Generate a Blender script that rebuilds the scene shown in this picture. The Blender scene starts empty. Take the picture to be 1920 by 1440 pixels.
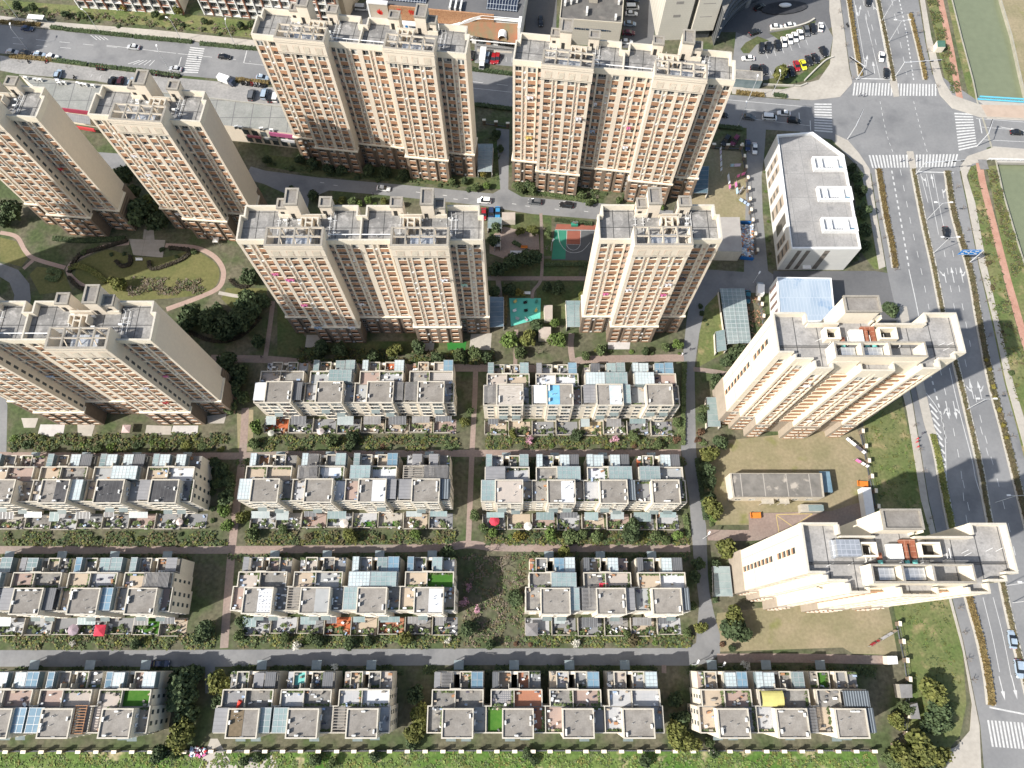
import bpy, math, random
import numpy as np
from mathutils import Vector, Matrix
R = math.radians
C = bpy.context.scene.collection
scene = bpy.context.scene

# ------------------------------------------------------------------ camera, sky, sun, exposure
CAM_H = 200.0
FOC = 1332.0
TILT = math.atan(510.0 / FOC)
cam = bpy.data.cameras.new("camera")
cam.sensor_width = 36.0
cam.lens = 36.0 * FOC / 1920.0
cam.clip_start = 1.0
cam.clip_end = 4000.0
camo = bpy.data.objects.new("camera", cam)
camo.location = (0, 0, CAM_H)
camo.rotation_euler = (TILT, 0, 0)
C.objects.link(camo)
scene.camera = camo

SUN_EL, SUN_AZ = 42.0, 24.0          # light travels towards (cos az, sin az) on the ground
ld = Vector((math.cos(R(SUN_EL)) * math.cos(R(SUN_AZ)), math.cos(R(SUN_EL)) * math.sin(R(SUN_AZ)), -math.sin(R(SUN_EL))))
w = bpy.data.worlds.new("World")
scene.world = w
w.use_nodes = True
nt = w.node_tree
sky = nt.nodes.new("ShaderNodeTexSky")
sky.sky_type = 'NISHITA'
sky.sun_disc = False
sky.sun_elevation = R(SUN_EL)
sky.sun_rotation = math.atan2(-ld.x, -ld.y)
sky.air_density = 1.3
sky.dust_density = 2.5
nt.links.new(sky.outputs[0], nt.nodes["Background"].inputs[0])
nt.nodes["Background"].inputs[1].default_value = 0.115
sl = bpy.data.lights.new("sun", 'SUN')
sl.energy = 4.7
sl.angle = R(0.55)
sl.color = (1.0, 0.955, 0.895)
so = bpy.data.objects.new("sun", sl)
so.rotation_euler = ld.to_track_quat('-Z', 'Y').to_euler()
so.location = (0, 0, 150)
C.objects.link(so)
scene.view_settings.view_transform = 'Standard'
scene.view_settings.look = 'None'
scene.view_settings.gamma = 1.0
scene.view_settings.exposure = 0.62
scene.cycles.max_bounces = 5
scene.cycles.diffuse_bounces = 3
scene.cycles.glossy_bounces = 2
scene.cycles.transmission_bounces = 3
scene.cycles.transparent_max_bounces = 6

# ------------------------------------------------------------------ a spot of the photograph to a point of the place
_r = Vector((1, 0, 0))
_d = Vector((0, math.sin(TILT), -math.cos(TILT)))
_u = Vector((0, math.cos(TILT), math.sin(TILT)))

def P(px, py, z=0.0):
    v = _r * (px - 960.0) + _u * (720.0 - py) + _d * FOC
    t = (z - CAM_H) / v.z
    return (v.x * t, v.y * t)

def PP(pts, z=0.0):
    return [P(x, y, z) for x, y in pts]

# ------------------------------------------------------------------ tagging and linking
def tag(o, label=None, cat=None, group=None, kind=None):
    if label: o["label"] = label
    if cat: o["category"] = cat
    if group: o["group"] = group
    if kind: o["kind"] = kind
    return o

def empty(name, loc, rz=0.0):
    o = bpy.data.objects.new(name, None)
    o.location = loc
    o.rotation_euler = (0, 0, rz)
    C.objects.link(o)
    return o

def link(name, mesh, parent=None, loc=(0, 0, 0), rz=0.0, scale=None):
    o = bpy.data.objects.new(name, mesh)
    o.location = loc
    o.rotation_euler = (0, 0, rz)
    if scale is not None:
        o.scale = scale if hasattr(scale, '__len__') else (scale, scale, scale)
    o.parent = parent
    C.objects.link(o)
    return o

# ------------------------------------------------------------------ mesh builder
class MB:
    def __init__(self):
        self.v, self.f, self.m = [], [], []

    def face(self, pts, mi=0):
        n = len(self.v)
        self.v.extend(tuple(p) for p in pts)
        self.f.append(tuple(range(n, n + len(pts))))
        self.m.append(mi)

    def box(self, x0, y0, z0, x1, y1, z1, mi=0, top=None, bottom=True):
        n = len(self.v)
        self.v.extend([(x0, y0, z0), (x1, y0, z0), (x1, y1, z0), (x0, y1, z0), (x0, y0, z1), (x1, y0, z1), (x1, y1, z1), (x0, y1, z1)])
        fs = [(0, 1, 5, 4), (1, 2, 6, 5), (2, 3, 7, 6), (3, 0, 4, 7)]
        ms = [mi] * 4
        fs.append((4, 5, 6, 7)); ms.append(mi if top is None else top)
        if bottom:
            fs.append((3, 2, 1, 0)); ms.append(mi)
        self.f.extend(tuple(n + i for i in q) for q in fs)
        self.m.extend(ms)

    def obox(self, cx, cy, z0, lx, ly, h, ang, mi=0, top=None):
        k = len(self.v)
        self.box(-lx / 2, -ly / 2, z0, lx / 2, ly / 2, z0 + h, mi, top)
        c, s = math.cos(ang), math.sin(ang)
        for i in range(k, len(self.v)):
            x, y, z = self.v[i]
            self.v[i] = (cx + x * c - y * s, cy + x * s + y * c, z)

    def prism(self, poly, z0, z1, mi=0, top=None, bottom=False):
        a = sum(poly[i][0] * poly[(i + 1) % len(poly)][1] - poly[(i + 1) % len(poly)][0] * poly[i][1] for i in range(len(poly)))
        if a < 0: poly = poly[::-1]
        n, k = len(self.v), len(poly)
        self.v.extend((x, y, z0) for x, y in poly)
        self.v.extend((x, y, z1) for x, y in poly)
        for i in range(k):
            j = (i + 1) % k
            self.f.append((n + i, n + j, n + k + j, n + k + i)); self.m.append(mi)
        self.f.append(tuple(n + k + i for i in range(k))); self.m.append(mi if top is None else top)
        if bottom:
            self.f.append(tuple(n + i for i in range(k - 1, -1, -1))); self.m.append(mi)

    def sheet(self, poly, z, mi=0):
        a = sum(poly[i][0] * poly[(i + 1) % len(poly)][1] - poly[(i + 1) % len(poly)][0] * poly[i][1] for i in range(len(poly)))
        if a < 0: poly = poly[::-1]
        self.face([(x, y, z) for x, y in poly], mi)

    def tube(self, p0, p1, r0, r1=None, n=6, mi=0, cap=True):
        r1 = r0 if r1 is None else r1
        p0, p1 = Vector(p0), Vector(p1)
        d = (p1 - p0)
        if d.length < 1e-6: return
        d.normalize()
        a = d.orthogonal().normalized()
        b = d.cross(a)
        k = len(self.v)
        for p, r in ((p0, r0), (p1, r1)):
            for i in range(n):
                t = 2 * math.pi * i / n
                q = p + (a * math.cos(t) + b * math.sin(t)) * r
                self.v.append((q.x, q.y, q.z))
        for i in range(n):
            j = (i + 1) % n
            self.f.append((k + i, k + j, k + n + j, k + n + i)); self.m.append(mi)
        if cap:
            self.f.append(tuple(k + n + i for i in range(n))); self.m.append(mi)

    def merge(self, mb, dx=0, dy=0, dz=0, mo=None):
        n = len(self.v)
        self.v.extend((x + dx, y + dy, z + dz) for x, y, z in mb.v)
        self.f.extend(tuple(n + i for i in q) for q in mb.f)
        self.m.extend(mb.m if mo is None else [mo[i] for i in mb.m])

    def mesh(self, name, mats):
        me = bpy.data.meshes.new(name)
        me.from_pydata(self.v, [], self.f)
        if not hasattr(mats, '__len__'): mats = [mats]
        for m in mats: me.materials.append(m)
        if len(mats) > 1:
            me.polygons.foreach_set("material_index", self.m)
        me.update()
        return me

    def tops(self, mi):
        """give every level face another material (weathered copings)"""
        for i, f in enumerate(self.f):
            z = self.v[f[0]][2]
            if all(abs(self.v[q][2] - z) < 1e-4 for q in f): self.m[i] = mi
        return self

    def build(self, name, mats, parent=None, loc=(0, 0, 0), rz=0.0):
        return link(name, self.mesh(name, mats), parent, loc, rz)

# ------------------------------------------------------------------ materials
def hexc(s):
    return tuple(((int(s[i:i + 2], 16) / 255.0) ** 2.2) for i in (0, 2, 4)) + (1.0,)

def col(c):
    if isinstance(c, str): return hexc(c)
    return (c, c, c, 1.0) if not hasattr(c, '__len__') else (tuple(c) + (1.0,))[:4]

_mats = {}
def M(name, c1, c2=None, scale=0.6, rough=0.85, lo=0.35, hi=0.65, spec=0.3, metal=0.0, joint=None, fine=None, world=False, stretch=None, island=0.0, emit=None, objvar=0.0, third=None):
    """principled material: noise between two colours, optional dark joints (w, h, width, colour), fine grain and per-leaf variation"""
    if name in _mats: return _mats[name]
    m = bpy.data.materials.new(name)
    m.use_nodes = True
    t = m.node_tree
    N, L = t.nodes, t.links
    b = N["Principled BSDF"]
    b.inputs["Roughness"].default_value = rough
    b.inputs["Specular IOR Level"].default_value = spec
    b.inputs["Metallic"].default_value = metal
    if world:
        g = N.new("ShaderNodeNewGeometry"); vec = g.outputs["Position"]
    else:
        g = N.new("ShaderNodeTexCoord"); vec = g.outputs["Object"]
    out = None
    if c2 is not None:
        v = vec
        if stretch:
            mp = N.new("ShaderNodeMapping"); mp.inputs["Scale"].default_value = stretch
            L.new(vec, mp.inputs[0]); v = mp.outputs[0]
        no = N.new("ShaderNodeTexNoise")
        no.inputs["Scale"].default_value = scale
        no.inputs["Detail"].default_value = 6
        no.inputs["Roughness"].default_value = 0.62
        L.new(v, no.inputs["Vector"])
        cr = N.new("ShaderNodeValToRGB")
        cr.color_ramp.elements[0].position = lo
        cr.color_ramp.elements[1].position = hi
        cr.color_ramp.elements[0].color = col(c1)
        cr.color_ramp.elements[1].color = col(c2)
        L.new(no.outputs[0], cr.inputs[0])
        out = cr.outputs[0]
        if third:
            n3 = N.new("ShaderNodeTexNoise"); n3.inputs["Scale"].default_value = third[1]; n3.inputs["Detail"].default_value = 5
            L.new(vec, n3.inputs["Vector"])
            r3 = N.new("ShaderNodeValToRGB"); r3.color_ramp.elements[0].position = third[2]; r3.color_ramp.elements[1].position = third[3]
            L.new(n3.outputs[0], r3.inputs[0])
            x3 = N.new("ShaderNodeMixRGB"); x3.inputs[2].default_value = col(third[0])
            L.new(r3.outputs[0], x3.inputs[0]); L.new(out, x3.inputs[1]); out = x3.outputs[0]
    else:
        rgb = N.new("ShaderNodeRGB"); rgb.outputs[0].default_value = col(c1); out = rgb.outputs[0]
    if fine:
        nf = N.new("ShaderNodeTexNoise"); nf.inputs["Scale"].default_value = fine[0]; nf.inputs["Detail"].default_value = 3
        L.new(vec, nf.inputs["Vector"])
        mr = N.new("ShaderNodeMapRange"); mr.inputs[1].default_value = 0.3; mr.inputs[2].default_value = 0.7
        mr.inputs[3].default_value = 1 - fine[1]; mr.inputs[4].default_value = 1 + fine[1]
        L.new(nf.outputs[0], mr.inputs[0])
        mx = N.new("ShaderNodeMixRGB"); mx.blend_type = 'MULTIPLY'; mx.inputs[0].default_value = 1
        L.new(out, mx.inputs[1]); L.new(mr.outputs[0], mx.inputs[2]); out = mx.outputs[0]
    if island or objvar:
        if island:
            gi = N.new("ShaderNodeNewGeometry"); src = gi.outputs["Random Per Island"]; amt = island
        else:
            gi = N.new("ShaderNodeObjectInfo"); src = gi.outputs["Random"]; amt = objvar
        mr = N.new("ShaderNodeMapRange"); mr.inputs[3].default_value = 1 - amt; mr.inputs[4].default_value = 1 + amt
        L.new(src, mr.inputs[0])
        mx = N.new("ShaderNodeMixRGB"); mx.blend_type = 'MULTIPLY'; mx.inputs[0].default_value = 1
        L.new(out, mx.inputs[1]); L.new(mr.outputs[0], mx.inputs[2]); out = mx.outputs[0]
        if island and objvar:
            oi = N.new("ShaderNodeObjectInfo")
            mr = N.new("ShaderNodeMapRange"); mr.inputs[3].default_value = 1 - objvar; mr.inputs[4].default_value = 1 + objvar
            L.new(oi.outputs["Random"], mr.inputs[0])
            mx = N.new("ShaderNodeMixRGB"); mx.blend_type = 'MULTIPLY'; mx.inputs[0].default_value = 1
            L.new(out, mx.inputs[1]); L.new(mr.outputs[0], mx.inputs[2]); out = mx.outputs[0]
    if joint:
        br = N.new("ShaderNodeTexBrick")
        br.offset = joint[4] if len(joint) > 4 else 0.0
        br.inputs["Scale"].default_value = 1.0
        br.inputs["Brick Width"].default_value = joint[0]
        br.inputs["Row Height"].default_value = joint[1]
        br.inputs["Mortar Size"].default_value = joint[2]
        br.inputs["Mortar Smooth"].default_value = 0.1
        br.inputs["Color1"].default_value = (0, 0, 0, 1)
        br.inputs["Color2"].default_value = (0, 0, 0, 1)
        br.inputs["Mortar"].default_value = (1, 1, 1, 1)
        v = vec
        if len(joint) > 5:          # which plane: (x, z) or (y, z)
            sx = N.new("ShaderNodeSeparateXYZ"); L.new(vec, sx.inputs[0])
            cx = N.new("ShaderNodeCombineXYZ")
            L.new(sx.outputs["XYZ".index(joint[5][0])], cx.inputs[0]); L.new(sx.outputs["XYZ".index(joint[5][1])], cx.inputs[1])
            v = cx.outputs[0]
        L.new(v, br.inputs["Vector"])
        mx = N.new("ShaderNodeMixRGB"); mx.inputs[2].default_value = col(joint[3])
        L.new(br.outputs["Color"], mx.inputs[0]); L.new(out, mx.inputs[1]); out = mx.outputs[0]
    L.new(out, b.inputs["Base Color"])
    if emit:
        L.new(out, b.inputs["Emission Color"]); b.inputs["Emission Strength"].default_value = emit
    _mats[name] = m
    return m

cream = M("cream_paint", (.70, .62, .505), (.63, .555, .45), 0.12, rough=.9, stretch=(1, 1, .15), fine=(1.5, .04))
cream2 = M("cream_paint_pale", (.76, .69, .56), (.69, .62, .49), 0.12, rough=.9, stretch=(1, 1, .15), fine=(1.5, .04))
tan = M("tan_render", (.55, .45, .33), (.50, .41, .30), 0.1, rough=.9, stretch=(1, 1, .2), fine=(2, .04))
orange = M("orange_tile", (.40, .225, .135), (.34, .19, .11), 0.5, rough=.8, fine=(3, .08), objvar=.12)
pinkish = M("pink_render", (.52, .37, .28), (.44, .32, .25), .8, rough=.9)
base_stone = M("brown_stone", (.235, .18, .135), (.18, .14, .105), .7, rough=.85, joint=(1.2, .6, .03, (.11, .09, .07), .5, 'XZ'))
winframe = M("window_frame", (.52, .52, .49), rough=.5)
glass = M("window_glass", (.045, .055, .06), (.10, .115, .12), .35, rough=.12, spec=.6)
curtain = M("curtain", (.62, .60, .54), (.34, .33, .31), .9, rough=.9, objvar=.25)
curtain_b = M("blue_curtain", (.30, .40, .42), (.45, .48, .46), .8, rough=.9)
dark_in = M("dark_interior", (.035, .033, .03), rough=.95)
roof_grey = M("roof_concrete", (.155, .152, .146), (.265, .258, .243), .22, rough=.95, fine=(2.2, .16), joint=(3.9, 4.6, .09, (.035, .035, .035)), third=((.31, .30, .285), .6, .56, .70))
roof_light = M("pale_roof_concrete", (.235, .228, .218), (.325, .315, .30), .22, rough=.95, fine=(2.2, .12), joint=(5.2, 60, .10, (.06, .06, .06)), third=((.20, .195, .19), .6, .56, .70))
coping = M("weathered_coping", (.30, .275, .23), (.23, .21, .18), .5, rough=.95, fine=(3, .12))
coping_pale = M("pale_coping", (.50, .465, .39), (.42, .39, .33), .5, rough=.95, fine=(3, .08))
roof_plain = M("terrace_concrete", (.17, .16, .145), (.25, .24, .22), .35, rough=.95, fine=(2.5, .12), third=((.13, .125, .12), .6, .55, .75), objvar=.15)
pent_roof = M("flat_roof_screed", (.185, .170, .150), (.255, .238, .214), .3, rough=.95, fine=(2.5, .10), objvar=.10, third=((.14, .13, .12), .5, .55, .8))
parapet_m = M("parapet_render", (.42, .385, .32), (.33, .305, .26), .6, rough=.95, fine=(2, .08))
th_wall = M("townhouse_render", (.74, .67, .55), (.63, .57, .47), .35, rough=.92, stretch=(1, 1, .3), fine=(2, .05))
th_stone = M("townhouse_stone", (.30, .27, .23), (.22, .20, .17), .8, rough=.9)
gl_roof = M("glass_roofing", (.17, .235, .235), (.25, .305, .30), .3, rough=.18, spec=.5, objvar=.18)
gl_blue = M("blue_glass_roofing", (.11, .19, .25), (.18, .27, .33), .3, rough=.15, spec=.5, objvar=.15)
gl_white = M("bright_roof_panel", (.48, .54, .54), (.36, .43, .44), .4, rough=.35, spec=.5)
gl_wall = M("sunroom_glass", (.14, .19, .20), (.22, .27, .28), .4, rough=.15, spec=.5)
alu = M("aluminium", (.40, .41, .41), rough=.4, metal=.3)
dark_metal = M("dark_metal_roof", (.075, .08, .085), (.11, .11, .115), .3, rough=.5, joint=(.5, 40, .05, (.16, .165, .17)))
slat_m = M("grey_slats", (.16, .155, .15), (.22, .215, .21), .6, rough=.7)
timber = M("red_timber", (.36, .19, .10), (.28, .15, .08), .6, rough=.8)
white_paint = M("white_paint", (.78, .78, .76), (.68, .68, .66), .5, rough=.6)
ac_white = M("ac_casing", (.72, .72, .69), (.60, .60, .57), .9, rough=.5)
steel = M("tank_steel", (.50, .52, .54), (.38, .40, .42), 1.1, rough=.35, metal=.55, joint=(1.0, 1.0, .07, (.62, .63, .64)))
pipe_m = M("white_pipe", (.70, .70, .68), rough=.4)
dark_pipe = M("dark_pipe", (.06, .06, .06), rough=.6)
rust = M("rusty_duct", (.28, .10, .055), (.19, .07, .04), .8, rough=.8, joint=(1.1, 1.1, .05, (.36, .2, .14)))
teal = M("teal_fan", (.13, .42, .38), rough=.5)
asphalt = M("asphalt", (.170, .172, .173), (.215, .215, .213), .05, rough=.92, world=True, fine=(1.2, .05), third=((.142, .144, .147), .11, .52, .70))
asphalt_dark = M("asphalt_dark", (.095, .096, .10), (.125, .125, .126), .06, rough=.92, world=True, fine=(1.2, .05))
paint_line = M("road_paint", (.56, .56, .54), (.40, .40, .39), 1.2, rough=.7, world=True)
paint_yellow = M("yellow_paint", (.55, .42, .14), (.42, .33, .14), 1.2, rough=.7, world=True)
pave = M("pavement", (.33, .305, .265), (.40, .37, .32), .12, rough=.92, world=True, fine=(1.0, .07))
pave_grey = M("grey_pavers", (.22, .215, .205), (.29, .28, .265), .15, rough=.92, world=True, fine=(1.2, .10))
kerb_m = M("kerb_stone", (.47, .44, .38), (.40, .38, .33), .4, rough=.9, world=True)
brick_path = M("brick_pavers", (.225, .170, .145), (.285, .22, .185), .10, rough=.92, world=True, fine=(1.6, .10), third=((.22, .19, .165), .06, .5, .7))
soil = M("ground_soil", (.075, .078, .046), (.135, .122, .084), .07, rough=1, world=True, fine=(.9, .28), third=((.062, .082, .034), .12, .45, .62))
lawn = M("green_lawn", (.085, .120, .035), (.15, .15, .065), .09, rough=1, world=True, fine=(1.3, .22), third=((.26, .21, .11), .22, .55, .72))
bright_lawn = M("bright_grass", (.055, .125, .018), (.115, .155, .045), .10, rough=1, world=True, fine=(1.2, .3), third=((.30, .26, .15), .2, .56, .66))
dry_lawn = M("dry_grass", (.27, .225, .145), (.185, .17, .095), .08, rough=1, world=True, fine=(1.2, .12), third=((.15, .16, .05), .18, .60, .78))
park_lawn = M("park_lawn", (.095, .105, .036), (.145, .135, .055), .09, rough=1, world=True, fine=(1.2, .15))
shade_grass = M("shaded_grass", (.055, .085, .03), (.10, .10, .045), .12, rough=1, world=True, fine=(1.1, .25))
bark = M("bark", (.12, .095, .07), (.17, .14, .11), 2, rough=1)
twig = M("bare_twigs", (.20, .165, .135), (.26, .22, .18), 1, rough=1)

def leafm(name, a, b, sc=.45, isl=.35, ov=.18):
    return M(name, a, b, sc, rough=.75, lo=.38, hi=.62, island=isl, objvar=ov, spec=.2)
leaf_dark = leafm("leaf_dark", (.045, .068, .032), (.075, .100, .044))
leaf_mid = leafm("leaf_mid", (.068, .098, .038), (.108, .132, .055))
leaf_olive = leafm("leaf_olive", (.090, .108, .030), (.155, .152, .046))
leaf_bright = leafm("leaf_bright", (.085, .138, .034), (.135, .178, .052))
leaf_red = leafm("leaf_red", (.125, .065, .042), (.10, .075, .042))
leaf_yellow = leafm("leaf_yellow", (.20, .165, .035), (.145, .135, .04))
leaf_brown = leafm("leaf_brown", (.125, .10, .055), (.095, .088, .045))
leaf_pink = leafm("blossom_pink", (.46, .24, .30), (.58, .36, .42), isl=.25)
leaf_white = leafm("blossom_white", (.72, .70, .62), (.60, .58, .48), isl=.2)
leaf_grey = leafm("leaf_bare", (.13, .105, .08), (.17, .14, .10))
# ================================================================== THE SETTING
def spline(pts, n=6):
    out = []
    k = len(pts)
    for i in range(k - 1):
        p0, p1, p2, p3 = pts[max(i - 1, 0)], pts[i], pts[i + 1], pts[min(i + 2, k - 1)]
        for j in range(n):
            t = j / n
            out.append(tuple(.5 * (2 * p1[a] + (p2[a] - p0[a]) * t + (2 * p0[a] - 5 * p1[a] + 4 * p2[a] - p3[a]) * t * t + (3 * p1[a] - p0[a] - 3 * p2[a] + p3[a]) * t ** 3) for a in (0, 1)))
    out.append(pts[-1])
    return out

def ribbon(line, wd, off=0.0):
    """polygon of a band of width wd (metres) along a line of ground points, shifted off to its right"""
    l, r = [], []
    n = len(line)
    for i, p in enumerate(line):
        a = line[max(i - 1, 0)]; b = line[min(i + 1, n - 1)]
        dx, dy = b[0] - a[0], b[1] - a[1]
        q = math.hypot(dx, dy) or 1
        nx, ny = dy / q, -dx / q
        l.append((p[0] + nx * (off - wd / 2), p[1] + ny * (off - wd / 2)))
        r.append((p[0] + nx * (off + wd / 2), p[1] + ny * (off + wd / 2)))
    return l, r

def band(mb, line, wd, z, mi=0, off=0.0, h=None):
    l, r = ribbon(line, wd, off)
    for i in range(len(line) - 1):
        if h is None:
            mb.face([(*l[i], z), (*r[i], z), (*r[i + 1], z), (*l[i + 1], z)][::-1], mi)
    if h is not None:
        mb.prism(l + r[::-1], z, z + h, mi)

def ground_piece(name, polys, mat, z, h=0.0, kind='structure', px=True, side=None):
    mb = MB()
    for p in polys:
        q = PP(p) if px else p
        if h: mb.prism(q, z, z + h, 1 if side else 0, 0)
        else: mb.sheet(q, z)
    return tag(mb.build(name, [mat, side] if side else mat), kind=kind)

canal_w = PP([(1760, -120), (1785, 0), (1803, 72), (1824, 150), (1832, 190), (1850, 245), (1868, 305), (1880, 360), (1904, 441), (1924, 505)])
canal_w += [(canal_w[-1][0] + 40, canal_w[-1][1] - 90)]
canal_e = PP([(1856, -120), (1877, 0), (1897, 66), (1915, 148), (1935, 230), (1960, 330)])
canal_e += [(canal_e[-1][0] + 70, canal_e[-1][1] - 160)]
g = MB()
g.sheet([(-420, -200)] + [(-420, 420), (canal_w[0][0], 420)] + canal_w + [(canal_w[-1][0], -200)], 0)
tag(g.build("ground", soil), kind='structure')
g = MB()
g.sheet([(canal_e[0][0], 420)] + canal_e + [(canal_e[-1][0], -200), (560, -200), (560, 420)], 0)
tag(g.build("far_bank", dry_lawn), kind='structure')
water_m = M("canal_water", (.150, .170, .105), (.165, .185, .115), .03, rough=.22, world=True, spec=.4, fine=(.5, .05))
g = MB()
g.face([(90, -200, -1.6), (420, -200, -1.6), (420, 420, -1.6), (90, 420, -1.6)])
tag(g.build("canal_water", water_m), kind='structure')
g = MB()
for ln, s in ((canal_w, 1), (canal_e, -1)):
    l, r = ribbon(ln, .5, 0)
    for i in range(len(ln) - 1):
        g.box(0, 0, 0, 0, 0, 0) if False else None
        a, b, c, d = l[i], r[i], r[i + 1], l[i + 1]
        g.face([(*a, .12), (*b, .12), (*c, .12), (*d, .12)][::-1])
        e0, e1 = (b, c) if s > 0 else (a, d)
        g.face([(*e0, .12), (*e0, -2), (*e1, -2), (*e1, .12)])
tag(g.build("canal_embankment", M("embankment_stone", (.34, .32, .26), (.26, .25, .2), .4, world=True)), kind='structure')

# lawns and verges
ground_piece("dry_lawn", [
    [(1340, 828), (1605, 800), (1625, 850), (1646, 945), (1560, 958), (1404, 962), (1404, 984), (1330, 984), (1340, 960), (1320, 900)],
    [(1345, 1150), (1660, 1110), (1672, 1165), (1683, 1228), (1600, 1226), (1580, 1214), (1345, 1222), (1335, 1200)],
    [(1290, 275), (1392, 285), (1410, 415), (1352, 420), (1290, 440)],
    [(444, 770), (475, 768), (474, 846), (446, 846)]], dry_lawn, .006)
ground_piece("green_lawn", [
    [(1618, 790), (1690, 745), (1702, 800), (1722, 880), (1742, 962), (1780, 1110), (1806, 1230), (1812, 1320), (1800, 1380), (1775, 1410), (1740, 1425), (1720, 1450), (1660, 1450), (1690, 1380), (1700, 1280), (1680, 1160), (1645, 975), (1628, 870)],
    [(1310, 555), (1347, 545), (1362, 660), (1306, 690), (1312, 620)],
    [(1640, 505), (1612, 470), (1600, 330), (1628, 330), (1648, 420), (1655, 505)],
    [(1738, 0), (1758, 0), (1786, 110), (1802, 180), (1790, 182), (1775, 165), (1752, 60)],
    [(1776, 0), (1786, 0), (1832, 187), (1818, 187), (1796, 95)],
    [(1812, 310), (1830, 310), (1880, 520), (1925, 680), (1925, 900), (1905, 800), (1880, 700), (1850, 560), (1835, 440)],
    [(1850, 312), (1868, 310), (1925, 520), (1925, 640), (1895, 540)],
    [(0, 15), (480, 72), (480, 40), (300, 22), (0, 0)]], lawn, .008)
ground_piece("bright_grass", [[(-40, 1408), (400, 1408), (440, 1412), (1000, 1408), (1640, 1408), (1655, 1460), (-40, 1480)]], bright_lawn, .008)
ground_piece("park_lawn", [spline([(146, 492), (170, 480), (205, 468), (245, 480), (310, 482), (360, 470), (392, 484), (408, 500), (411, 520), (400, 540), (370, 553), (310, 560), (230, 562), (170, 545), (142, 520), (146, 492)]),
    [(425, 540), (500, 540), (500, 570), (440, 585), (415, 560)], [(70, 500), (118, 506), (135, 545), (75, 552), (55, 515)], [(0, 445), (30, 452), (52, 485), (40, 500), (0, 490)]], park_lawn, .008)
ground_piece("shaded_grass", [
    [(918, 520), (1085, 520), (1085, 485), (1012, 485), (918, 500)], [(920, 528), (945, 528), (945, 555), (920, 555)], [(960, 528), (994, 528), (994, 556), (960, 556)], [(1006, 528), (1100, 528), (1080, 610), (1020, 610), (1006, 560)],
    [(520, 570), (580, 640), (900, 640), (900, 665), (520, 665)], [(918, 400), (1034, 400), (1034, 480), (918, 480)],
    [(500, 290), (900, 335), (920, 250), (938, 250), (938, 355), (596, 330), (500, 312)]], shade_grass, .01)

# roads
RZ = .014
ground_piece("north_street", [[(-80, 38), (0, 46), (96, 56), (287, 70), (360, 78), (482, 94), (885, 132), (960, 141), (1373, 178), (1430, 183), (1524, 190), (1566, 186), (1590, 251), (1566, 251), (1420, 242), (1347, 234), (1000, 203), (890, 194), (443, 151), (336, 141), (169, 120), (117, 112), (0, 100), (-80, 92)]], asphalt, RZ)
BLW = [(1566, -60), (1576, 0), (1584, 60), (1594, 130), (1601, 158), (1590, 186), (1592, 250), (1612, 286), (1632, 315), (1645, 400), (1662, 500), (1680, 600), (1697, 680), (1713, 760), (1742, 940), (1785, 1120), (1806, 1200), (1826, 1300), (1838, 1360), (1850, 1500)]
BLE = [(1710, -60), (1722, 0), (1735, 80), (1748, 140), (1760, 178), (1785, 205), (1835, 222), (1960, 228), (1960, 282), (1860, 274), (1812, 290), (1797, 312), (1812, 380), (1835, 500), (1858, 597), (1883, 717), (1906, 800), (1930, 900), (1960, 1010), (2050, 1400)]
ground_piece("junction", [[(1500, 184), (1566, 180), (1600, 140), (1760, 140), (1850, 200), (1850, 300), (1790, 325), (1620, 325), (1560, 262), (1500, 250)]], asphalt, RZ + .001)
ground_piece("avenue", [BLW + BLE[::-1]], asphalt, RZ + .004)
ground_piece("community_road", [
    [(-40, 1220), (0, 1219), (250, 1219), (900, 1216), (1290, 1215), (1305, 1205), (1311, 1131), (1300, 1040), (1292, 930), (1277, 843), (1280, 670), (1288, 595), (1300, 540), (1322, 505), (1395, 510), (1400, 300), (1400, 240), (1436, 243), (1432, 300), (1428, 330), (1430, 400), (1440, 508), (1450, 515), (1450, 550), (1348, 548), (1322, 575), (1311, 626), (1302, 690), (1305, 843), (1313, 935), (1324, 985), (1327, 1075), (1330, 1110), (1339, 1151), (1350, 1190), (1350, 1225), (1330, 1244), (1290, 1248), (900, 1247), (403, 1250), (403, 1300), (385, 1300), (385, 1250), (250, 1250), (0, 1250), (-40, 1250)],
    [(470, 312), (497, 320), (596, 333), (749, 346), (924, 363), (938, 355), (930, 240), (955, 243), (953, 355), (978, 369), (1124, 381), (1330, 402), (1330, 424), (1116, 411), (996, 401), (900, 385), (710, 365), (617, 357), (580, 372), (575, 400), (600, 420), (520, 420), (545, 385), (540, 365), (495, 345), (460, 335)],
    [(180, 285), (250, 290), (260, 318), (190, 316)], [(0, 700), (14, 760), (12, 850), (-40, 850), (-40, 700)]], asphalt, RZ + .002)
ground_piece("ring_road", [[(-40, 480), (0, 493), (34, 506), (55, 532), (58, 560), (50, 600), (20, 600), (27, 553), (18, 530), (0, 519), (-40, 512)]], asphalt, RZ + .006)
ground_piece("driveway", [[(1450, 508), (1640, 508), (1664, 512), (1684, 600), (1650, 610), (1560, 620), (1450, 620)], [(1332, -40), (1600, -40), (1556, 20), (1560, 50), (1545, 62), (1415, 140), (1380, 140), (1380, 60), (1300, 60)], [(985, -40), (1045, -40), (1042, 90), (985, 90)], [(1168, 45), (1180, -40), (1232, -40), (1226, 90), (1168, 90)], [(640, 30), (690, 0), (690, 60), (640, 60)]], asphalt_dark, RZ + .008)
ground_piece("car_park", [[(1380, 60), (1420, 78), (1545, 40), (1562, 70), (1555, 105), (1480, 140), (1440, 150), (1370, 150)], [(890, 78), (975, 88), (975, 126), (890, 118)]], asphalt, RZ + .010)
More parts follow.
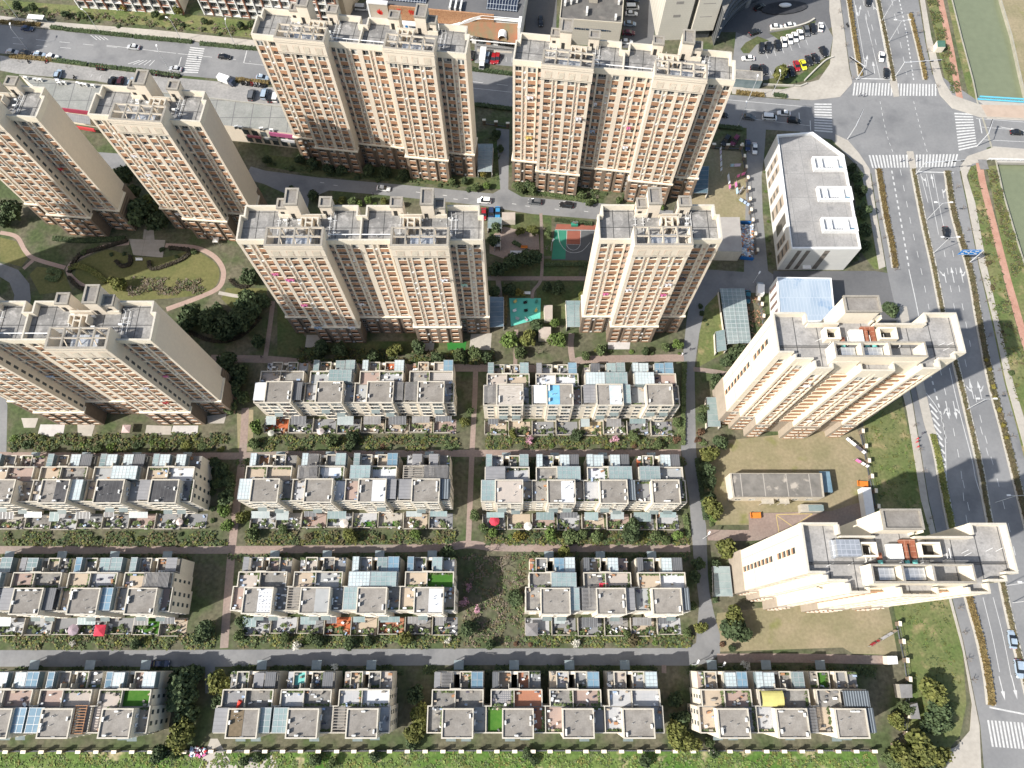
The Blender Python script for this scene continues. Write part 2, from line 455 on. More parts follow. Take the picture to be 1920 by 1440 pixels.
ground_piece("parking_apron", [[(0, 104), (40, 110), (170, 126), (336, 146), (443, 156), (500, 163), (890, 198), (890, 230), (600, 215), (380, 185), (180, 152), (30, 138), (0, 132)]], pave_grey, .012)

# pavements (raised a kerb's height)
def pavement(name, polys, mat=pave, h=.13):
    return ground_piece(name, polys, mat, 0, h, side=kerb_m)
pavement("pavement", [
    [(0, 30), (96, 41), (287, 56), (480, 76), (482, 92), (360, 76.5), (287, 68.5), (96, 54.5), (0, 44.5)],
    [(895, 92), (960, 97), (960, 100), (895, 97)],
    [(1370, 160), (1400, 166), (1468, 168), (1535, 150), (1556, 120), (1562, 70), (1555, 20), (1555, -40), (1568, -40), (1575, 0), (1583, 60), (1592, 130), (1598, 156), (1575, 182), (1524, 188), (1430, 181.5), (1373, 176)],
    [(1727, -40), (1734, 0), (1746, 70), (1768, 150), (1785, 178), (1835, 196), (1960, 198), (1960, 226), (1838, 220), (1785, 203), (1762, 178), (1750, 140), (1737, 80), (1725, 0)],
    [(1960, 284), (1860, 277), (1814, 293), (1800, 312), (1814, 380), (1837, 500), (1861, 597), (1886, 717), (1909, 800), (1960, 985), (1960, 900), (1925, 800), (1900, 720), (1870, 590), (1850, 500), (1828, 380), (1812, 330), (1822, 308), (1862, 298), (1960, 300)],
    [(1566, 252), (1590, 264), (1610, 287), (1630, 317), (1643, 400), (1660, 500), (1648, 505), (1630, 400), (1614, 320), (1595, 292), (1566, 270)],
    [(1668, 620), (1682, 612), (1695, 680), (1711, 760), (1740, 940), (1783, 1120), (1804, 1200), (1824, 1300), (1836, 1360), (1840, 1450), (1745, 1450), (1765, 1412), (1792, 1400), (1818, 1370), (1822, 1320), (1805, 1220), (1778, 1120), (1727, 940), (1700, 770), (1678, 680)]])
pavement("brick_pavement", [[(1838, 197), (1960, 199), (1960, 224), (1850, 219)]], M("pink_pavement", (.42, .33, .26), (.36, .28, .22), .3, world=True), .16)

# brick paths inside the estate
BP = .016
pm = MB()
def path(pts, wd, dz=0.0, mb=pm):
    band(mb, PP(spline(pts)), wd, BP + dz)
path([(-40, 853), (100, 855), (440, 855), (560, 852), (830, 850), (950, 850), (1277, 849)], 2.1, .002)
path([(-40, 1031), (430, 1031), (560, 1030), (810, 1027), (880, 1021), (960, 1027), (1294, 1028)], 2.1, .004)
path([(395, 672), (500, 674), (600, 683), (700, 688), (900, 690), (1060, 690), (1086, 676), (1150, 673), (1282, 671)], 2.4, .006)
path([(892, 690), (890, 750), (885, 850), (881, 950), (878, 1020)], 1.5, .008)
path([(460, 765), (455, 850), (440, 980), (432, 1060), (420, 1215)], 2.2, .010)
path([(512, 565), (505, 620), (498, 668)], 1.4, .012)
path([(932, 508), (938, 560)], 1.6, .012)
path([(910, 522), (1000, 522), (1105, 522)], 1.5, .014)
path([(1014, 400), (1016, 450), (1015, 520), (1000, 545), (998, 560)], 1.0, .016)
path([(1072, 625), (1070, 650), (1075, 685)], 1.8, .018)
path([(968, 618), (966, 685)], 1.2, .018)
path([(1300, 692), (1340, 697), (1380, 704)], 1.5, .018)
path([(1345, 1234), (1500, 1234), (1665, 1238)], 2.2, .018)
path([(1326, 1003), (1400, 1004), (1460, 1000)], 3.0, .020)
path([(1245, 1247), (1245, 1262)], 1.2, .018)
tag(pm.build("brick_path", brick_path), kind='structure')
ground_piece("brick_court", [[(1404, 963), (1560, 958), (1618, 940), (1640, 985), (1560, 990), (1460, 996), (1404, 996)], [(918, 445), (945, 425), (1010, 440), (1012, 475), (945, 485), (918, 475)]], brick_path, BP + .024)
pm2 = MB()
for pts, wd in (([(182, 548), (146, 530), (127.6, 508), (140.6, 488), (167, 473.7), (200.5, 461), (242, 455.5)], 1.5), ([(310, 460), (364, 464), (396, 477), (414, 496), (419, 517), (409, 540), (372, 558), (312, 580)], 1.6),
                ([(0, 436), (31, 444), (47, 470), (65, 485), (122, 502)], 1.4), ([(62, 488), (44, 504)], 1.2), ([(225, 280), (245, 290)], 3)):
    band(pm2, PP(spline(pts)), wd, BP)
tag(pm2.build("park_path", M("park_pavers", (.30, .215, .18), (.36, .27, .225), .2, world=True, fine=(1.5, .08))), kind='structure')
ground_piece("park_deck", [[(242, 448), (310, 450), (305, 483), (250, 478)], [(270, 430), (288, 432), (290, 450), (268, 448)]], M("deck_boards", (.30, .27, .23), (.36, .33, .29), .4, world=True, joint=(30, .5, .05, (.2, .18, .15))), BP + .012)
band_mb = MB(); band(band_mb, PP([(410, 549), (436, 554), (450, 556)]), 1.2, BP + .02); tag(band_mb.build("stepping_path", pave), kind='structure')
rp = MB()
band(rp, PP(spline([(1755, -40), (1763, 0), (1776, 60), (1786, 110), (1793, 150), (1800, 187)])), 2.3, BP)
band(rp, PP(spline([(1836, 306), (1842, 340), (1852, 380), (1870, 450), (1888, 520), (1905, 580), (1930, 670)])), 2.3, BP)
tag(rp.build("jogging_path", M("jogging_pavers", (.33, .175, .125), (.40, .235, .175), .3, world=True, fine=(2, .10))), kind='structure')
ground_piece("basketball_court", [[(1042, 420), (1118, 422), (1112, 488), (1034, 488)]], M("court_dark", (.075, .08, .085), (.095, .10, .10), .2, world=True), BP + .01)
ground_piece("court_green", [[(1040, 431), (1063, 432), (1060, 486), (1034, 486)]], M("court_green", (.03, .17, .11), (.04, .20, .13), .2, world=True), BP + .016)
ground_piece("court_red", [[(1044, 420), (1118, 422), (1117, 431), (1041, 430)], [(1063, 433), (1089, 433), (1088, 458), (1062, 458)]], M("court_red", (.22, .075, .05), (.26, .095, .065), .2, world=True), BP + .02)
ground_piece("playground_surface", [[(955, 559), (1014, 559), (1013, 597), (958, 612)]], M("playground_rubber", (.10, .42, .33), (.12, .47, .37), .25, world=True), BP + .01)
cl = MB()
band(cl, PP([(1041, 431), (1117, 432)]), .15, BP + .026)
band(cl, PP([(1063, 432), (1062, 458), (1088, 459), (1089, 432)]), .12, BP + .026)
band(cl, PP(spline([(1062, 459), (1067, 466), (1075, 469), (1083, 466), (1088, 459)])), .12, BP + .027)
band(cl, PP(spline([(1046, 432), (1050, 455), (1062, 470), (1076, 474), (1092, 470), (1106, 455)])), .12, BP + .028)
tag(cl.build("court_markings", paint_line), kind='structure')
ground_piece("concrete_apron", [[(395, 1385), (408, 1385), (440, 1442), (372, 1442)], [(450, 1422), (520, 1415), (520, 1450), (430, 1450)]], pave, BP + .01)

# ------------------------------------------------------------------ road markings
mk = MB()
LZ = RZ + .012
def dash_line(pts, on, off, wd=.16, off_x=0.0, mb=mk):
    ln = PP(spline(pts, 10))
    acc, pos, seg = [], 0.0, []
    state_on, left = True, on
    cur = [ln[0]]
    for a, b in zip(ln, ln[1:]):
        L = math.hypot(b[0] - a[0], b[1] - a[1]); t = 0.0
        while L - t > left:
            t += left
            q = (a[0] + (b[0] - a[0]) * t / L, a[1] + (b[1] - a[1]) * t / L)
            cur.append(q)
            if state_on and len(cur) > 1: band(mb, cur, wd, LZ, 0, off_x)
            cur = [q]; state_on = not state_on; left = on if state_on else off
        left -= (L - t); cur.append(b)
    if state_on and len(cur) > 1: band(mb, cur, wd, LZ, 0, off_x)
def solid(pts, wd=.16): band(mk, PP(spline(pts, 6)), wd, LZ)
# avenue, northern arm
for pts in ([(1618, 0), (1630, 60), (1640, 105)], [(1627, 20), (1640, 70), (1650, 120)], [(1672, 0), (1686, 70), (1700, 140)]):
    dash_line(pts, 3, 4)
solid([(1641, 0), (1655, 75), (1669, 148)]); solid([(1622, 30), (1640, 105), (1650, 146)]); solid([(1601, 0), (1613, 70), (1625, 140)])
dash_line([(1686, 0), (1699, 60), (1713, 150)], 1, 1, .4)
solid([(1604, 147), (1668, 148.5)], .4)
# centre crossing lines
for pts in ([(1650, 190), (1662, 250), (1676, 290)], [(1713, 190), (1728, 250), (1740, 290)]):
    dash_line(pts, 1.2, 1.4)
# avenue, southern arm
dash_line([(1672, 320), (1690, 420), (1704, 500)], 1.2, 1.2, .45)
solid([(1704, 505), (1716, 560), (1724, 600)], .25)
dash_line([(1688, 318), (1706, 410), (1730, 520), (1742, 580)], 2.4, 4)
solid([(1708, 316), (1726, 400), (1745, 500), (1765, 590), (1790, 690)], .2)
solid([(1737, 326), (1752, 400), (1760, 440)]); solid([(1750, 326), (1764, 400), (1771, 430)]); solid([(1726, 325), (1740, 380)])
dash_line([(1770, 470), (1786, 560), (1806, 660), (1822, 730)], 2.4, 4); dash_line([(1786, 470), (1802, 560), (1820, 650)], 2.4, 4)
solid([(1722, 322), (1788, 324)], .4)
dash_line([(1733, 660), (1760, 760), (1775, 830)], 1.2, 1.2, .45); dash_line([(1762, 690), (1780, 770), (1800, 870), (1810, 960), (1830, 1060)], 2.4, 4)
dash_line([(1805, 900), (1818, 960), (1840, 1050)], 2.4, 4)
solid([(1798, 700), (1815, 780), (1838, 880), (1850, 940), (1876, 1060), (1895, 1150)], .2); solid([(1780, 690), (1796, 760), (1822, 860), (1830, 900), (1850, 960)], .2)
dash_line([(1828, 740), (1845, 810), (1870, 900), (1890, 980), (1910, 1070)], 2.4, 4); dash_line([(1838, 800), (1860, 880)], 2.4, 4)
solid([(1843, 1120), (1860, 1190), (1874, 1260)]); solid([(1862, 1120), (1880, 1190), (1896, 1270)])
solid([(1855, 1326), (1925, 1340)], .4)
solid([(1735, 735), (1760, 770), (1771, 810), (1774, 880), (1778, 940)], .2)
for k in range(11):                      # hatched wedge
    y0 = 757 + k * 13
    a, b = P(1743 + k * 2.6, y0), P(min(1757 + k * 2.4, 1773), y0 + 16)
    band(mk, [a, b], .55, LZ + .002)
# north street
for pts in ([(-20, 66), (117, 79), (300, 97), (470, 115)], [(885, 153), (960, 161)], [(1395, 205), (1480, 212)], [(-20, 78), (150, 92)]):
    dash_line(pts, 4, 5)
solid([(1352, 186), (1520, 201)]); solid([(1400, 222), (1520, 236)], .15); solid([(885, 165), (960, 173)])
solid([(463, 95), (457, 118)], .3); solid([(457, 118), (500, 123)]); solid([(340, 107), (335, 124)], .3)
solid([(200, 85), (330, 100)]); solid([(1498, 211), (1499, 226)], .3); solid([(1519, 226), (1520, 245)], .3)
for q in range(5):
    band(mk, PP([(240 + q * 10, 120 + q * .8), (262 + q * 7, 113)]), .25, LZ)
    if q < 4: band(mk, PP([(170 + q * 8, 66 + q), (182 + q * 7, 75)]), .25, LZ)
solid([(1830, 222), (1960, 232)]); solid([(1838, 238), (1960, 248)]); solid([(1845, 262), (1960, 268)]); solid([(1836, 222), (1841, 250)], .35)
# crossings
def zebra(a, b, n, wd, frac=.5):
    """stripes between line a (two ends) and line b"""
    for k in range(n):
        t = (k + .25) / n; t2 = (k + .25 + frac) / n
        def lp(l, s): return (l[0][0] + (l[1][0] - l[0][0]) * s, l[0][1] + (l[1][1] - l[0][1]) * s)
        q = [lp(a, t), lp(a, t2), lp(b, t2), lp(b, t)]
        mk.sheet(PP(q), LZ + .001)
zebra(((1600, 155), (1757, 158)), ((1597, 179), (1757, 180)), 27, 1)
zebra(((1527, 193), (1527, 247)), ((1559, 193), (1561, 250)), 11, 1)
zebra(((1789, 210), (1798, 284)), ((1823, 212), (1832, 276)), 13, 1)
zebra(((1627, 291), (1798, 289)), ((1634, 315), (1792, 313)), 27, 1)
zebra(((357, 87), (343, 137)), ((384, 90), (371, 138)), 12, 1)
zebra(((1849, 1350), (1990, 1360)), ((1858, 1400), (2000, 1410)), 20, 1)
def arrow(px, py, dirx, diry, kind='s', s=1.0):
    """lane arrow: tail at the spot, pointing along a photo direction"""
    a = Vector((*P(px, py), 0)); b = Vector((*P(px + dirx * 10, py + diry * 10), 0))
    d = (b - a).normalized(); n = Vector((-d.y, d.x, 0))
    def q(*uv): return [tuple(a + d * u * s + n * v * s + Vector((0, 0, LZ + .003))) for u, v in uv]
    mk.face(q((0, -.12), (0, .12), (3.6, .12), (3.6, -.12))[::-1])
    if 's' in kind: mk.face(q((3.6, -.5), (3.6, .5), (5.8, 0))[::-1])
    for ch, sg in (('l', 1), ('r', -1)):
        if ch in kind:
            mk.face(q((2.2, .1 * sg), (2.9, .1 * sg), (3.4, .9 * sg), (2.7, .9 * sg)) if sg < 0 else q((2.2, .1), (2.9, .1), (3.4, .9), (2.7, .9))[::-1])
            mk.face(q((2.4, .8 * sg), (3.6, .8 * sg), (4.4, 1.5 * sg)))
for ar in ((1610, 30, .2, -1, 's'), (1604, 10, .2, 1, 's'), (1636, 5, .2, 1, 'l'), (1640, 138, -.15, -1, 's'), (1624, 125, .1, -1, 'sl'), (1738, 350, -.2, -1, 'l'), (1751, 352, -.2, -1, 's'), (1770, 372, -.2, -1, 'r'), (1774, 530, -.2, -1, 'l'), (1789, 530, -.2, -1, 's'), (1806, 530, -.2, -1, 'sr'),
           (1826, 748, -.25, -1, 'sl'), (1841, 748, -.25, -1, 'sr'), (1773, 752, .2, 1, 'sr'), (1787, 752, .2, 1, 'sl'), (1873, 1268, .25, 1, 's'), (1896, 1266, .25, 1, 's'), (1876, 238, 1, .2, 's'), (545, 388, .1, -1, 'r')):
    arrow(*ar)
for k, (x, y) in enumerate(((600, 342), (625, 347), (780, 360), (830, 366), (850, 373), (870, 372), (960, 382), (985, 386), (1040, 392), (1095, 396))):
    band(mk, PP([(x, y), (x + 8, y + 1)]), .2, LZ)
for (x, y, dx, dy, n, sx, sy) in ((905, 112, 0, -9, 8, 11, 1), (1436, 100, 4, 10, 6, 15, -5), (1430, 148, -4, -9, 7, 18, -6), (170, 145, 3, -6, 5, 17, 2)):
    for k in range(n):
        band(mk, PP([(x + k * sx, y + k * sy), (x + k * sx + dx, y + k * sy + dy)]), .15, LZ + .004)
tag(mk.build("road_markings", paint_line), kind='structure')
ym = MB()
for pts in ([(1455, 965), (1462, 1008)], [(1456, 966), (1490, 990)], [(1524, 963), (1490, 985)], [(1456, 965), (1524, 963)]):
    band(ym, PP(pts), .18, BP + .034)
tag(ym.build("court_lines", paint_yellow), kind='structure')

# medians and planted islands: low kerbed strips
isl = MB()
MED_N = [(1640, -40), (1646, 0), (1660, 70), (1676, 152)]
MED_S = [(1712, 318), (1732, 420), (1750, 500), (1770, 600), (1796, 700), (1815, 780), (1838, 880), (1848, 940), (1870, 1050), (1880, 1100), (1900, 1190), (1925, 1290), (1950, 1400)]
STW_N = [(1583, -40), (1591, 0), (1600, 60), (1613, 143)]
STW_S = [(1647, 318), (1660, 400), (1672, 460), (1679, 503)]
STW_M = [(1692, 575), (1705, 640), (1724, 720), (1740, 790), (1748, 815)]
STW_T = [(1748, 815), (1757, 850), (1770, 920), (1790, 1020), (1818, 1130), (1835, 1190), (1850, 1260), (1858, 1322)]
STE_N = [(1706, 27), (1722, 90), (1735, 150)]
STE_S = [(1776, 322), (1788, 400), (1819, 510), (1835, 600), (1858, 717), (1880, 800), (1905, 900), (1930, 1000)]
islands = [(MED_N, 1.6), (MED_S, 1.7), (STW_N, 1.5), (STW_S, 2.0), (STW_T, 2.0), (STE_N, 1.4), (STE_S, 2.0)]
for ln, wd in islands:
    band(isl, PP(spline(ln)), wd + .5, 0, 0, 0, .16)
tag(isl.build("kerbed_island", kerb_m), kind='structure')
isl = MB()
band(isl, PP(spline(STW_M)), 2.6, 0, 0, 0, .15)
tag(isl.build("paved_divider", pave), kind='structure')
for nm, polys, m_ in (("patio", [[(40, 784), (72, 784), (66, 802), (45, 802)], [(145, 790), (180, 790), (172, 818), (146, 816)], [(275, 797), (322, 799), (320, 815), (272, 815)], [(388, 780), (425, 776), (420, 794), (390, 794)], [(575, 628), (600, 628), (598, 650), (572, 652)], [(883, 627), (922, 625), (920, 656), (880, 656)], [(780, 638), (815, 640), (812, 662), (785, 660)], [(1050, 365), (1095, 368), (1095, 374), (1050, 372)]], pave),
                      ("pale_patio", [[(76, 796), (122, 796), (118, 818), (70, 818)], [(325, 798), (372, 798), (370, 815), (320, 815)], [(1048, 356), (1082, 360), (1080, 372), (1046, 368)], [(1140, 640), (1182, 640), (1180, 655), (1140, 655)]], M("pale_patio", (.48, .46, .44), (.40, .385, .365), .5, world=True)),
                      ("artificial_turf", [[(838, 642), (875, 640), (872, 657), (840, 657)]], M("artificial_turf", (.02, .14, .02), (.03, .16, .03), .5, world=True)),
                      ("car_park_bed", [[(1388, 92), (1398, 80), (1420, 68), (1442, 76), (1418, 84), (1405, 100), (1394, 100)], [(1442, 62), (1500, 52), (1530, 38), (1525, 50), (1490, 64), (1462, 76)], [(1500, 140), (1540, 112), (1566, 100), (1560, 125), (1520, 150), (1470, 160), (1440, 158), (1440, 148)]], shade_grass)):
    ground_piece(nm, polys, m_, BP + .03)
b = MB(); band(b, PP(spline([(1508, 152), (1530, 130), (1548, 114), (1562, 108)])), .45, 0, 0, 0, .7); band(b, PP(spline([(1444, 58), (1480, 54), (1510, 46), (1526, 37)])), .6, 0, 0, 0, .8); band(b, PP([(1430, 160), (1500, 163), (1512, 158)]), .4, 0, 0, 0, .8)
tag(b.build("planter_wall", kerb_m), "pale curved planter walls around the car park", "planter wall")
for q, k in (([(1668, 152), (1682, 153), (1686, 181), (1676, 182)], 0), ([(1700, 284), (1712, 284), (1718, 316), (1707, 317)], 0)):
    ground_piece("median_nose", [q], pave, 0, .14, side=kerb_m)
# ================================================================== APARTMENT TOWERS
FH = 2.8
NF = 18
rnd = random.Random(5)

def window_mb(w_, h_, var, ny=0.0):
    """one window, lower left corner at the origin, facing -y: materials frame, glass, curtain, dark"""
    b = MB()
    t = .07
    b.box(0, ny - .06, 0, w_, ny, t, 0); b.box(0, ny - .06, h_ - t, w_, ny, h_, 0)
    b.box(0, ny - .06, t, t, ny, h_ - t, 0); b.box(w_ - t, ny - .06, t, w_, ny, h_ - t, 0)
    n = 3 if w_ > 1.9 else 2
    ws = (w_ - 2 * t) / n
    for i in range(n):
        x0 = t + i * ws
        mi = 1
        if var == 1 and i == n - 1: mi = 2
        if var == 2: mi = 2 if i != 1 else 1
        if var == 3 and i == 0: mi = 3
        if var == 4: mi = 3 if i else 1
        if var == 5 and i == 0: mi = 2
        b.face([(x0, ny - .02, t), (x0 + ws, ny - .02, t), (x0 + ws, ny - .02, h_ - t), (x0, ny - .02, h_ - t)], mi)
        if i: b.box(x0 - .03, ny - .055, t, x0 + .03, ny - .005, h_ - t, 0)
    if var in (1, 5):
        b.box(t, ny - .05, h_ * .62, w_ - t, ny - .01, h_ * .62 + .05, 0)
    return b

WM = [winframe, glass, curtain, dark_in]
_wc = {}
def window_mesh(w_, h_, var, ny=0.0):
    k = (round(w_, 2), round(h_, 2), var, ny)
    if k not in _wc:
        b = window_mb(w_, h_, var, ny)
        _wc[k] = (b, b.mesh("window", WM))
    return _wc[k]

_bc = {}
def balcony_mesh(w_, style):
    """orange tiled balcony front with coping; style 0 flat, 1 with rail, 2 glazed in"""
    k = (round(w_, 2), style)
    if k not in _bc:
        b = MB()
        b.box(0, 0, -.52, w_, .14, .92, 0)
        b.box(-.0, -.04, .92, w_, .18, 1.0, 1)
        if style == 1:
            b.box(0, .02, 1.28, w_, .06, 1.33, 2)
            for i in range(5): b.box(i * (w_ - .04) / 4, .02, 1.0, i * (w_ - .04) / 4 + .04, .06, 1.28, 2)
        if style == 2:
            b.box(0, .05, 2.5, w_, .12, 2.6, 2)
            for i in range(4): b.box(i * (w_ - .06) / 3, .05, 1.0, i * (w_ - .06) / 3 + .06, .11, 2.5, 2)
            for i in range(3):
                b.face([(i * w_ / 3, .08, 1.0), ((i + 1) * w_ / 3, .08, 1.0), ((i + 1) * w_ / 3, .08, 2.5), (i * w_ / 3, .08, 2.5)], 3 if (i != 1) else 4)
        _bc[k] = (b, b.mesh("balcony", [orange, cream, winframe, glass, curtain]))
    return _bc[k]

# one stair core of the tower front: (kind, x0, x1, plane)
def unit_segments():
    wing = [('p', 0, .7), ('W', .7, 2.45), ('p', 2.45, 2.9), ('A', 2.9, 3.7), ('p', 3.7, 4.2), ('B', 4.2, 6.4), ('p', 6.4, 6.9), ('R', 6.9, 8.1)]
    half = [('p', 8.1, 9.0), ('B', 9.0, 11.05), ('p', 11.05, 11.4), ('A', 11.4, 12.2), ('p', 12.2, 12.55), ('W', 12.55, 14.4), ('p', 14.4, 14.9)]
    segs = [(k, a, b, 0.0) for k, a, b in wing] + [(k, a, b, -3.3) for k, a, b in half]
    mir = [(k, 29.8 - b, 29.8 - a, y) for k, a, b, y in reversed(segs)]
    return segs + mir

DEPTH = {'p': 0.0, 'W': .45, 'A': .34, 'B': .85, 'R': .5}

def apartment_tower(label, ox, oy, rz, units, cornice=None, show=96, seed=1, sidewin=False, laundry=()):
    rn = random.Random(seed)
    root = empty("apartment_tower", (ox, oy, 0), rz)
    tag(root, label, "apartment tower", "beige apartment towers")
    HB, HR, HP = 11.2, 50.7, 52.5
    Wd = 29.8 * units
    segs = []
    for u in range(units):
        segs += [(k, a + 29.8 * u, b + 29.8 * u, y) for k, a, b, y in unit_segments()]
    def front(off):
        pts = []
        for k, a, b, y in segs:
            yy = y + DEPTH[k] - off
            for q in ((a, yy), (b, yy)):
                if not pts or math.hypot(q[0] - pts[-1][0], q[1] - pts[-1][1]) > 1e-4: pts.append(q)
        return pts
    def outline(off=0.0):
        f = front(off)
        f[0] = (f[0][0] - off, f[0][1]); f[-1] = (f[-1][0] + off, f[-1][1])
        back = []
        for u in range(units - 1, -1, -1):
            x = 29.8 * u
            back += [(x + 29.8 + (off if u == units - 1 else 0), 6.8), (x + 28.8 + off, 6.8), (x + 28.8 + off, 10 + off), (x + 20.8, 10 + off), (x + 20.8, 7.8 + off), (x + 9.2, 7.8 + off), (x + 9.2, 10 + off), (x + 1.0 - off, 10 + off), (x + 1.0 - off, 6.8), (x - (off if u == 0 else 0), 6.8)]
        out = []
        for q in f + back:
            if not out or math.hypot(q[0] - out[-1][0], q[1] - out[-1][1]) > 1e-4: out.append(q)
        return out
    b = MB(); b.prism(outline(), HB, HR, 0, 1)
    # header beams above the top row of windows, ledges in the narrow recesses
    for k, x0, x1, y in segs:
        if k == 'p': continue
        b.box(x0, y + .08, NF * FH - .1, x1, y + DEPTH[k] + .05, HR - .02, 0)
        if cornice:
            b.box(x0, y + .06, cornice, x1, y + DEPTH[k] + .05, cornice + .75, 0)
        if k in 'AR':
            for fl in range(4, NF):
                z = fl * FH
                b.box(x0, y + (.12 if k == 'A' else .15), z - .3, x1, y + DEPTH[k] + .03, z + (.35 if k == 'A' else 1.0), 2)
    b.build("wall", [cream, roof_grey, pinkish], root)
    b = MB(); b.prism(outline(.18), 0, HB - .25, 0)
    for k, x0, x1, y in segs:
        if k == 'R':
            for fl in range(4): b.box(x0, y + .3, fl * FH - .1, x1, y + .7, fl * FH + .9, 0)
    b.build("base_cladding", base_stone, root)
    b = MB()                                                   # band over the base
    for u in range(units):
        x = 29.8 * u
        for x0, x1, y in ((x, x + 8.1, 0), (x + 8.1, x + 21.7, -3.3), (x + 21.7, x + 29.8, 0)):
            b.box(x0 - (.4 if y < 0 or (u == 0 and x0 == x) else 0), y - .4, HB - .25, x1 + (.4 if y < 0 or (u == units - 1 and x1 > x + 29) else 0), y + 1.6, HB + .25)
    b.box(-.4, 1.6, HB - .25, .3, 6.9, HB + .25); b.box(Wd - .3, 1.6, HB - .25, Wd + .4, 6.9, HB + .25)
    b.build("band_course", cream2, root)
    # parapets
    b = MB(); T = .38
    for u in range(units):
        x = 29.8 * u
        b.box(x, -.06, HR, x + 8.1, T, HP); b.box(x + 21.7, -.06, HR, x + 29.8, T, HP)
        b.box(x + 1.0, 10 - T, HR, x + 9.2, 10.05, HP); b.box(x + 20.8, 10 - T, HR, x + 28.8, 10.05, HP)
        b.box(x + 9.2, 7.8 - T, HR, x + 20.8, 7.85, HP - .6)
        if u == 0: b.box(x - .05, T, HR, x + T, 6.8, HP); b.box(x - .05, 6.8, HR, x + 1.0 + T, 6.8 + T, HP)
        else: b.box(x - T / 2, T, HR, x + T / 2, 6.8, HP - .4); b.box(x - 1.0 - T, 6.8, HR, x + 1.0 + T, 6.8 + T, HP)
        b.box(x + 1.0 - .05, 6.8 + T, HR, x + 1.0 + T, 10 - T, HP); b.box(x + 28.8 - T, 6.8 + T, HR, x + 28.8 + .05, 10 - T, HP)
        if u == units - 1: b.box(x + 29.8 - T, T, HR, x + 29.85, 6.8, HP); b.box(x + 28.8 - T, 6.8, HR, x + 29.85, 6.8 + T, HP)
    b.tops(1).build("parapet", [cream2, coping_pale], root)
    # open frame over the projecting bay with its tanks
    for u in range(units):
        x = 29.8 * u
        b = MB(); Z = 55.4; x0, x1, y0, y1 = x + 8.1, x + 21.7, -3.3, 1.9
        b.box(x0 - .12, y0 - .14, HR, x1 + .12, y0 + .4, Z); b.box(x0 - .12, y0 + .4, HR, x0 + .38, y1, Z); b.box(x1 - .38, y0 + .4, HR, x1 + .12, y1, Z)
        b.box(x0 - .22, y0 - .26, 50.35, x1 + .22, y0 - .14, 50.6); b.box(x0 - .25, y0 - .32, 54.2, x1 + .25, y0 - .14, 54.7)
        for i in range(1, 4):
            xx = x0 + (x1 - x0) * i / 4
            b.box(xx - .17, y0 + .4, Z - .5, xx + .17, y1 - .3, Z - .02)
            b.box(xx - .17, y1 - .34, HR, xx + .17, y1, Z - .54)
            b.tube((xx, y0 + .6, HR + .6), (xx, y0 + 2.6, Z - .5), .13, n=4)
        for i in range(4):
            xa = x0 + .38 + (x1 - x0 - .76) * i / 4 + .16; xb = x0 + .38 + (x1 - x0 - .76) * (i + 1) / 4 - .16
            b.box(xa, -.85, Z - .48, xb, -.55, Z - .04)
        b.box(x0 + .38, y1 - .3, Z - .5, x1 - .38, y1, Z)
        b.tops(1).build("roof_frame", [cream, coping], root)
        t = MB()
        t.box(x0 + 4.3, -2.3, HR + .5, x0 + 10.4, .9, HR + 2.7); t.box(x0 + 4.1, -2.5, HR, x0 + 10.6, 1.1, HR + .48, 1)
        t.build("water_tank", [steel, parapet_m], root)
        # stair heads and lift rooms at the back
        m = u % 2 == 1 if units > 1 else False
        def mx(a, b_):
            return (x + a, x + b_) if not m else (x + 29.8 - b_, x + 29.8 - a)
        for (a, c_, ya, yb, z, nm) in ((9.4, 11.9, 7.9, 10.6, 54.4, "vent_house"), (11.95, 15.0, 7.4, 12.0, 56.6, "lift_room"), (19.7, 22.6, 8.2, 11.0, 54.6, "vent_house")):
            xa, xb = mx(a, c_)
            b = MB()
            b.box(xa, ya, HR - 14 if yb > 10.1 else HR, xb, yb, z - .5, 0)
            b.box(xa - .12, ya - .12, z - .5, xb + .12, ya + .35, z, 1); b.box(xa - .12, yb - .35, z - .5, xb + .12, yb + .12, z, 1)
            b.box(xa - .12, ya + .35, z - .5, xa + .35, yb - .35, z, 1); b.box(xb - .35, ya + .35, z - .5, xb + .12, yb - .35, z, 1)
            b.box(xa + .35, ya + .35, z - .5, xb - .35, yb - .35, z - .42, 2)
            b.box(xa + .5, ya - .05, HR, xa + 1.4, ya, HR + 2, 3)
            b.build(nm, [cream, coping, pent_roof, dark_in], root)
        b = MB()
        xa, xb = mx(15.2, 19.6)
        b.box(xa, 5.9, HR, xb, 6.2, HR + 2.4); b.box(xa, 4.2, HR, xa + .3, 5.9, HR + 2.4); b.box(xb - .3, 4.2, HR, xb, 5.9, HR + 2.4)
        xm = (xa + xb) / 2
        b.box(xm - 1.1, 2.4, HR, xm - .8, 5.9, HR + 2.3); b.box(xm + .5, 2.4, HR, xm + .8, 5.9, HR + 2.3)
        b.box(xm - .8, 4.6, HR, xm + .5, 4.9, HR + 2.3); b.box(xa, 7.3, HR, xb, 7.42, HR + 1.6)
        b.tops(1).build("shaft_walls", [cream, coping_pale], root)
        b = MB()
        for k_ in range(9):
            px_, py_ = x + rn.uniform(9.6, 22), rn.uniform(2.4, 7)
            b.tube((px_, py_, HR), (px_, py_, HR + rn.uniform(.5, 1.3)), .09, n=6)
        for (a, c_, yy) in ((1.0, 8.0, 1.2), (22.0, 29.2, 1.1)):
            b.tube((x + a, yy, HR + .35), (x + c_, yy, HR + .35), .05, n=4, mi=1)
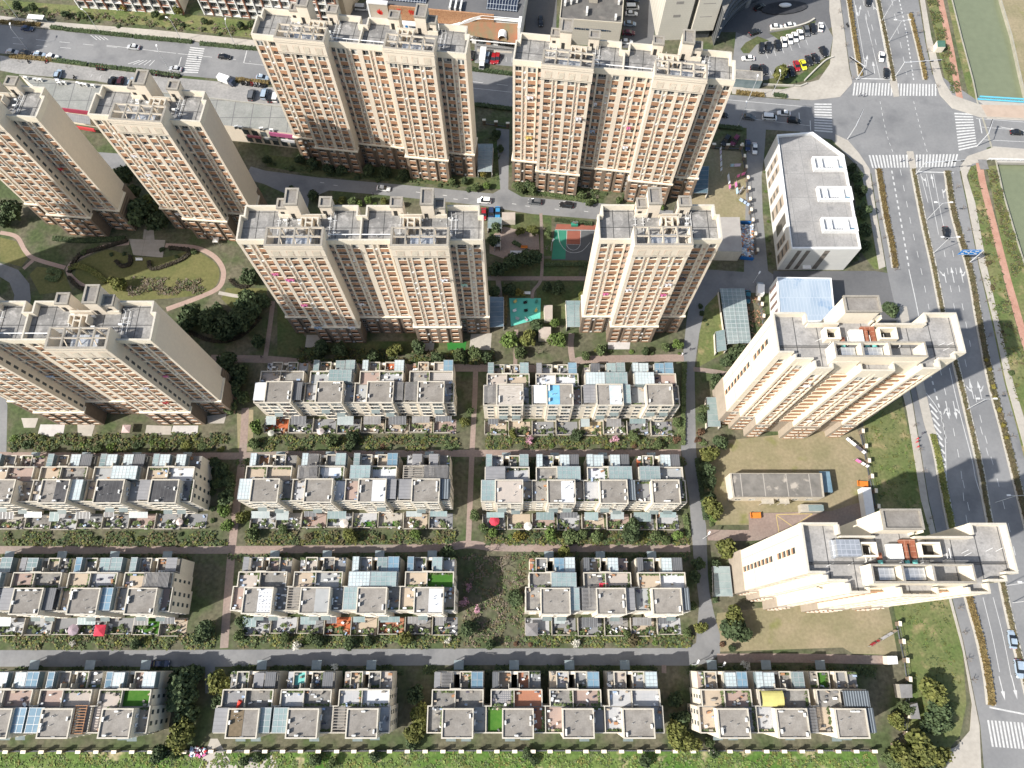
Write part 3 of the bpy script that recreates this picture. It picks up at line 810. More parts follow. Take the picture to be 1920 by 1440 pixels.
        for a in (9.3, 11.2, 21.9, 23.0):
            b.tube((x + a, 2.2, HR + .4), (x + a, 8, HR + .4), .06, n=4); b.tube((x + a, 8, HR), (x + a, 8, HR + 1.6), .06, n=4)
            for k_ in range(3): yy = rn.uniform(2.6, 7); b.box(x + a - .5, yy, HR + .3, x + a + .5, yy + .07, HR + .38)
        b.build("roof_pipework", [pipe_m, dark_pipe], root)
        b = MB()
        for k_ in range(4):
            xx, yy = x + rn.choice((rn.uniform(9.4, 11.2), rn.uniform(20, 22), rn.uniform(13, 15))), rn.uniform(3, 6.8)
            b.box(xx, yy, HR + .1, xx + .9, yy + .4, HR + .8)
        b.build("air_conditioner", ac_white, root)
        for k_ in range(4):
            px0 = (9.05, 12.6, 15.5, 18.8)[k_]; px1 = px0 + (1.95 if k_ in (0, 3) else 1.7)
            b = MB(); n = 9
            yy = -3.3 - .14
            b.box(x + px0, yy - .03, 50.95, x + px1, yy - .002, 53.2, 1)
            for q in range(n):
                xx = x + px0 + (px1 - px0 - .3) * q / n
                b.face([(xx, yy - .06, 50.95), (xx + .11, yy - .06, 50.95), (xx + .46, yy - .06, 53.2), (xx + .35, yy - .06, 53.2)])
            for q in range(5): b.box(x + px0, yy - .055, 50.95 + q * .48, x + px1, yy - .035, 51.06 + q * .48)
            b.build("louvre_panel", [cream2, pinkish], root)
    if units > 1:
        b = MB(); b.tube((22, 2.0, HR + 1.2), (37.6, 2.0, HR + 1.2), .13, n=6)
        for k_ in range(5): b.box(22.2 + k_ * 3.8, 1.9, HR, 22.3 + k_ * 3.8, 2.1, HR + 1.1)
        b.build("roof_pipe", pipe_m, root)
    # windows and balconies, the topmost rows as parts of their own
    cells = []
    for k, x0, x1, y in segs:
        if k in 'WBR':
            for fl in range(0, NF):
                z = fl * FH
                if cornice and abs(z + 1.9 - cornice - .4) < .5 and False: continue
                cells.append((k, x0, x1, y, z, fl))
    cells.sort(key=lambda c: -c[4])
    wr, br, al = MB(), MB(), MB()
    nw = nb = 0
    for k, x0, x1, y, z, fl in cells:
        low = -.18 if z < HB - 1 else 0.0
        wd = x1 - x0
        if k == 'R':
            wb, wm = window_mesh(wd, 1.6, rn.choice((0, 0, 1, 3)))
            wr.merge(wb, x0, y + DEPTH['R'] + low, z + .97)
            continue
        style = rn.choices((0, 1, 2), (6, 1, 3) if k == 'B' else (8, 1, 1))[0]
        var = rn.choices((0, 1, 2, 3, 4, 5), (5, 3, 1, 3, 2, 2))[0]
        bb, bm = balcony_mesh(wd, style)
        wy = y + DEPTH[k] - (0.0 if k == 'W' else .02) + low
        wb, wm = window_mesh(wd, 1.72 if k == 'W' else 1.72, var)
        by = y + .05 + low
        if nb < show:
            link("balcony", bm, root, (x0, by, z)); nb += 1
            link("window", wm, root, (x0, wy, z + .98)); nw += 1
        else:
            br.merge(bb, x0, by, z); wr.merge(wb, x0, wy, z + .98)
    for k, x0, x1, y in segs:
        if k != 'A': continue
        for fl in range(0, NF):
            if rn.random() < .2:
                z = fl * FH + (.27 if fl > 3 else .1)
                al.box(x0 + .08, y + .02 - (.18 if fl < 4 else 0), z + .1, x1 - .08, y + .33 - (.18 if fl < 4 else 0), z + .62)
    tag(wr.build("window", WM, root), kind='stuff')
    tag(br.build("balcony", [orange, cream, winframe, glass, curtain], root), kind='stuff')
    tag(al.build("air_conditioner", ac_white, root), kind='stuff')
    if sidewin:                                                # narrow windows on the flanks of the projecting bays
        b = MB()
        for u in range(units):
            xx = 29.8 * u + 21.7
            for fl in range(4, 17): b.box(xx - .05, -2.2, fl * FH + .6, xx + .02, -1.5, fl * FH + 2.3)
        b.build("side_window", glass, root)
    for (col_i, fl, mat, lab, wdt) in laundry:
        fr = [s for s in segs if s[0] == 'B'][col_i]
        c, s_ = math.cos(rz), math.sin(rz)
        lx, ly = fr[1] - .2, fr[3] - .75
        m_ = MB(); n = 6
        for q in range(n):
            a0, a1 = wdt * q / n, wdt * (q + 1) / n
            d0, d1 = .12 * math.sin(q * 2.1), .12 * math.sin(q * 2.1 + 2.1)
            h0 = 1.0 + .3 * math.sin(q * 1.3)
            m_.face([(a0, d0, -h0), (a1, d1, -h0), (a1, d1 * .3, 0), (a0, d0 * .3, 0)])
            m_.face([(a0, d0 * .3, 0), (a1, d1 * .3, 0), (a1, d1 + .55, -h0 * .7), (a0, d0 + .55, -h0 * .7)])
        m_.tube((-.2, .1, .02), (wdt + .3, .1, .02), .025, n=4, mi=0)
        o = m_.build("laundry", mat, None, (ox + lx * c - ly * s_, oy + lx * s_ + ly * c, fl * FH + 1.3), rz)
        tag(o, lab, "laundry", "washing hung from the tower balconies")
    return root

pinkcloth = M("pink_cloth", (.62, .18, .36), (.55, .12, .28), 3)
whitecloth = M("white_cloth", (.74, .74, .76), (.60, .60, .64), 2)
bluecloth = M("blue_cloth", (.16, .26, .42), (.45, .50, .58), 3)
redcloth = M("red_cloth", (.48, .05, .06), (.40, .04, .05), 3)
yellowcloth = M("yellow_cloth", (.62, .50, .16), (.55, .42, .12), 3)
darkcloth = M("dark_cloth", (.05, .05, .07), (.12, .11, .14), 3)
mintcloth = M("mint_cloth", (.30, .52, .44), (.36, .56, .48), 3)

T3 = apartment_tower("wide beige tower in the middle, two roof frames, between oval park and basketball court", -66.6, 93.6, 0, 2, seed=3, laundry=(
    (1, 14, pinkcloth, "pink bed sheets on a high balcony of the wide middle tower", 2.2), (0, 13, pinkcloth, "mauve quilt hung near the left edge of the middle tower", 1.7), (1, 9, pinkcloth, "plain pink blanket half way up the wide middle tower", 1.8),
    (2, 4, whitecloth, "white sheet low on the first projecting bay of the middle tower", 2.2), (6, 14, whitecloth, "white and violet washing on the upper right bay of the middle tower", 1.9), (1, 4, bluecloth, "pale blue washing just above the base band of the middle tower", 2.2), (3, 7, whitecloth, "small white sheets in the shaded recess of the middle tower", 1.6), (7, 11, mintcloth, "mint green cloth on the shaded right wing of the middle tower", 1.6)))
T2 = apartment_tower("wide beige tower at the top centre beside the avenue junction, washing on balconies", .2, 150.0, R(-7.0), 2, seed=7, laundry=(
    (0, 14, whitecloth, "white washing near the top left of the tower by the junction", 2.0), (2, 13, whitecloth, "white duvet on the first bay of the tower by the junction", 1.8), (0, 8, yellowcloth, "yellow and white washing on the left wing of the tower by the junction", 2.0), (4, 11, pinkcloth, "pink cloth beside the middle column of the tower by the junction", 1.2),
    (4, 8, whitecloth, "polka dot white washing in the middle of the tower by the junction", 1.8), (3, 14, whitecloth, "single white towel in the dark recess of the tower by the junction", 1.0), (3, 10, bluecloth, "grey blue sheet deep in the recess of the tower by the junction", 1.6)))
T1 = apartment_tower("wide beige tower at the top whose lower left half lies in shade, by the street", -71.6, 159.2, R(-6.9), 2, seed=11)
T4 = apartment_tower("slim single core beige tower right of the basketball court", 21.0, 93.8, 0, 1, seed=15, laundry=(
    (2, 13, whitecloth, "white bedding on the upper right bay of the slim tower", 1.9), (1, 12, whitecloth, "pale washing on the upper left bay of the slim tower", 1.7), (2, 11, pinkcloth, "rose coloured washing under white bedding on the slim tower", 1.6), (3, 12, darkcloth, "dark clothes in the shaded wing of the slim tower", 1.8), (0, 9, pinkcloth, "pink and white clothes on the left wing of the slim tower", 1.6)))
T5 = apartment_tower("beige tower with a tan blank side wall, below the box truck on the street", -110.5, 131.6, R(-4.6), 1, cornice=39.2, seed=21, sidewin=True, laundry=(
    (0, 13, whitecloth, "white washing near the top of the tower above the park trees", 1.8), (0, 10, whitecloth, "white sheet half way down the tower above the park trees", 1.7), (0, 3, whitecloth, "light washing at the foot of the tower above the park trees", 1.6)))
T6 = apartment_tower("beige tower at the top left corner, cut by the frame, tan side wall", -153.3, 133.2, R(-5.0), 1, cornice=39.2, seed=25, sidewin=True, laundry=((3, 11, redcloth, "red cloth in the shaded recess of the corner tower", 1.4),))
T7 = apartment_tower("wide beige tower at the left edge with a long tan side wall above gardens", -141.9, 67.2, 0, 2, cornice=39.2, seed=31, sidewin=True, laundry=(
    (3, 11, bluecloth, "blue and red washing in the recess of the left edge tower", 2.0), (6, 7, redcloth, "maroon washing on the sunny bay of the left edge tower", 1.6), (6, 11, whitecloth, "white sheet on the sunny bay of the left edge tower", 1.6), (7, 11, pinkcloth, "pink washing by the blank side wall of the left edge tower", 1.3)))

T8b = apartment_tower("beige tower beyond the left edge that shades the far street", -255.6, 188.2, R(-6.0), 1, cornice=39.2, seed=52, show=0)
T0 = apartment_tower("tall beige tower beyond the left edge that shades the oval park", -198.5, 93.0, 0, 1, seed=53, show=0)
T0.scale = (1, 1, 1.42)

# ------------------------------------------------------------------ the two stepped towers by the avenue
def stepped_tower(label, ox, oy, seed, laundry=()):
    rn = random.Random(seed)
    root = empty("stepped_tower", (ox, oy, 0))
    tag(root, label, "apartment tower", "stepped cream towers beside the avenue")
    HB, HR, HP = 11.0, 50.6, 52.4
    fr = [(0, 3.6, 4.5), (3.6, 7.8, 2.9), (7.8, 11.9, .6), (11.9, 18.0, 2.1), (18.0, 25.6, 0), (25.6, 31.7, 2.1), (31.7, 36.0, .5), (36.0, 39.9, 2.9), (39.9, 42.5, 4.4)]
    back = [(42.5, 14.5), (35.0, 14.5), (35.0, 11.8), (23.0, 11.8), (22.6, 16.4), (14.9, 16.4), (14.9, 11.9), (7.8, 11.9), (7.6, 14.6), (0, 14.6)]
    def outline(off=0.0, notch=False):
        pts = []
        for i, (a, b, y) in enumerate(fr):
            aa = a - (off if i == 0 or fr[i - 1][2] > y else -off) if off else a
            bb = b + (off if i == len(fr) - 1 or fr[i + 1][2] > y else -off) if off else b
            pts.append((aa, y - off))
            if notch:
                for (w0, w1) in bays[i]:
                    pts += [(w0, y), (w0, y + .7), (w1, y + .7), (w1, y)]
            pts.append((bb, y - off))
        for (x, y) in back:
            pts.append((x + (off if x > 21 else -off), y + off))
        return pts
    bays = [[(1.5, 3.4)], [(4.3, 5.0), (5.3, 7.3)], [(8.5, 10.3), (10.7, 11.5)], [(12.0, 14.2)], [(18.9, 20.9), (21.3, 22.0), (22.6, 24.8)], [(26.0, 28.2)], [(32.4, 34.6), (34.9, 35.6)], [(37.0, 39.2)], [(40.4, 42.0)]]
    b = MB(); b.prism(outline(0, True), HB, HR, 0, 1)
    for i, (x0, x1, y) in enumerate(fr):
        for w0, w1 in bays[i]: b.box(w0, y + .05, 17.2 * FH, w1, y + .75, HR - .02, 0)
        for zz in (20.0, 34.4): b.box(x0 + .01, y - .05, zz, x1 - .01, y + .01, zz + .12, 0)
    b.build("wall", [cream2, roof_light], root)
    b = MB(); b.prism(outline(.15), 0, HB, 0, 0)
    b.build("base_cladding", M("stone_base", (.40, .34, .27), (.34, .29, .23), .5, joint=(1.2, .6, .02, (.28, .24, .19), .5, 'XZ')), root)
    b = MB(); T = .38
    o = outline()
    for i in range(len(o)):
        p, q = Vector(o[i]), Vector(o[(i + 1) % len(o)])
        d = q - p
        if d.length < .3: continue
        if 14.8 < p.x < 23 and p.y > 11 and 14.8 < q.x < 23.1 and q.y > 11: continue
        d.normalize(); n = Vector((-d.y, d.x))
        # corners: shift pieces so that they butt
        a, c = p - n * .05, q - n * .05
        hor = abs(d.x) > abs(d.y)
        x0, x1 = sorted((a.x, c.x)); y0, y1 = sorted((a.y, c.y))
        if hor:
            ya, yb = sorted((a.y, a.y + n.y * (T + .05)))
            b.box(x0 - (.0), ya, HR, x1, yb, HP)
        else:
            xa, xb = sorted((a.x, a.x + n.x * (T + .05)))
            b.box(xa, y0 + T * .99, HR, xb, y1 - T * .99 if y1 - y0 > 1.2 else y1, HP - .004)
    b.tops(1).build("parapet", [cream2, coping_pale], root)
    # lift house, tank enclosure, shafts
    b = MB()
    b.box(14.9, 12.6, HR, 22.6, 16.4, 56.4, 0); 
    b.box(14.7, 12.4, 56.4, 22.8, 12.8, 57, 1); b.box(14.7, 16.2, 56.4, 22.8, 16.6, 57, 1); b.box(14.7, 12.8, 56.4, 15.1, 16.2, 57, 1); b.box(22.4, 12.8, 56.4, 22.8, 16.2, 57, 1)
    b.box(15.1, 12.8, 56.4, 22.4, 16.2, 56.48, 2)
    b.build("lift_house", [cream2, coping, pent_roof], root)
    b = MB()
    for q in range(4): b.box(22.9, 12.9 + q * .9, 51, 24.2, 13.0 + q * .9, 54 - q * .1)
    b.box(24.2, 12.4, HR, 24.4, 16.2, 53.5); b.build("louvre_screen", cream2, root)
    b = MB(); Z = 55.2
    b.box(11.9, 2.2, HR, 31.6, 2.6, Z); b.box(11.9, 5.6, Z - 1.2, 31.6, 5.95, Z); b.box(11.5, 2.2, HR, 11.9, 5.95, Z); b.box(31.6, 2.2, HR, 32.0, 5.95, Z)
    for xx in (17.5, 23.6): b.box(xx, 2.6, HR, xx + .5, 5.6, Z - .03)
    b.tops(1).build("tank_enclosure", [cream2, coping], root)
    for (a, c) in ((13.8, 17.0), (18.4, 23.2)):
        t = MB(); t.box(a, 3.0, HR + .5, c, 5.4, HR + 2.6); t.build("water_tank", steel, root)
    if seed == 2:
        t = MB(); t.box(6.2, 7.6, HR + .6, 11.0, 11.0, HR + 2.8); t.box(5.9, 7.4, HR, 6.2, 11.2, HR + 1.2); t.build("water_tank", steel, root)
    b = MB()
    for (xa, xb) in ((11.2, 14.6), (23.4, 27.6)):
        b.box(xa, 7.6, HR, xb, 7.95, HR + 2.3); b.box(xa, 10.2, HR, xb, 10.55, HR + 2.3); b.box(xa, 7.95, HR, xa + .35, 10.2, HR + 2.3); b.box(xb - .35, 7.95, HR, xb, 10.2, HR + 2.3)
        b.box(xa + .35, 7.95, HR + .01, xb - .35, 10.2, HR + .03, 1)
    b.build("shaft_walls", [cream2, dark_in], root)
    d = MB()
    d.box(20.0, 10.4, HR + .4, 24 - .9, 11.2, HR + 1.3); d.box(22.2, 7.4, HR + .4, 23.0, 10.4, HR + 1.3); d.box(20.6, 7.0, HR + .4, 21.4, 10.4, HR + 1.25); d.box(15.1, 7.2, HR + .3, 15.9, 8.6, HR + 1.1)
    d.build("exhaust_duct", rust, root)
    d = MB()
    for xx in (22.6, 21.0, 15.5): d.tube((xx, 6.2, HR + .8), (xx, 7.1, HR + .8), .5, n=10); d.tube((xx, 6.1, HR + .8), (xx, 6.2, HR + .8), .55, n=10)
    d.build("exhaust_fan", teal, root)
    d = MB(); d.box(17.2, 7.2, HR + .3, 20.2, 10.3, HR + 1.5)
    for q in range(5): d.box(17.3, 7.4 + q * .58, HR + 1.5, 20.1, 7.7 + q * .58, HR + 1.6)
    d.build("cooling_unit", ac_white, root)
    d = MB()
    for yy in (6.4, 6.75): d.tube((1.0, yy, HR + .3), (41.5, yy, HR + .3), .09, n=5, mi=1)
    for q in range(8):
        xx, yy = rn.uniform(12, 30), rn.uniform(6.2, 7.4)
        d.tube((xx, yy, HR), (xx, yy, HR + 1.1), .07, n=5); d.tube((xx, yy, HR + 1.1), (xx, yy + rn.uniform(1, 3), HR + 1.1), .07, n=5)
    for q in range(6):
        xx, yy = rn.choice((5, 9, 28, 33, 38, 40)) + rn.uniform(-.6, .6), rn.uniform(5.3, 9)
        d.tube((xx, yy, HR + .1), (xx + 1.6, yy + .7, HR + .12), .06, n=4)
    d.build("roof_pipework", [pipe_m, dark_pipe], root)
    # stair windows on the blank left wall
    for fl in range(4, 17):
        if fl == 12: continue
        b = MB(); b.box(-.04, 9.0, fl * FH + .3, .02, 10.3, fl * FH + 1.3, 0); b.box(-.05, 9.0, fl * FH + 1.3, .02, 10.3, fl * FH + 2.5, 1)
        b.build("stair_window", [orange, glass], root)
    b = MB(); b.box(-.06, .0 + 4.6, 20, .0, 14.5, 20.1); b.box(-.06, 4.6, 34.4, .0, 14.5, 34.5); b.box(-.05, 12.3, HB, .0, 12.4, HR); b.build("wall_groove", parapet_m, root)
    cells = []
    for i, (x0, x1, y) in enumerate(fr):
        for w0, w1 in bays[i]:
            for fl in range(0, 18):
                if fl * FH + 2.7 < 17.3 * FH: cells.append((w0, w1, y, fl))
    cells.sort(key=lambda c: -c[3])
    wr, br = MB(), MB(); n = 0
    for w0, w1, y, fl in cells:
        z = fl * FH; low = .55 if z < HB - 1 else 0
        z = max(z, HB + .2) if HB - 1.5 < z < HB else z
        bb, bm = balcony_mesh(w1 - w0, rn.choice((0, 0, 0, 2)))
        wb, wm = window_mesh(w1 - w0, 1.72, rn.choice((0, 1, 2, 3, 5)))
        by = y + .18 - low; wy = y + .66 - low - (.06 if low else 0)
        if n < 96:
            link("balcony", bm, root, (w0, by, z)); link("window", wm, root, (w0, wy, z + .98)); n += 1
        else:
            br.merge(bb, w0, by, z); wr.merge(wb, w0, wy, z + .98)
    tag(wr.build("window", WM, root), kind='stuff'); tag(br.build("balcony", [orange, cream, winframe, glass, curtain], root), kind='stuff')
    pb = MB()                                                   # projecting orange balconies in the set back bays
    for x0, x1, y in ((14.4, 17.9, 2.1), (28.4, 31.6, 2.1)):
        for fl in range(4, 17):
            z = fl * FH
            pb.box(x0, y - .75, z - .12, x1, y - .005, z + .08, 1); pb.box(x0, y - .75, z + .08, x1, y - .62, z + 1.0, 0)
    tag(pb.build("balcony_front", [orange, cream2], root), kind='stuff')
    for (x, y, fl, mat, lab, wdt) in laundry:
        m_ = MB()
        for q in range(4):
            a0, a1 = wdt * q / 4, wdt * (q + .85) / 4
            m_.face([(a0, .0, 0), (a1, .02, 0), (a1, -.3, -.9 - .2 * (q % 2)), (a0, -.25, -1.1)])
        tag(m_.build("laundry", mat, None, (ox + x, oy + y - .5, fl * FH + 1.4)), lab, "laundry", "washing hung from the tower balconies")
    return root

T9 = stepped_tower("stepped cream tower behind the blue roofed building, its white side wall in full sun", 60.3, 59.7, 1, laundry=((8.6, .6, 15, whitecloth, "white shirts on a high balcony of the upper stepped tower", 1.7), (19.2, 0, 6, whitecloth, "white cloth low on the upper stepped tower", 1.4)))
T10 = stepped_tower("stepped cream tower at the lower right beside the avenue with a dimpled roof tank", 59.8, 11.2, 2, laundry=((5.4, 2.9, 14, whitecloth, "row of white garments on the lower stepped tower", 2.0),))
# ================================================================== TERRACED HOUSES
ZT, ZP, ZR = 11.0, 14.0, 8.1            # terrace floor, penthouse roof, rear roof
patch_blue = M("blue_roof_paint", (.12, .33, .50), (.17, .40, .57), .5, rough=.8)
patch_white = M("white_roof_coat", (0.546, 0.554, 0.562), (0.452, 0.468, 0.484), .4, rough=.7)
patch_pale = M("pale_roof_coat", (0.31, 0.316, 0.31), (0.273, 0.279, 0.273), .5, rough=.8)
patch_dark = M("black_roof_felt", (0.045, 0.045, 0.048), (0.075, 0.075, 0.078), .4, rough=.9, joint=(1, 30, .03, (.11, .11, .11)))
patch_beige = M("beige_roof_coat", (0.396, 0.346, 0.302), (0.346, 0.31, 0.274), .5, rough=.9)
patch_earth = M("planter_earth", (.17, .13, .085), (.12, .095, .06), 1.2, rough=1)
turf = M("roof_turf", (0.0375, 0.12, 0.015), (0.06, 0.143, 0.0225), .8, rough=1)
terracotta = M("terracotta_tiles", (0.357, 0.162, 0.0935), (0.306, 0.136, 0.085), .8, rough=.9, joint=(.6, .6, .03, (.28, .14, .09)))
tile_pink = M("pink_tiles", (0.328, 0.242, 0.203), (0.289, 0.218, 0.187), .6, rough=.9, joint=(.8, .8, .03, (.30, .24, .21)))
tile_sand = M("sand_paving", (0.406, 0.335, 0.25), (0.359, 0.296, 0.226), .5, rough=.95, joint=(1.2, 1.2, .02, (.36, .30, .23)))
tile_grey = M("grey_tiles", (0.218, 0.218, 0.218), (0.185, 0.188, 0.191), .5, rough=.9, joint=(.9, .9, .02, (.22, .22, .22)))
tile_white = M("white_tiles", (0.372, 0.372, 0.372), (0.322, 0.329, 0.335), .5, rough=.8, joint=(.9, .9, .02, (.42, .42, .42)))
tile_red = M("red_paving", (.42, .12, .05), (.36, .11, .05), .5, rough=.9)
tile_check = M("chequered_tiles", (0.338, 0.33, 0.315), (0.3, 0.292, 0.285), .5, rough=.9, joint=(.5, .5, .12, (.16, .16, .17)))
lattice_m = M("lattice_paving", (0.375, 0.352, 0.323), (0.338, 0.315, 0.285), .6, rough=.9, joint=(.55, .55, .05, (.30, .28, .26), .5))
pave_set = [tile_grey, tile_white, tile_sand, tile_pink, pave, tile_grey, roof_plain, patch_pale]
stuff_mats = [white_paint, alu, timber, slat_m, th_stone, ac_white, bluecloth, darkcloth, th_stone, ac_white, dark_metal, tile_sand, leaf_mid]

def glazed(root, x0, y0, x1, y1, zb, zt, mat, name="sunroom", step=1.25):
    b = MB()
    b.box(x0, y0, zb, x1, y1, zt - .06, 0, top=0, bottom=False)
    b.box(x0 - .1, y0 - .1, zt - .055, x1 + .1, y1 + .1, zt, 1)
    nx = max(1, round((x1 - x0) / step)); ny = max(1, round((y1 - y0) / step))
    for i in range(nx + 1):
        x = x0 + (x1 - x0) * i / nx
        b.box(x - .045, y0 - .1, zt, x + .045, y1 + .1, zt + .04, 2)
    for j in range(ny + 1):
        y = y0 + (y1 - y0) * j / ny
        b.box(x0 - .1, y - .045, zt + .041, x1 + .1, y + .045, zt + .07, 2)
    for (x, y) in ((x0, y0), (x1, y0), (x0, y1), (x1, y1)): b.box(x - .06, y - .06, zb, x + .06, y + .06, zt - .07, 2)
    return b.build(name, [gl_wall, mat, alu], root)

def pergola(root, x0, y0, x1, y1, zb, zt, mat, along='x', gap=.55, name="pergola"):
    b = MB()
    for (x, y) in ((x0, y0), (x1, y0), (x0, y1), (x1, y1)): b.box(x - .07, y - .07, zb, x + .07, y + .07, zt - .2)
    if along == 'x':
        for y in (y0, y1): b.box(x0 - .1, y - .06, zt - .2, x1 + .1, y + .06, zt - .01)
        n = max(2, int((x1 - x0) / gap))
        for i in range(n + 1): b.box(x0 + (x1 - x0) * i / n - .09, y0 - .2, zt, x0 + (x1 - x0) * i / n + .09, y1 + .2, zt + .1)
    else:
        for x in (x0, x1): b.box(x - .06, y0 - .1, zt - .2, x + .06, y1 + .1, zt - .01)
        n = max(2, int((y1 - y0) / gap))
        for i in range(n + 1): b.box(x0 - .2, y0 + (y1 - y0) * i / n - .09, zt, x1 + .2, y0 + (y1 - y0) * i / n + .09, zt + .1)
    return b.build(name, mat, root)

def dark_cover(root, x0, y0, x1, y1, zb, zt, mat=None, name="canopy_roof"):
    b = MB(); mat = mat or dark_metal
    b.box(x0, y0, zt - .08, x1, y1, zt, 0)
    for (x, y) in ((x0 + .1, y0 + .1), (x1 - .1, y0 + .1), (x0 + .1, y1 - .1), (x1 - .1, y1 - .1)): b.box(x - .07, y - .07, zb, x + .07, y + .07, zt - .08, 1)
    b.box(x0 + .05, y1 - .15, zb, x1 - .05, y1 - .05, zt - .1, 2)
    return b.build(name, [mat, alu, th_wall], root)

def ac_mesh():
    b = MB(); b.box(-.45, -.18, .12, .45, .18, .85, 0); b.box(-.4, -.12, 0, -.3, .12, .12, 1); b.box(.3, -.12, 0, .4, .12, .12, 1)
    b.tube((-.1, -.185, .48), (-.1, -.2, .48), .28, n=10, mi=1)
    return b.mesh("air_conditioner", [ac_white, dark_metal])
AC = ac_mesh()

def leaf_clumps(rn, b, x0, y0, x1, y1, z0, h, n, s, mi=0):
    for _ in range(n):
        x, y, z = rn.uniform(x0, x1), rn.uniform(y0, y1), z0 + rn.random() * h
        a, t = rn.uniform(0, 6.3), rn.uniform(-.7, .7)
        u = Vector((math.cos(a), math.sin(a), t * .6)) * s * rn.uniform(.6, 1.2)
        v = Vector((-math.sin(a), math.cos(a), rn.uniform(-.6, .6))) * s * rn.uniform(.5, 1)
        p = Vector((x, y, z))
        b.face([p - u - v, p + u - v, p + u + v, p - u + v], mi)

rows_done = []
clutter_n = [0]
def terrace_row(label, x0, yf, n, W, seed, feats, win_parts=True):
    rn = random.Random(seed)
    root = empty("terraced_houses", (x0, yf, 0))
    tag(root, label, "terraced houses", "rows of flat roofed terraced houses")
    PX0, PX1 = 3.8, 11.2
    Lw = W * n - .4
    b = MB()
    for i in range(n):
        x = i * W
        xl = x if i == 0 else x - .15
        xr = x + W - .15 if i < n - 1 else Lw
        nl, nr = x + .95, x + W - .85
        # plan of the main block with the rear notch between houses
        b.prism([(xl, 0), (x + PX0, 0), (x + PX0, -.9), (x + PX1, -.9), (x + PX1, 0), (xr, 0), (xr, 5.8), (nr, 5.8), (nr, 9.6), (nl, 9.6), (nl, 5.8), (xl, 5.8)], 0, ZT, 0, 1)
        # rear block with the light well
        b.box(nl + .3, 9.6, 0, x + 5.9, 13.6, ZR, 0, 1); b.box(x + 7.4, 9.6, 0, nr - .2, 13.6, ZR, 0, 1); b.box(x + 5.9, 12.9, 0, x + 7.4, 13.6, ZR + .3, 0)
        # penthouse
        b.box(x + PX0, -.9, ZT, x + PX1, 5.5, ZP, 0, 2)
    b.build("wall", [th_wall, roof_plain, pent_roof], root)
    b = MB(); T = .22
    for i in range(n):
        x = i * W
        xl = x if i == 0 else x - .15
        xr = x + W - .15 if i < n - 1 else Lw
        nl, nr = x + .95, x + W - .85
        h = ZT + .95
        b.box(xl, -.04, ZT, x + PX0 - .02, T, h); b.box(x + PX1 + .02, -.04, ZT, xr, T, h)
        b.box(nl, 9.6 - T, ZT, nr, 9.64, h)
        b.box(nl - .03, 5.8 + T, ZT, nl + T, 9.6 - T, h); b.box(nr - T, 5.8 + T, ZT, nr + .03, 9.6 - T, h)
        b.box(xl if i else xl - .03, 5.8, ZT, nl + T, 5.8 + T, h); b.box(nr - T, 5.8, ZT, xr, 5.8 + T, h)
        if i == 0: b.box(xl - .03, T, ZT, xl + T, 5.8, h)
        if i == n - 1: b.box(xr - T, T, ZT, xr + .03, 5.8, h)
        else: b.box(xr - T / 2, T, ZT, xr + T / 2, 5.8, h)
        b.box(x + 6.6 - .1, 5.6, ZT, x + 6.6 + .1, 9.6 - T, h + .1)
        z = ZP + .42
        b.box(x + PX0 - .06, -.96, ZP, x + PX1 + .06, -.96 + T + .1, z); b.box(x + PX0 - .06, 5.26, ZP, x + PX1 + .06, 5.56, z)
        b.box(x + PX0 - .06, -.64, ZP, x + PX0 + .24, 5.26, z); b.box(x + PX1 - .24, -.64, ZP, x + PX1 + .06, 5.26, z)
        h = ZR + .9
        for (xa, xb) in ((x + 2.8, x + 5.9), (x + 7.4, x + 10.4)):
            b.box(xa, 13.6 - T, ZR, xb, 13.64, h); b.box(xa, 9.8, ZR, xa + T, 13.6 - T, h); b.box(xb - T, 9.8, ZR, xb, 13.6 - T, h)
        if rn.random() < .7: b.box(x + 5.2, 9.65, ZR, x + 8.0, 9.85, ZT + .9); b.box(x + 5.2, 9.85, ZR, x + 5.4, 10.9, ZT + .3); b.box(x + 7.8, 9.85, ZR, x + 8.0, 10.9, ZT + .3)
    b.tops(1).build("parapet", [parapet_m, coping_pale], root)
    b = MB()
    for i in range(n):                                          # rear entrance canopies
        x = i * W + 5.4
        b.box(x, 13.9, 2.5, x + 2.5, 16.2, 2.62, 0); b.box(x, 16.0, 0, x + .12, 16.12, 2.5, 1); b.box(x + 2.38, 16.0, 0, x + 2.5, 16.12, 2.5, 1)
    b.build("entrance_canopy", [M("canopy_glass", (.20, .24, .25), (.27, .31, .31), .5, rough=.25), alu], root)
    # windows
    def win(xa, w_, z, h_, y, deep=False):
        bb, mm = window_mesh(w_, h_, rn.choice((0, 0, 1, 3, 4)))
        if win_parts: link("window", mm, root, (xa, y, z))
        else: wr.merge(bb, xa, y, z)
    wr, sl_ = MB(), MB()
    for i in range(n):
        x = i * W
        for fl in range(4):
            z = .9 + fl * 2.75
            for xa in (x + 1.1, x + 11.7):
                win(xa, 1.8, z + .1, 1.7, -.01)
                sl_.box(xa - .08, -.14, z, xa + 1.88, -.005, z + .08)
        for fl in range(5):
            z = .6 + fl * 2.75
            for xa in (x + 4.4, x + 8.0):
                win(xa, 2.6, z + .25, 2.1, -.91)
                sl_.box(xa - .1, -1.08, z + .02, xa + 2.7, -.905, z + .24)
    sl_.build("window_sill", th_wall, root)
    if not win_parts: tag(wr.build("window", WM, root), kind='stuff')
    b = MB()
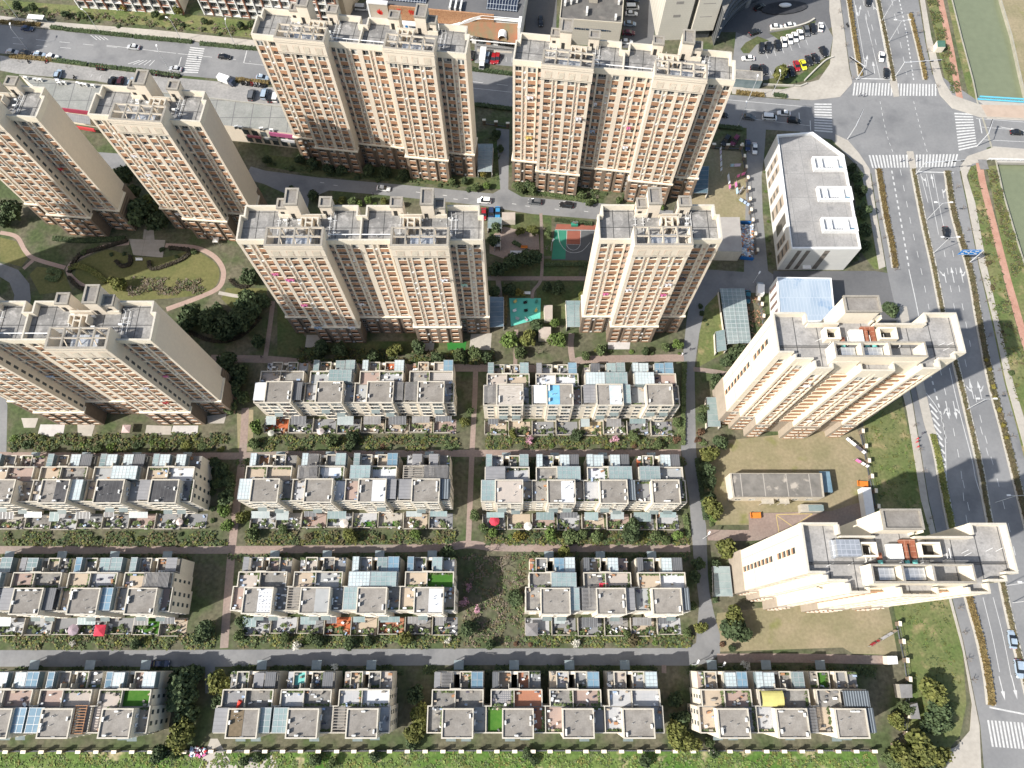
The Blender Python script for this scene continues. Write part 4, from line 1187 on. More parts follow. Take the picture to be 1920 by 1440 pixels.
    for i in range(n):                                          # glass awnings over the first floor loggias
        for xa in (i * W + 4.4, i * W + 8.1):
            if rn.random() < .75:
                z = 5.6 + rn.choice((0, 2.75))
                b.face([(xa, -.96, z + .75), (xa + 2.4, -.96, z + .75), (xa + 2.4, -2.1, z + .2), (xa, -2.1, z + .2)])
    b.build("glass_awning", M("awning_glass", (.12, .15, .15), (.18, .21, .20), .6, rough=.3), root)
    b = MB()                                                    # end wall windows
    for fl in range(4):
        for (ya, yb) in ((1.5, 2.5), (4.0, 5.0), (7.5, 8.3)):
            xx = Lw if ya < 6 else n * W - .85
            b.box(xx - .1, ya, 1.4 + fl * 2.75, xx + .015, yb, 2.6 + fl * 2.75)
            xx = 0 if ya < 6 else .95
            b.box(xx - .015, ya, 1.4 + fl * 2.75, xx + .1, yb, 2.6 + fl * 2.75)
    b.build("gable_window", glass, root)
    # roofs, terraces and what owners built on them
    for i in range(n):
        x = i * W
        f = dict(feats.get(i, {}))
        nl, nr = x + .95, x + W - .85
        xr = x + W - .25 if i < n - 1 else Lw
        p = f.get('pent')
        if p:
            side, mat = p
            xa, xb = (x + PX0 + .3, x + 7.5) if side == 'l' else ((x + 7.5, x + PX1 - .3) if side == 'r' else (x + PX0 + .3, x + PX1 - .3))
            b = MB(); b.box(xa, -.55, ZP + .004, xb, 5.2, ZP + .05)
            if side == 'r' and mat is patch_white and f.get('dots'):
                for q in range(24): b.box(xa + .4 + (q % 4) * .85, -.2 + (q // 4) * .85, ZP + .05, xa + .62 + (q % 4) * .85, .02 + (q // 4) * .85, ZP + .06, 1)
            b.build("roof_coating", [mat, dark_metal], root)
        # finishes of the terrace quarters
        quarters = {'fl': (x + .3, .25, x + PX0 - .05, 5.6), 'fr': (x + PX1 + .05, .25, xr - .2, 5.6), 'rl': (nl + .25, 5.85, x + 6.45, 9.35), 'rr': (x + 6.75, 5.85, nr - .25, 9.35),
                    'tl': (nl + .3, 9.9, x + 2.75, 13.5), 'bl': (x + 3.05, 9.9, x + 5.65, 13.35), 'br': (x + 7.65, 9.9, x + 10.15, 13.35), 'tr': (x + 10.45, 9.9, nr - .25, 13.5)}
        for q, (xa, ya, xb, yb) in quarters.items():
            zb = ZT if q[0] in 'fr' else ZR
            if q in ('tl', 'bl', 'br', 'tr'): zb = ZR
            spec = f.get(q)
            if spec is None:
                r_ = rn.random()
                if q in ('tl', 'tr'): spec = 'glass' if r_ < .30 else ('blue' if r_ < .38 else ('gw' if r_ < .50 else ('dark' if r_ < .6 else 'open')))
                elif q in ('bl', 'br'): spec = 'gw' if r_ < .12 else ('glass' if r_ < .25 else 'open')
                elif q in ('fl', 'fr'): spec = 'slat' if r_ < .16 else ('glass' if r_ < .30 else ('dark' if r_ < .38 else 'open'))
                else: spec = 'glass' if r_ < .14 else ('slat' if r_ < .24 else 'open')
            ztop = zb + 2.45
            if spec == 'glass': glazed(root, xa, ya, xb, yb, zb, ztop, gl_roof)
            elif spec == 'blue': glazed(root, xa, ya, xb, yb, zb, ztop, gl_blue, step=1.6)
            elif spec == 'gw': glazed(root, xa, ya, xb, yb, zb, ztop, gl_white, step=.95)
            elif spec == 'slat': pergola(root, xa + .1, ya + .1, xb - .1, yb - .1, zb, ztop, slat_m, 'y' if xb - xa < yb - ya else 'x', .32)
            elif spec == 'timber': pergola(root, xa + .1, ya - .2, xb - .1, yb + .5, zb, ztop, timber, 'y', .55, "timber_pergola")
            elif spec == 'perg': pergola(root, xa + .1, ya + .1, xb - .1, yb - .1, zb, ztop, th_stone, 'y', .6)
            elif spec == 'dark': dark_cover(root, xa, ya, xb, yb, zb, ztop)
            elif spec == 'corr': dark_cover(root, xa, ya, xb, yb, zb, ztop, M("grey_corrugated", (.18, .18, .185), (.23, .23, .235), .3, rough=.6, joint=(30, .9, .08, (.17, .17, .175))))
            elif spec == 'strip': dark_cover(root, xa, ya, xb, yb, zb, ztop, M("striped_dark_roof", (.055, .065, .075), (.08, .09, .10), .3, rough=.5, joint=(.62, 30, .12, (.22, .25, .27))))
            elif spec == 'whitebox': dark_cover(root, xa, ya, xb, yb, zb, zb + 2.2, patch_white)
            elif spec == 'yellow':
                b = MB(); k = 8
                for q_ in range(k):
                    t0, t1 = math.pi * q_ / k, math.pi * (q_ + 1) / k
                    ym, ry = (ya + yb) / 2, (yb - ya) / 2
                    b.face([(xa, ym - ry * math.cos(t0), zb + 1.6 + .9 * math.sin(t0)), (xb, ym - ry * math.cos(t0), zb + 1.6 + .9 * math.sin(t0)), (xb, ym - ry * math.cos(t1), zb + 1.6 + .9 * math.sin(t1)), (xa, ym - ry * math.cos(t1), zb + 1.6 + .9 * math.sin(t1))])
                for (xx, yy) in ((xa, ya), (xb, ya), (xa, yb), (xb, yb)): b.box(xx - .06, yy - .06, zb, xx + .06, yy + .06, zb + 1.6)
                b.build("yellow_awning", M("yellow_awning", (.50, .46, .16), (.42, .39, .14), .6, rough=.8), root)
            else:
                mat = spec if not isinstance(spec, str) else rn.choice((None, None, tile_grey, tile_white, tile_sand, tile_pink, patch_pale, patch_beige))
                if mat is not None:
                    b = MB(); b.box(xa, ya, zb + .004, xb, yb, zb + .06); b.build("terrace_floor", mat, root)
                # belongings left on the open terrace
                b = MB(); k = rn.randint(3, 8)
                for _ in range(k):
                    cx, cy = rn.uniform(xa + .4, xb - .4), rn.uniform(ya + .4, yb - .4)
                    if rn.random() < .6:
                        cx, cy = (rn.choice((xa + .35, xb - .35)), cy) if rn.random() < .5 else (cx, rn.choice((ya + .35, yb - .35)))
                    b.obox(cx, cy, zb + .062, rn.uniform(.3, 1.1), rn.uniform(.25, .6), rn.uniform(.2, .9), rn.choice((0, 0, rn.uniform(0, 3))), rn.randrange(12))
                if rn.random() < .55:
                    yy = rn.choice((ya + .15, yb - .45))
                    for _ in range(4): leaf_clumps(rn, b, xa, yy, xb, yy + .35, zb + .1, .55, 8, .22, 12)
                if rn.random() < .35: leaf_clumps(rn, b, xb - .5, ya, xb - .1, yb, zb + .1, .8, 34, .22, 12)
                if b.f: tag(b.build("terrace_fittings", stuff_mats, root), kind='stuff')
        # air conditioners on the penthouse roof
        for _ in range(rn.randint(2, 5)):
            e = rn.random()
            if e < .35: pos = (x + PX0 + .75, rn.uniform(-.1, 4.8)); az = math.pi / 2
            elif e < .7: pos = (x + PX1 - .75, rn.uniform(-.1, 4.8)); az = math.pi / 2
            else: pos = (rn.uniform(x + PX0 + 1, x + PX1 - 1), rn.choice((-.25, 4.9))); az = 0
            link("air_conditioner", AC, root, (*pos, ZP + .05), az)
        for _ in range(2):
            link("air_conditioner", AC, root, (x + PX1 + .3, rn.uniform(1, 4), ZT + .4 + rn.random()), math.pi / 2)
        b = MB()
        for _ in range(3):
            cx, cy = rn.uniform(x + PX0 + 1, x + PX1 - 1), rn.uniform(.2, 4.6)
            b.tube((cx, cy, ZP), (cx, cy, ZP + .7), .09, n=6)
        b.box(x + 7.2, -.62, ZP + .01, x + 8.1, -.5, ZP + .25)
        b.build("roof_vent", alu, root)
    rows_done.append((root, x0, yf, n, W))
    return root

S = lambda **k: k
terrace_row("terraced row with a white painted corner terrace and a lattice paved end terrace", -72.6, 66.4, 4, 14.15, 41, {
    0: S(fl='whitebox', rl='open', rr=roof_plain, tl=patch_white, bl='open', br='open', tr='open'), 1: S(fl=tile_white, rl='open', rr='glass', bl='open', tl='glass', br='glass', fr=patch_pale),
    2: S(fl='open', fr='slat', rl=tile_pink, tl='gw', br=tile_red, tr='gw', rr=tile_white), 3: S(fr=lattice_m, rr=lattice_m, rl=roof_plain, tl=tile_pink, bl=tile_sand, tr='blue', br='open')})
terrace_row("terraced row with a half blue painted roof and big pale glass sunrooms", -8.1, 65.6, 4, 13.9, 42, {
    0: S(pent=('a', M("weathered_roof", (.30, .27, .235), (.42, .39, .35), .5, rough=.95, stretch=(1, 4, 1))), fr=patch_pale, tl='glass', bl=tile_sand, br='open', rl='open', rr='open'), 1: S(pent=('l', patch_blue), fl='whitebox', rl=patch_white, rr=patch_white, tl='corr', br='open', tr='blue', fr=tile_pink),
    2: S(pent=('r', M("mosaic_coat", (.52, .47, .45), (.34, .47, .54), .4, rough=.8)), fl='corr', fr='glass', rl='gw', rr='glass', br='glass', bl='dark', tl='open'), 3: S(fl=patch_pale, rl='gw', rr='open', bl='gw', br='blue', tr='blue', fr=tile_grey)})
terrace_row("terraced row with two black felted roofs and a turquoise awning, left edge", -143.2, 38.4, 4, 14.5, 43, {
    0: S(rl='open'), 1: S(pent=('r', patch_dark), fr='gw', tl='glass', rl=tile_sand, rr=roof_plain, br='gw'), 2: S(pent=('a', patch_dark), fr='open', rl='open', rr='gw', tl='glass', br='gw'), 3: S(pent=('a', patch_dark), fl='corr', fr=tile_grey, rr=patch_white, rl=tile_sand, bl='gw', br='gw')})
terrace_row("terraced row with a bright glass corner roof and a half white roof", -73.0, 38.6, 4, 14.2, 44, {
    0: S(fl='gw', fr='open', rl=tile_sand, rr='open', tl='gw', bl=timber, br='open'), 1: S(fl='open', rl='slat', rr=patch_white, fr=patch_white, tl='gw', bl='slat', br=tile_grey),
    2: S(pent=('r', patch_white), fr='corr', rl='glass', rr=patch_white, fl='open', tr='blue'), 3: S(fl='corr', fr='strip', rl='perg', rr='slat', bl='corr', br='corr', tl='open', tr='open')})
terrace_row("terraced row with a glass corner terrace and beige coated roof, right of the brick path", -8.3, 38.3, 4, 13.85, 45, {
    0: S(pent=('a', patch_beige), fl='glass', rl='corr', rr='open', tl='glass', bl=tile_white, br='open'), 1: S(pent=('r', patch_white), fl=roof_plain, rl=roof_plain, rr='glass', br='gw', tr='dark', tl='gw', bl=tile_grey, fr='open'),
    2: S(fl=tile_white, fr='strip', rl=patch_white, rr='glass', bl='gw', tl='gw', br='gw', tr='dark'), 3: S(fl=tile_grey, rl='glass', rr=patch_pale, br='gw', tl=tile_red, fr=tile_grey)})
terrace_row("terraced row with a pale blue glass lean to and a red square canopy below it", -143.6, 10.5, 4, 14.35, 46, {
    1: S(fl='corr', fr='dark', rl='open', tl='corr', br='open'), 2: S(fl='open', fr='blue', rl=tile_sand, rr=tile_white, tl='blue', bl=tile_grey), 3: S(fl=tile_grey, fr='open', rl=tile_sand, rr='slat', tl='glass', tr='corr', br='open')}, win_parts=False)
terrace_row("terraced row with a white perforated roof coat and light grey half roof", -71.3, 10.7, 4, 14.3, 47, {
    0: S(pent=('r', patch_white), dots=True, fl=tile_pink, rl='open', rr=roof_plain, tl='corr', bl='open'), 1: S(pent=('r', patch_pale), fl='perg', rl=tile_sand, rr='open', fr=tile_grey, bl='open', br='open', tl=tile_grey, tr=tile_grey),
    2: S(fl='glass', rl='gw', rr='glass', tl='gw', bl=tile_white, br='glass', tr='blue', fr=roof_plain), 3: S(pent=('r', patch_white), fl=tile_sand, rl=tile_sand, rr=turf, tl='blue', br='glass', fr='open')}, win_parts=False)
terrace_row("short terraced row with a red sofa on its terrace, inside the road bend", 3.4, 10.5, 3, 14.0, 48, {
    0: S(fl='open', fr='glass', rl=roof_plain, rr='glass', tl=terracotta, bl='open', br='blue', tr='gw'), 1: S(fl='slat', fr='corr', rl=roof_plain, rr='open', br='gw', tr=tile_pink, tl='dark'), 2: S(fl=patch_pale, fr='strip', rl=tile_sand, rr=patch_white, br='gw', tl='dark', tr='dark')}, win_parts=False)
terrace_row("terraced row with a red timber roof frame and a sky blue sheet roof", -130.1, -17.2, 3, 14.4, 49, {
    1: S(fl='blue', rl=tile_pink, rr='open', tl='blue', fr='timber', bl='open'), 0: S(fr='blue', rr=tile_pink, tr='blue'), 2: S(fl='open', fr=tile_sand, rl='open', rr=turf, tl='blue', bl='gw', br=tile_pink)}, win_parts=False)
terrace_row("terraced row with brown earth planters on its roof and rusty white lean tos", -71.3, -17.2, 3, 14.15, 50, {
    0: S(pent=('l', patch_earth), fl='corr', fr='glass', rl=tile_grey, rr=roof_plain, tl=tile_grey, bl='open', br='corr', tr='dark'), 1: S(fl='glass', rl=tile_white, rr=roof_plain, tl=tile_white, bl=teal, br='open', tr='dark', fr=roof_plain), 2: S(fl='perg', rl=tile_white, rr=patch_white, fr=tile_white, tl='open', bl=tile_sand, br='open', tr='open')}, win_parts=False)
terrace_row("terraced row with a terracotta terrace and a strip of roof turf", -20.4, -17.2, 4, 14.3, 51, {
    0: S(fl=roof_plain, fr=patch_pale, rl=roof_plain, rr=roof_plain, tl='corr', bl='slat', tr='blue', br='open'), 1: S(fl=turf, fr=terracotta, rr=terracotta, rl=tile_check, tl='dark', bl=tile_sand, br=terracotta, tr=tile_grey), 2: S(fl='open', rl='open', fr=tile_grey, rr=tile_pink, tl=tile_sand, br=tile_grey, tr='blue'), 3: S(fl=tile_white, fr=patch_pale, rl=tile_white, rr=tile_white, tr='gw', br=tile_white)}, win_parts=False)
terrace_row("terraced row with a yellow barrel awning at the lower right corner of the estate", 45.0, -17.2, 3, 14.0, 52, {
    0: S(fl=tile_sand, fr=patch_pale, rl=tile_sand, rr=tile_pink, tl=tile_pink, bl=tile_sand, br='gw', tr='blue'), 1: S(fl=tile_white, rl='yellow', rr=roof_plain, tl='gw', bl='gw', br='open', fr='slat'), 2: S(fl='open', fr='strip', rl=roof_plain, rr='strip', tl='open', bl=turf, br=tile_grey)}, win_parts=False)

# ------------------------------------------------------------------ gardens below the rows: low walls, paving and lean tos
garden_labels = {}
def gardens(x0, yf, n, W, seed, depth=5.6, special=()):
    rn = random.Random(seed)
    pv = {}
    wl = MB()
    lean = []
    for i in range(n):
        for h in (0, 1):
            xa = x0 + i * W + (0.1 if h == 0 else W / 2 + .15); xb = xa + W / 2 - .5
            d = depth - rn.uniform(0, .6)
            mat = rn.choice(pave_set)
            for (si, sh, sm) in special:
                if (si, sh) == (i, h): mat = sm
            pv.setdefault(mat.name, (mat, []))[1].append([(xa + .12, yf - d), (xb - .1, yf - d), (xb - .1, yf - 1.0), (xa + .12, yf - 1.0)])
            if rn.random() < .45:
                wd = rn.uniform(1.5, 3.2); dx = rn.uniform(0, xb - xa - wd - .3)
                pv.setdefault('g', (turf if rn.random() < .3 else soil, []))[1].append([(xa + .2 + dx, yf - d + .2), (xa + .2 + dx + wd, yf - d + .2), (xa + .2 + dx + wd, yf - d + 1.8), (xa + .2 + dx, yf - d + 1.8)])
            wl.box(xa - .08, yf - d - .1, 0, xa + .08, yf - 1.0, rn.uniform(1.1, 1.7), 0)
            wl.box(xa + .08, yf - d - .1, 0, xb - 1.6, yf - d + .08, 1.1, 0); wl.box(xb - .4, yf - d - .1, 0, xb, yf - d + .08, 1.1, 0)
            lean.append((xa, xb))
    for k, (mat, polys) in pv.items():
        b = MB()
        for p in polys: b.prism(p, 0, .09 if k == 'g' else .06)
        tag(b.build("garden_paving", mat), kind='structure')
    return wl, lean
# ================================================================== garden walls, lean tos and patio things
garden_rows = [
    ("row with the white corner", -72.6, 66.4, 4, 14.15, 61, ((0, 0, tile_red), (1, 1, tile_grey), (2, 1, tile_sand))),
    ("row with the blue roof", -8.1, 65.6, 4, 13.9, 62, ((0, 0, tile_sand), (2, 0, M("gold_tiles", (.50, .40, .24), (.45, .36, .22), .5, joint=(.8, .8, .05, (.33, .26, .17)))), (1, 1, tile_grey))),
    ("row with black roofs", -143.2, 38.4, 4, 14.5, 63, ()), ("row with the bright glass corner", -73.0, 38.6, 4, 14.2, 64, ((0, 0, tile_white),)),
    ("row with the beige roof", -8.3, 38.3, 4, 13.85, 65, ((0, 0, slat_m), (0, 1, tile_sand), (2, 0, tile_sand), (3, 1, tile_white))),
    ("row with the pale blue lean to", -143.6, 10.5, 4, 14.35, 66, ((3, 0, turf), (3, 1, tile_sand))), ("row with the perforated roof", -71.3, 10.7, 4, 14.3, 67, ((0, 0, tile_white), (0, 1, tile_white), (2, 1, terracotta), (1, 1, tile_red))),
    ("short row", 3.4, 10.5, 3, 14.0, 68, ((1, 0, tile_grey),))]
for nm, x0, yf, n, W, seed, sp in garden_rows:
    wl, lean = gardens(x0, yf, n, W, seed, special=sp)
    o = wl.build("garden_wall", [parapet_m])
    tag(o, "low rendered walls dividing the gardens below the " + nm, "garden wall", "garden walls below the terraced rows")
    rn = random.Random(seed + 100)
    k = 0
    for (xa, xb) in lean:
        if rn.random() < .62:
            xs = xa + rn.uniform(.2, 1.2); xe = xs + rn.uniform(2.2, min(5.2, xb - xs - .1)); dp = rn.uniform(1.3, 2.6)
            kind = rn.choice(('glass', 'glass', 'slat', 'dark', 'gw'))
            mat = {'glass': gl_roof, 'slat': slat_m, 'dark': dark_metal, 'gw': M("frosted_panel", (.27, .31, .31), (.34, .38, .37), .4, rough=.3)}[kind]
            b = MB()
            b.face([(xs, yf - 1.0, 3.0), (xe, yf - 1.0, 3.0), (xe, yf - 1.0 - dp, 2.5), (xs, yf - 1.0 - dp, 2.5)][::-1], 0)
            m_ = max(2, int((xe - xs) / .9))
            for q in range(m_ + 1):
                xx = xs + (xe - xs) * q / m_
                b.box(xx - .03, yf - 1.0 - dp, 2.46, xx + .03, yf - 1.0 - dp + .06, 2.56, 1)
                b.face([(xx - .03, yf - 1.0, 3.03), (xx + .03, yf - 1.0, 3.03), (xx + .03, yf - 1.0 - dp, 2.53), (xx - .03, yf - 1.0 - dp, 2.53)], 1)
            for xx in (xs, xe): b.box(xx - .05, yf - 1.0 - dp, 0, xx + .05, yf - .9 - dp, 2.45, 1)
            k += 1
            tag(b.build("lean_to", [mat, alu]), "%s lean to, %s below the %s" % ({'glass': 'glass', 'slat': 'grey boarded', 'dark': 'dark metal', 'gw': 'frosted'}[kind], ("first", "second", "third", "fourth", "fifth", "sixth", "seventh", "eighth")[k - 1] + " from left", nm), "lean-to", "lean to roofs behind the terraced rows")
    # small belongings on the patios: one uncountable scatter per row
    b = MB()
    for (xa, xb) in lean:
        for _ in range(rn.randint(9, 16)):
            b.obox(rn.uniform(xa + .4, xb - .5), yf - rn.choice((rn.uniform(1.2, 5), rn.uniform(4.2, 5.2))), .065, rn.uniform(.25, 1.0), rn.uniform(.2, .6), rn.uniform(.15, .9), rn.uniform(0, 3), rn.randrange(12))
        for _ in range(5): 
            cx, cy = rn.uniform(xa + .3, xb - .6), yf - rn.uniform(3, 5.2)
            leaf_clumps(rn, b, cx - .5, cy - .4, cx + .5, cy + .4, .2, .9, 14, .25, 12)
    tag(b.build("patio_belongings", stuff_mats), kind='stuff')

# parasols and canopies
def parasol(px, py, r, mat, label, square=False, h=2.5, name="parasol", group="patio parasols"):
    x, y = P(px, py, h)
    root = empty(name, (x, y, 0))
    tag(root, label, "parasol", group)
    b = MB(); n = 4 if square else 8; off = math.pi / 4 if square else .2
    for i in range(n):
        a0, a1 = 2 * math.pi * i / n + off, 2 * math.pi * (i + 1) / n + off
        p0, p1 = (math.cos(a0) * r, math.sin(a0) * r, h - .45), (math.cos(a1) * r, math.sin(a1) * r, h - .45)
        b.face([p0, p1, (0, 0, h + .15)]); b.face([p0, (p0[0], p0[1], h - .65), (p1[0], p1[1], h - .65), p1])
    b.build("canopy", mat, root)
    b = MB()
    if square:
        for i in range(4): b.tube((math.cos(math.pi / 4 + i * math.pi / 2) * r * .95, math.sin(math.pi / 4 + i * math.pi / 2) * r * .95, 0), (math.cos(math.pi / 4 + i * math.pi / 2) * r * .95, math.sin(math.pi / 4 + i * math.pi / 2) * r * .95, h - .5), .05)
    else: b.tube((0, 0, 0), (0, 0, h + .1), .04); b.tube((0, 0, .06), (0, 0, .14), .3, n=10)
    b.build("pole", alu, root)
crimson = M("crimson_canvas", (.50, .04, .07), (.43, .035, .06), 1, rough=.8)
cream_canvas = M("cream_canvas", (.62, .56, .50), (.55, .50, .44), 1, rough=.8)
parasol(927, 976, 1.45, crimson, "crimson parasol at the left end below the beige roofed row")
parasol(990, 986, 1.2, M("white_canvas", (.70, .68, .63), (.6, .59, .55), 1), "closed looking white parasol right of the crimson one")
parasol(644, 981, 1.3, cream_canvas, "cream scalloped parasol below the row with the bright glass corner")
parasol(600, 808, 1.1, M("pinkish_canvas", (.52, .46, .44), (.46, .40, .39), 1), "pale pinkish parasol below the row with the white corner")
parasol(507, 811, 1.0, M("khaki_canvas", (.42, .42, .36), (.36, .36, .31), 1), "grey green parasol beside the red patio")
parasol(185, 1182, 2.0, crimson, "red square canopy with a dark motif on a patio", True, 2.6, "garden_canopy")
parasol(135, 1181, 1.5, M("mauve_canvas", (.30, .24, .27), (.26, .21, .24), 1), "mauve parasol left of the red square canopy")
parasol(997, 1180, 2.3, M("grey_canvas", (.21, .20, .20), (.17, .165, .165), 1), "dark grey square tent roof at the left end of the short row", True, 2.6, "garden_canopy")
parasol(235, 803, 1.7, M("rose_canvas", (.50, .38, .36), (.44, .34, .32), 1), "dusty pink square canopy at the foot of the left edge tower", True, 2.6, "garden_canopy")
parasol(403, 448, 1.3, M("offwhite_canvas", (.62, .60, .55), (.55, .53, .48), 1), "off white square canopy near the oval path", True, 2.5, "garden_canopy")
parasol(855, 626, 1.4, M("brown_canvas", (.27, .22, .21), (.22, .18, .17), 1), "brown square canopy in the recess of the middle tower", True, 2.6, "garden_canopy")
parasol(335, 978 - 0, 1.0, M("blush_canvas", (.60, .50, .46), (.54, .45, .42), 1), "blush parasol on a white patio below the black roofs")
def sofa(x, y, z, mat, label):
    root = empty("sofa", (x, y, z)); tag(root, label, "sofa")
    b = MB(); b.box(-.9, -.4, .1, .9, .4, .42); b.build("seat", mat, root)
    b = MB(); b.box(-.9, .41, .1, .9, .62, .85); b.build("backrest", mat, root)
    b = MB(); b.box(-1.1, -.4, .1, -.91, .62, .6); b.box(.91, -.4, .1, 1.1, .62, .6); b.build("armrest", mat, root)
sofa(*P(1132, 1098, 11.6), 11.06, crimson, "red sofa on the roof terrace of the short row")
x, y = P(449, 1321, 11.6)
root = empty("beach_parasol", (x, y, 11.06)); tag(root, "folded red parasol leaning on a dark roof terrace", "parasol")
b = MB(); b.tube((-.5, -.8, .5), (.3, .9, 1.1), .25, .55, n=8); b.build("canopy", M("scarlet_canvas", (.60, .06, .04), (.5, .05, .04), 1), root)
b = MB(); b.tube((-.9, -1.6, .05), (-.5, -.8, .5), .04); b.build("pole", alu, root)

# ================================================================== OTHER BUILDINGS
# white office block by the junction
def office():
    z = 12.8
    poly = PP([(1457, 252), (1524, 247), (1583, 290), (1615, 466), (1485, 466)], z)
    root = empty("office_building", (0, 0, 0))
    tag(root, "white office block with three roof wells and a cut corner by the junction", "office building")
    wm = M("white_panel", (.66, .65, .61), (.60, .59, .56), .2, rough=.8, joint=(60, .9, .03, (.46, .46, .44), .0, 'XZ'))
    b = MB(); b.prism(poly, 0, z - .9, 0, 1)
    b.build("wall", [wm, M("office_roof", (.235, .228, .218), (.325, .315, .30), .15, rough=.95, fine=(2, .1), joint=(5.5, 9, .05, (.16, .16, .16)), third=((.18, .178, .175), .3, .55, .8))], root)
    b = MB(); k = len(poly); c = Vector((sum(p[0] for p in poly) / k, sum(p[1] for p in poly) / k))
    for i in range(k):
        p, q = Vector(poly[i]), Vector(poly[(i + 1) % k])
        pi, qi = p + (c - p).normalized() * .65, q + (c - q).normalized() * .65
        b.prism([tuple(p), tuple(q), tuple(qi), tuple(pi)], z - .9, z)
    b.build("parapet", white_paint, root)
    for (x0, y0, x1, y1) in ((1528, 293, 1583, 317), (1537, 349, 1596, 374), (1545, 407, 1605, 433)):
        (ax, ay), (bx, by) = P(x0, y1, z + .5), P(x1, y0, z + .5)
        b = MB(); zz = z - .9
        b.box(ax, ay, zz, bx, ay + .5, z + .5); b.box(ax, by - .5, zz, bx, by, z + .5); b.box(ax, ay + .5, zz, ax + .5, by - .5, z + .5); b.box(bx - .5, ay + .5, zz, bx, by - .5, z + .5)
        for t in (.24, .72): xx = ax + (bx - ax) * t; b.box(xx, ay + .5, z - .1, xx + .45, by - .5, z + .3)
        b.build("roof_well", white_paint, root)
        b = MB(); b.box(ax + .5, ay + .5, zz + .01, bx - .5, by - .5, zz + .04, 0)
        for q in range(6): b.obox(ax + 2.6 + q * .75, ay + 1.0, zz + .05, .35, .8, .5, .4, 1)
        b.box(bx - 2, ay + .6, zz + .06, bx - .8, ay + 1.6, zz + .7, 2)
        b.build("well_floor", [patch_white, dark_in, gl_blue], root)
    xl = poly[4][0]
    dk = M("office_dark_glass", (.10, .09, .08), (.15, .14, .12), .5, rough=.3)
    yf = poly[4][1]
    for (xo, w_) in ((2.2, 1.3), (4.9, 1.3), (10.6, 1.6)):
        b = MB(); b.box(xl + xo, yf - .03, .5, xl + xo + w_, yf + .05, z - 1.2, 0)
        for q in range(3): b.box(xl + xo + .1, yf - .05, 1.5 + q * 3.6, xl + xo + w_ - .1, yf - .035, 2.7 + q * 3.6, 1)
        b.build("window_strip", [M("taupe_panel", (.22, .19, .16), (.18, .16, .14), .5), dk], root)
    b = MB(); b.box(xl + 7.0, yf - 1.2, 2.6, xl + 9.6, yf - .01, 2.9); b.build("porch", white_paint, root)
    p, q = Vector(poly[4]), Vector(poly[0])
    d = (q - p); L = d.length; d.normalize(); n = Vector((-d.y, d.x))
    for (t0, t1, za, zb, mi) in ((.03, .10, 1, 11, 0), (.13, .19, 2, 9, 0), (.24, .33, 3, 11, 1), (.40, .49, .8, 11.2, 0), (.55, .61, .8, 9, 0), (.70, .76, 1, 11.2, 0), (.80, .86, 1, 11, 0)):
        a, c_ = p + d * L * t0, p + d * L * t1
        b = MB(); b.prism([tuple(a - n * .1), tuple(c_ - n * .1), tuple(c_ + n * .03), tuple(a + n * .03)], za, zb)
        b.build("window_strip", M("beige_panel", (.42, .35, .28), (.36, .30, .24), .5) if mi == 0 else dk, root)
        for q_ in range(3):
            z0 = za + .6 + q_ * (zb - za) / 3
            b = MB(); b.prism([tuple(a + d * .3 + n * .02), tuple(c_ - d * .3 + n * .02), tuple(c_ - d * .3 + n * .06), tuple(a + d * .3 + n * .06)], z0, z0 + 1.2); b.build("window", dk, root)
office()

def roofed_block(name, label, cat, poly, z, wall, roof, par=.7, parm=None, th=.3, group=None, extra=None):
    root = empty(name, (0, 0, 0)); tag(root, label, cat, group)
    b = MB(); b.prism(poly, 0, z - par, 0, 1); b.build("wall", [wall, roof], root)
    if par > .05:
        b = MB(); k = len(poly); c = Vector((sum(p[0] for p in poly) / k, sum(p[1] for p in poly) / k))
        for i in range(k):
            p, q = Vector(poly[i]), Vector(poly[(i + 1) % k])
            pi, qi = p + (c - p).normalized() * th * 1.4, q + (c - q).normalized() * th * 1.4
            b.prism([tuple(p), tuple(q), tuple(qi), tuple(pi)], z - par, z)
        b.build("parapet", parm or parapet_m, root)
    return root
blue_sheet = M("blue_white_sheet", (.27, .34, .42), (.36, .42, .48), .25, rough=.4, joint=(1.0, 6, .05, (.44, .49, .54), .5), stretch=(1, .25, 1), third=((.12, .22, .36), .12, .58, .7))
pl = PP([(1457, 519), (1559, 521), (1567, 602), (1462, 604)], 7.6)
rt = roofed_block("sports_hall", "low hall with a pale blue sheet metal roof behind the upper stepped tower", "hall", pl, 7.6, white_paint, blue_sheet, .25, white_paint)
for q in range(5):
    b = MB(); t0 = .08 + q * .19
    p, r_ = Vector(pl[3]), Vector(pl[0]); d = r_ - p; a, c_ = p + d * t0, p + d * (t0 + .07)
    b.prism([(a.x - .05, a.y), (c_.x - .05, c_.y), (c_.x + .3, c_.y), (a.x + .3, a.y)], .8, 6.6); b.build("window_strip", M("hall_brown", (.16, .11, .10), (.2, .14, .12), .5), rt)
pl = PP([(1369, 887), (1541, 887), (1546, 932), (1375, 932)], 5.2)
rt = roofed_block("estate_office", "long low building with a stained four panel roof between the stepped towers", "building", pl, 5.2, th_wall, M("stained_roof", (.13, .125, .115), (.20, .19, .175), .35, rough=.95, joint=(6.4, 30, .12, (.34, .32, .29)), third=((.36, .33, .29), .3, .56, .64)), .35)
x0, y0 = pl[3][0], pl[3][1]
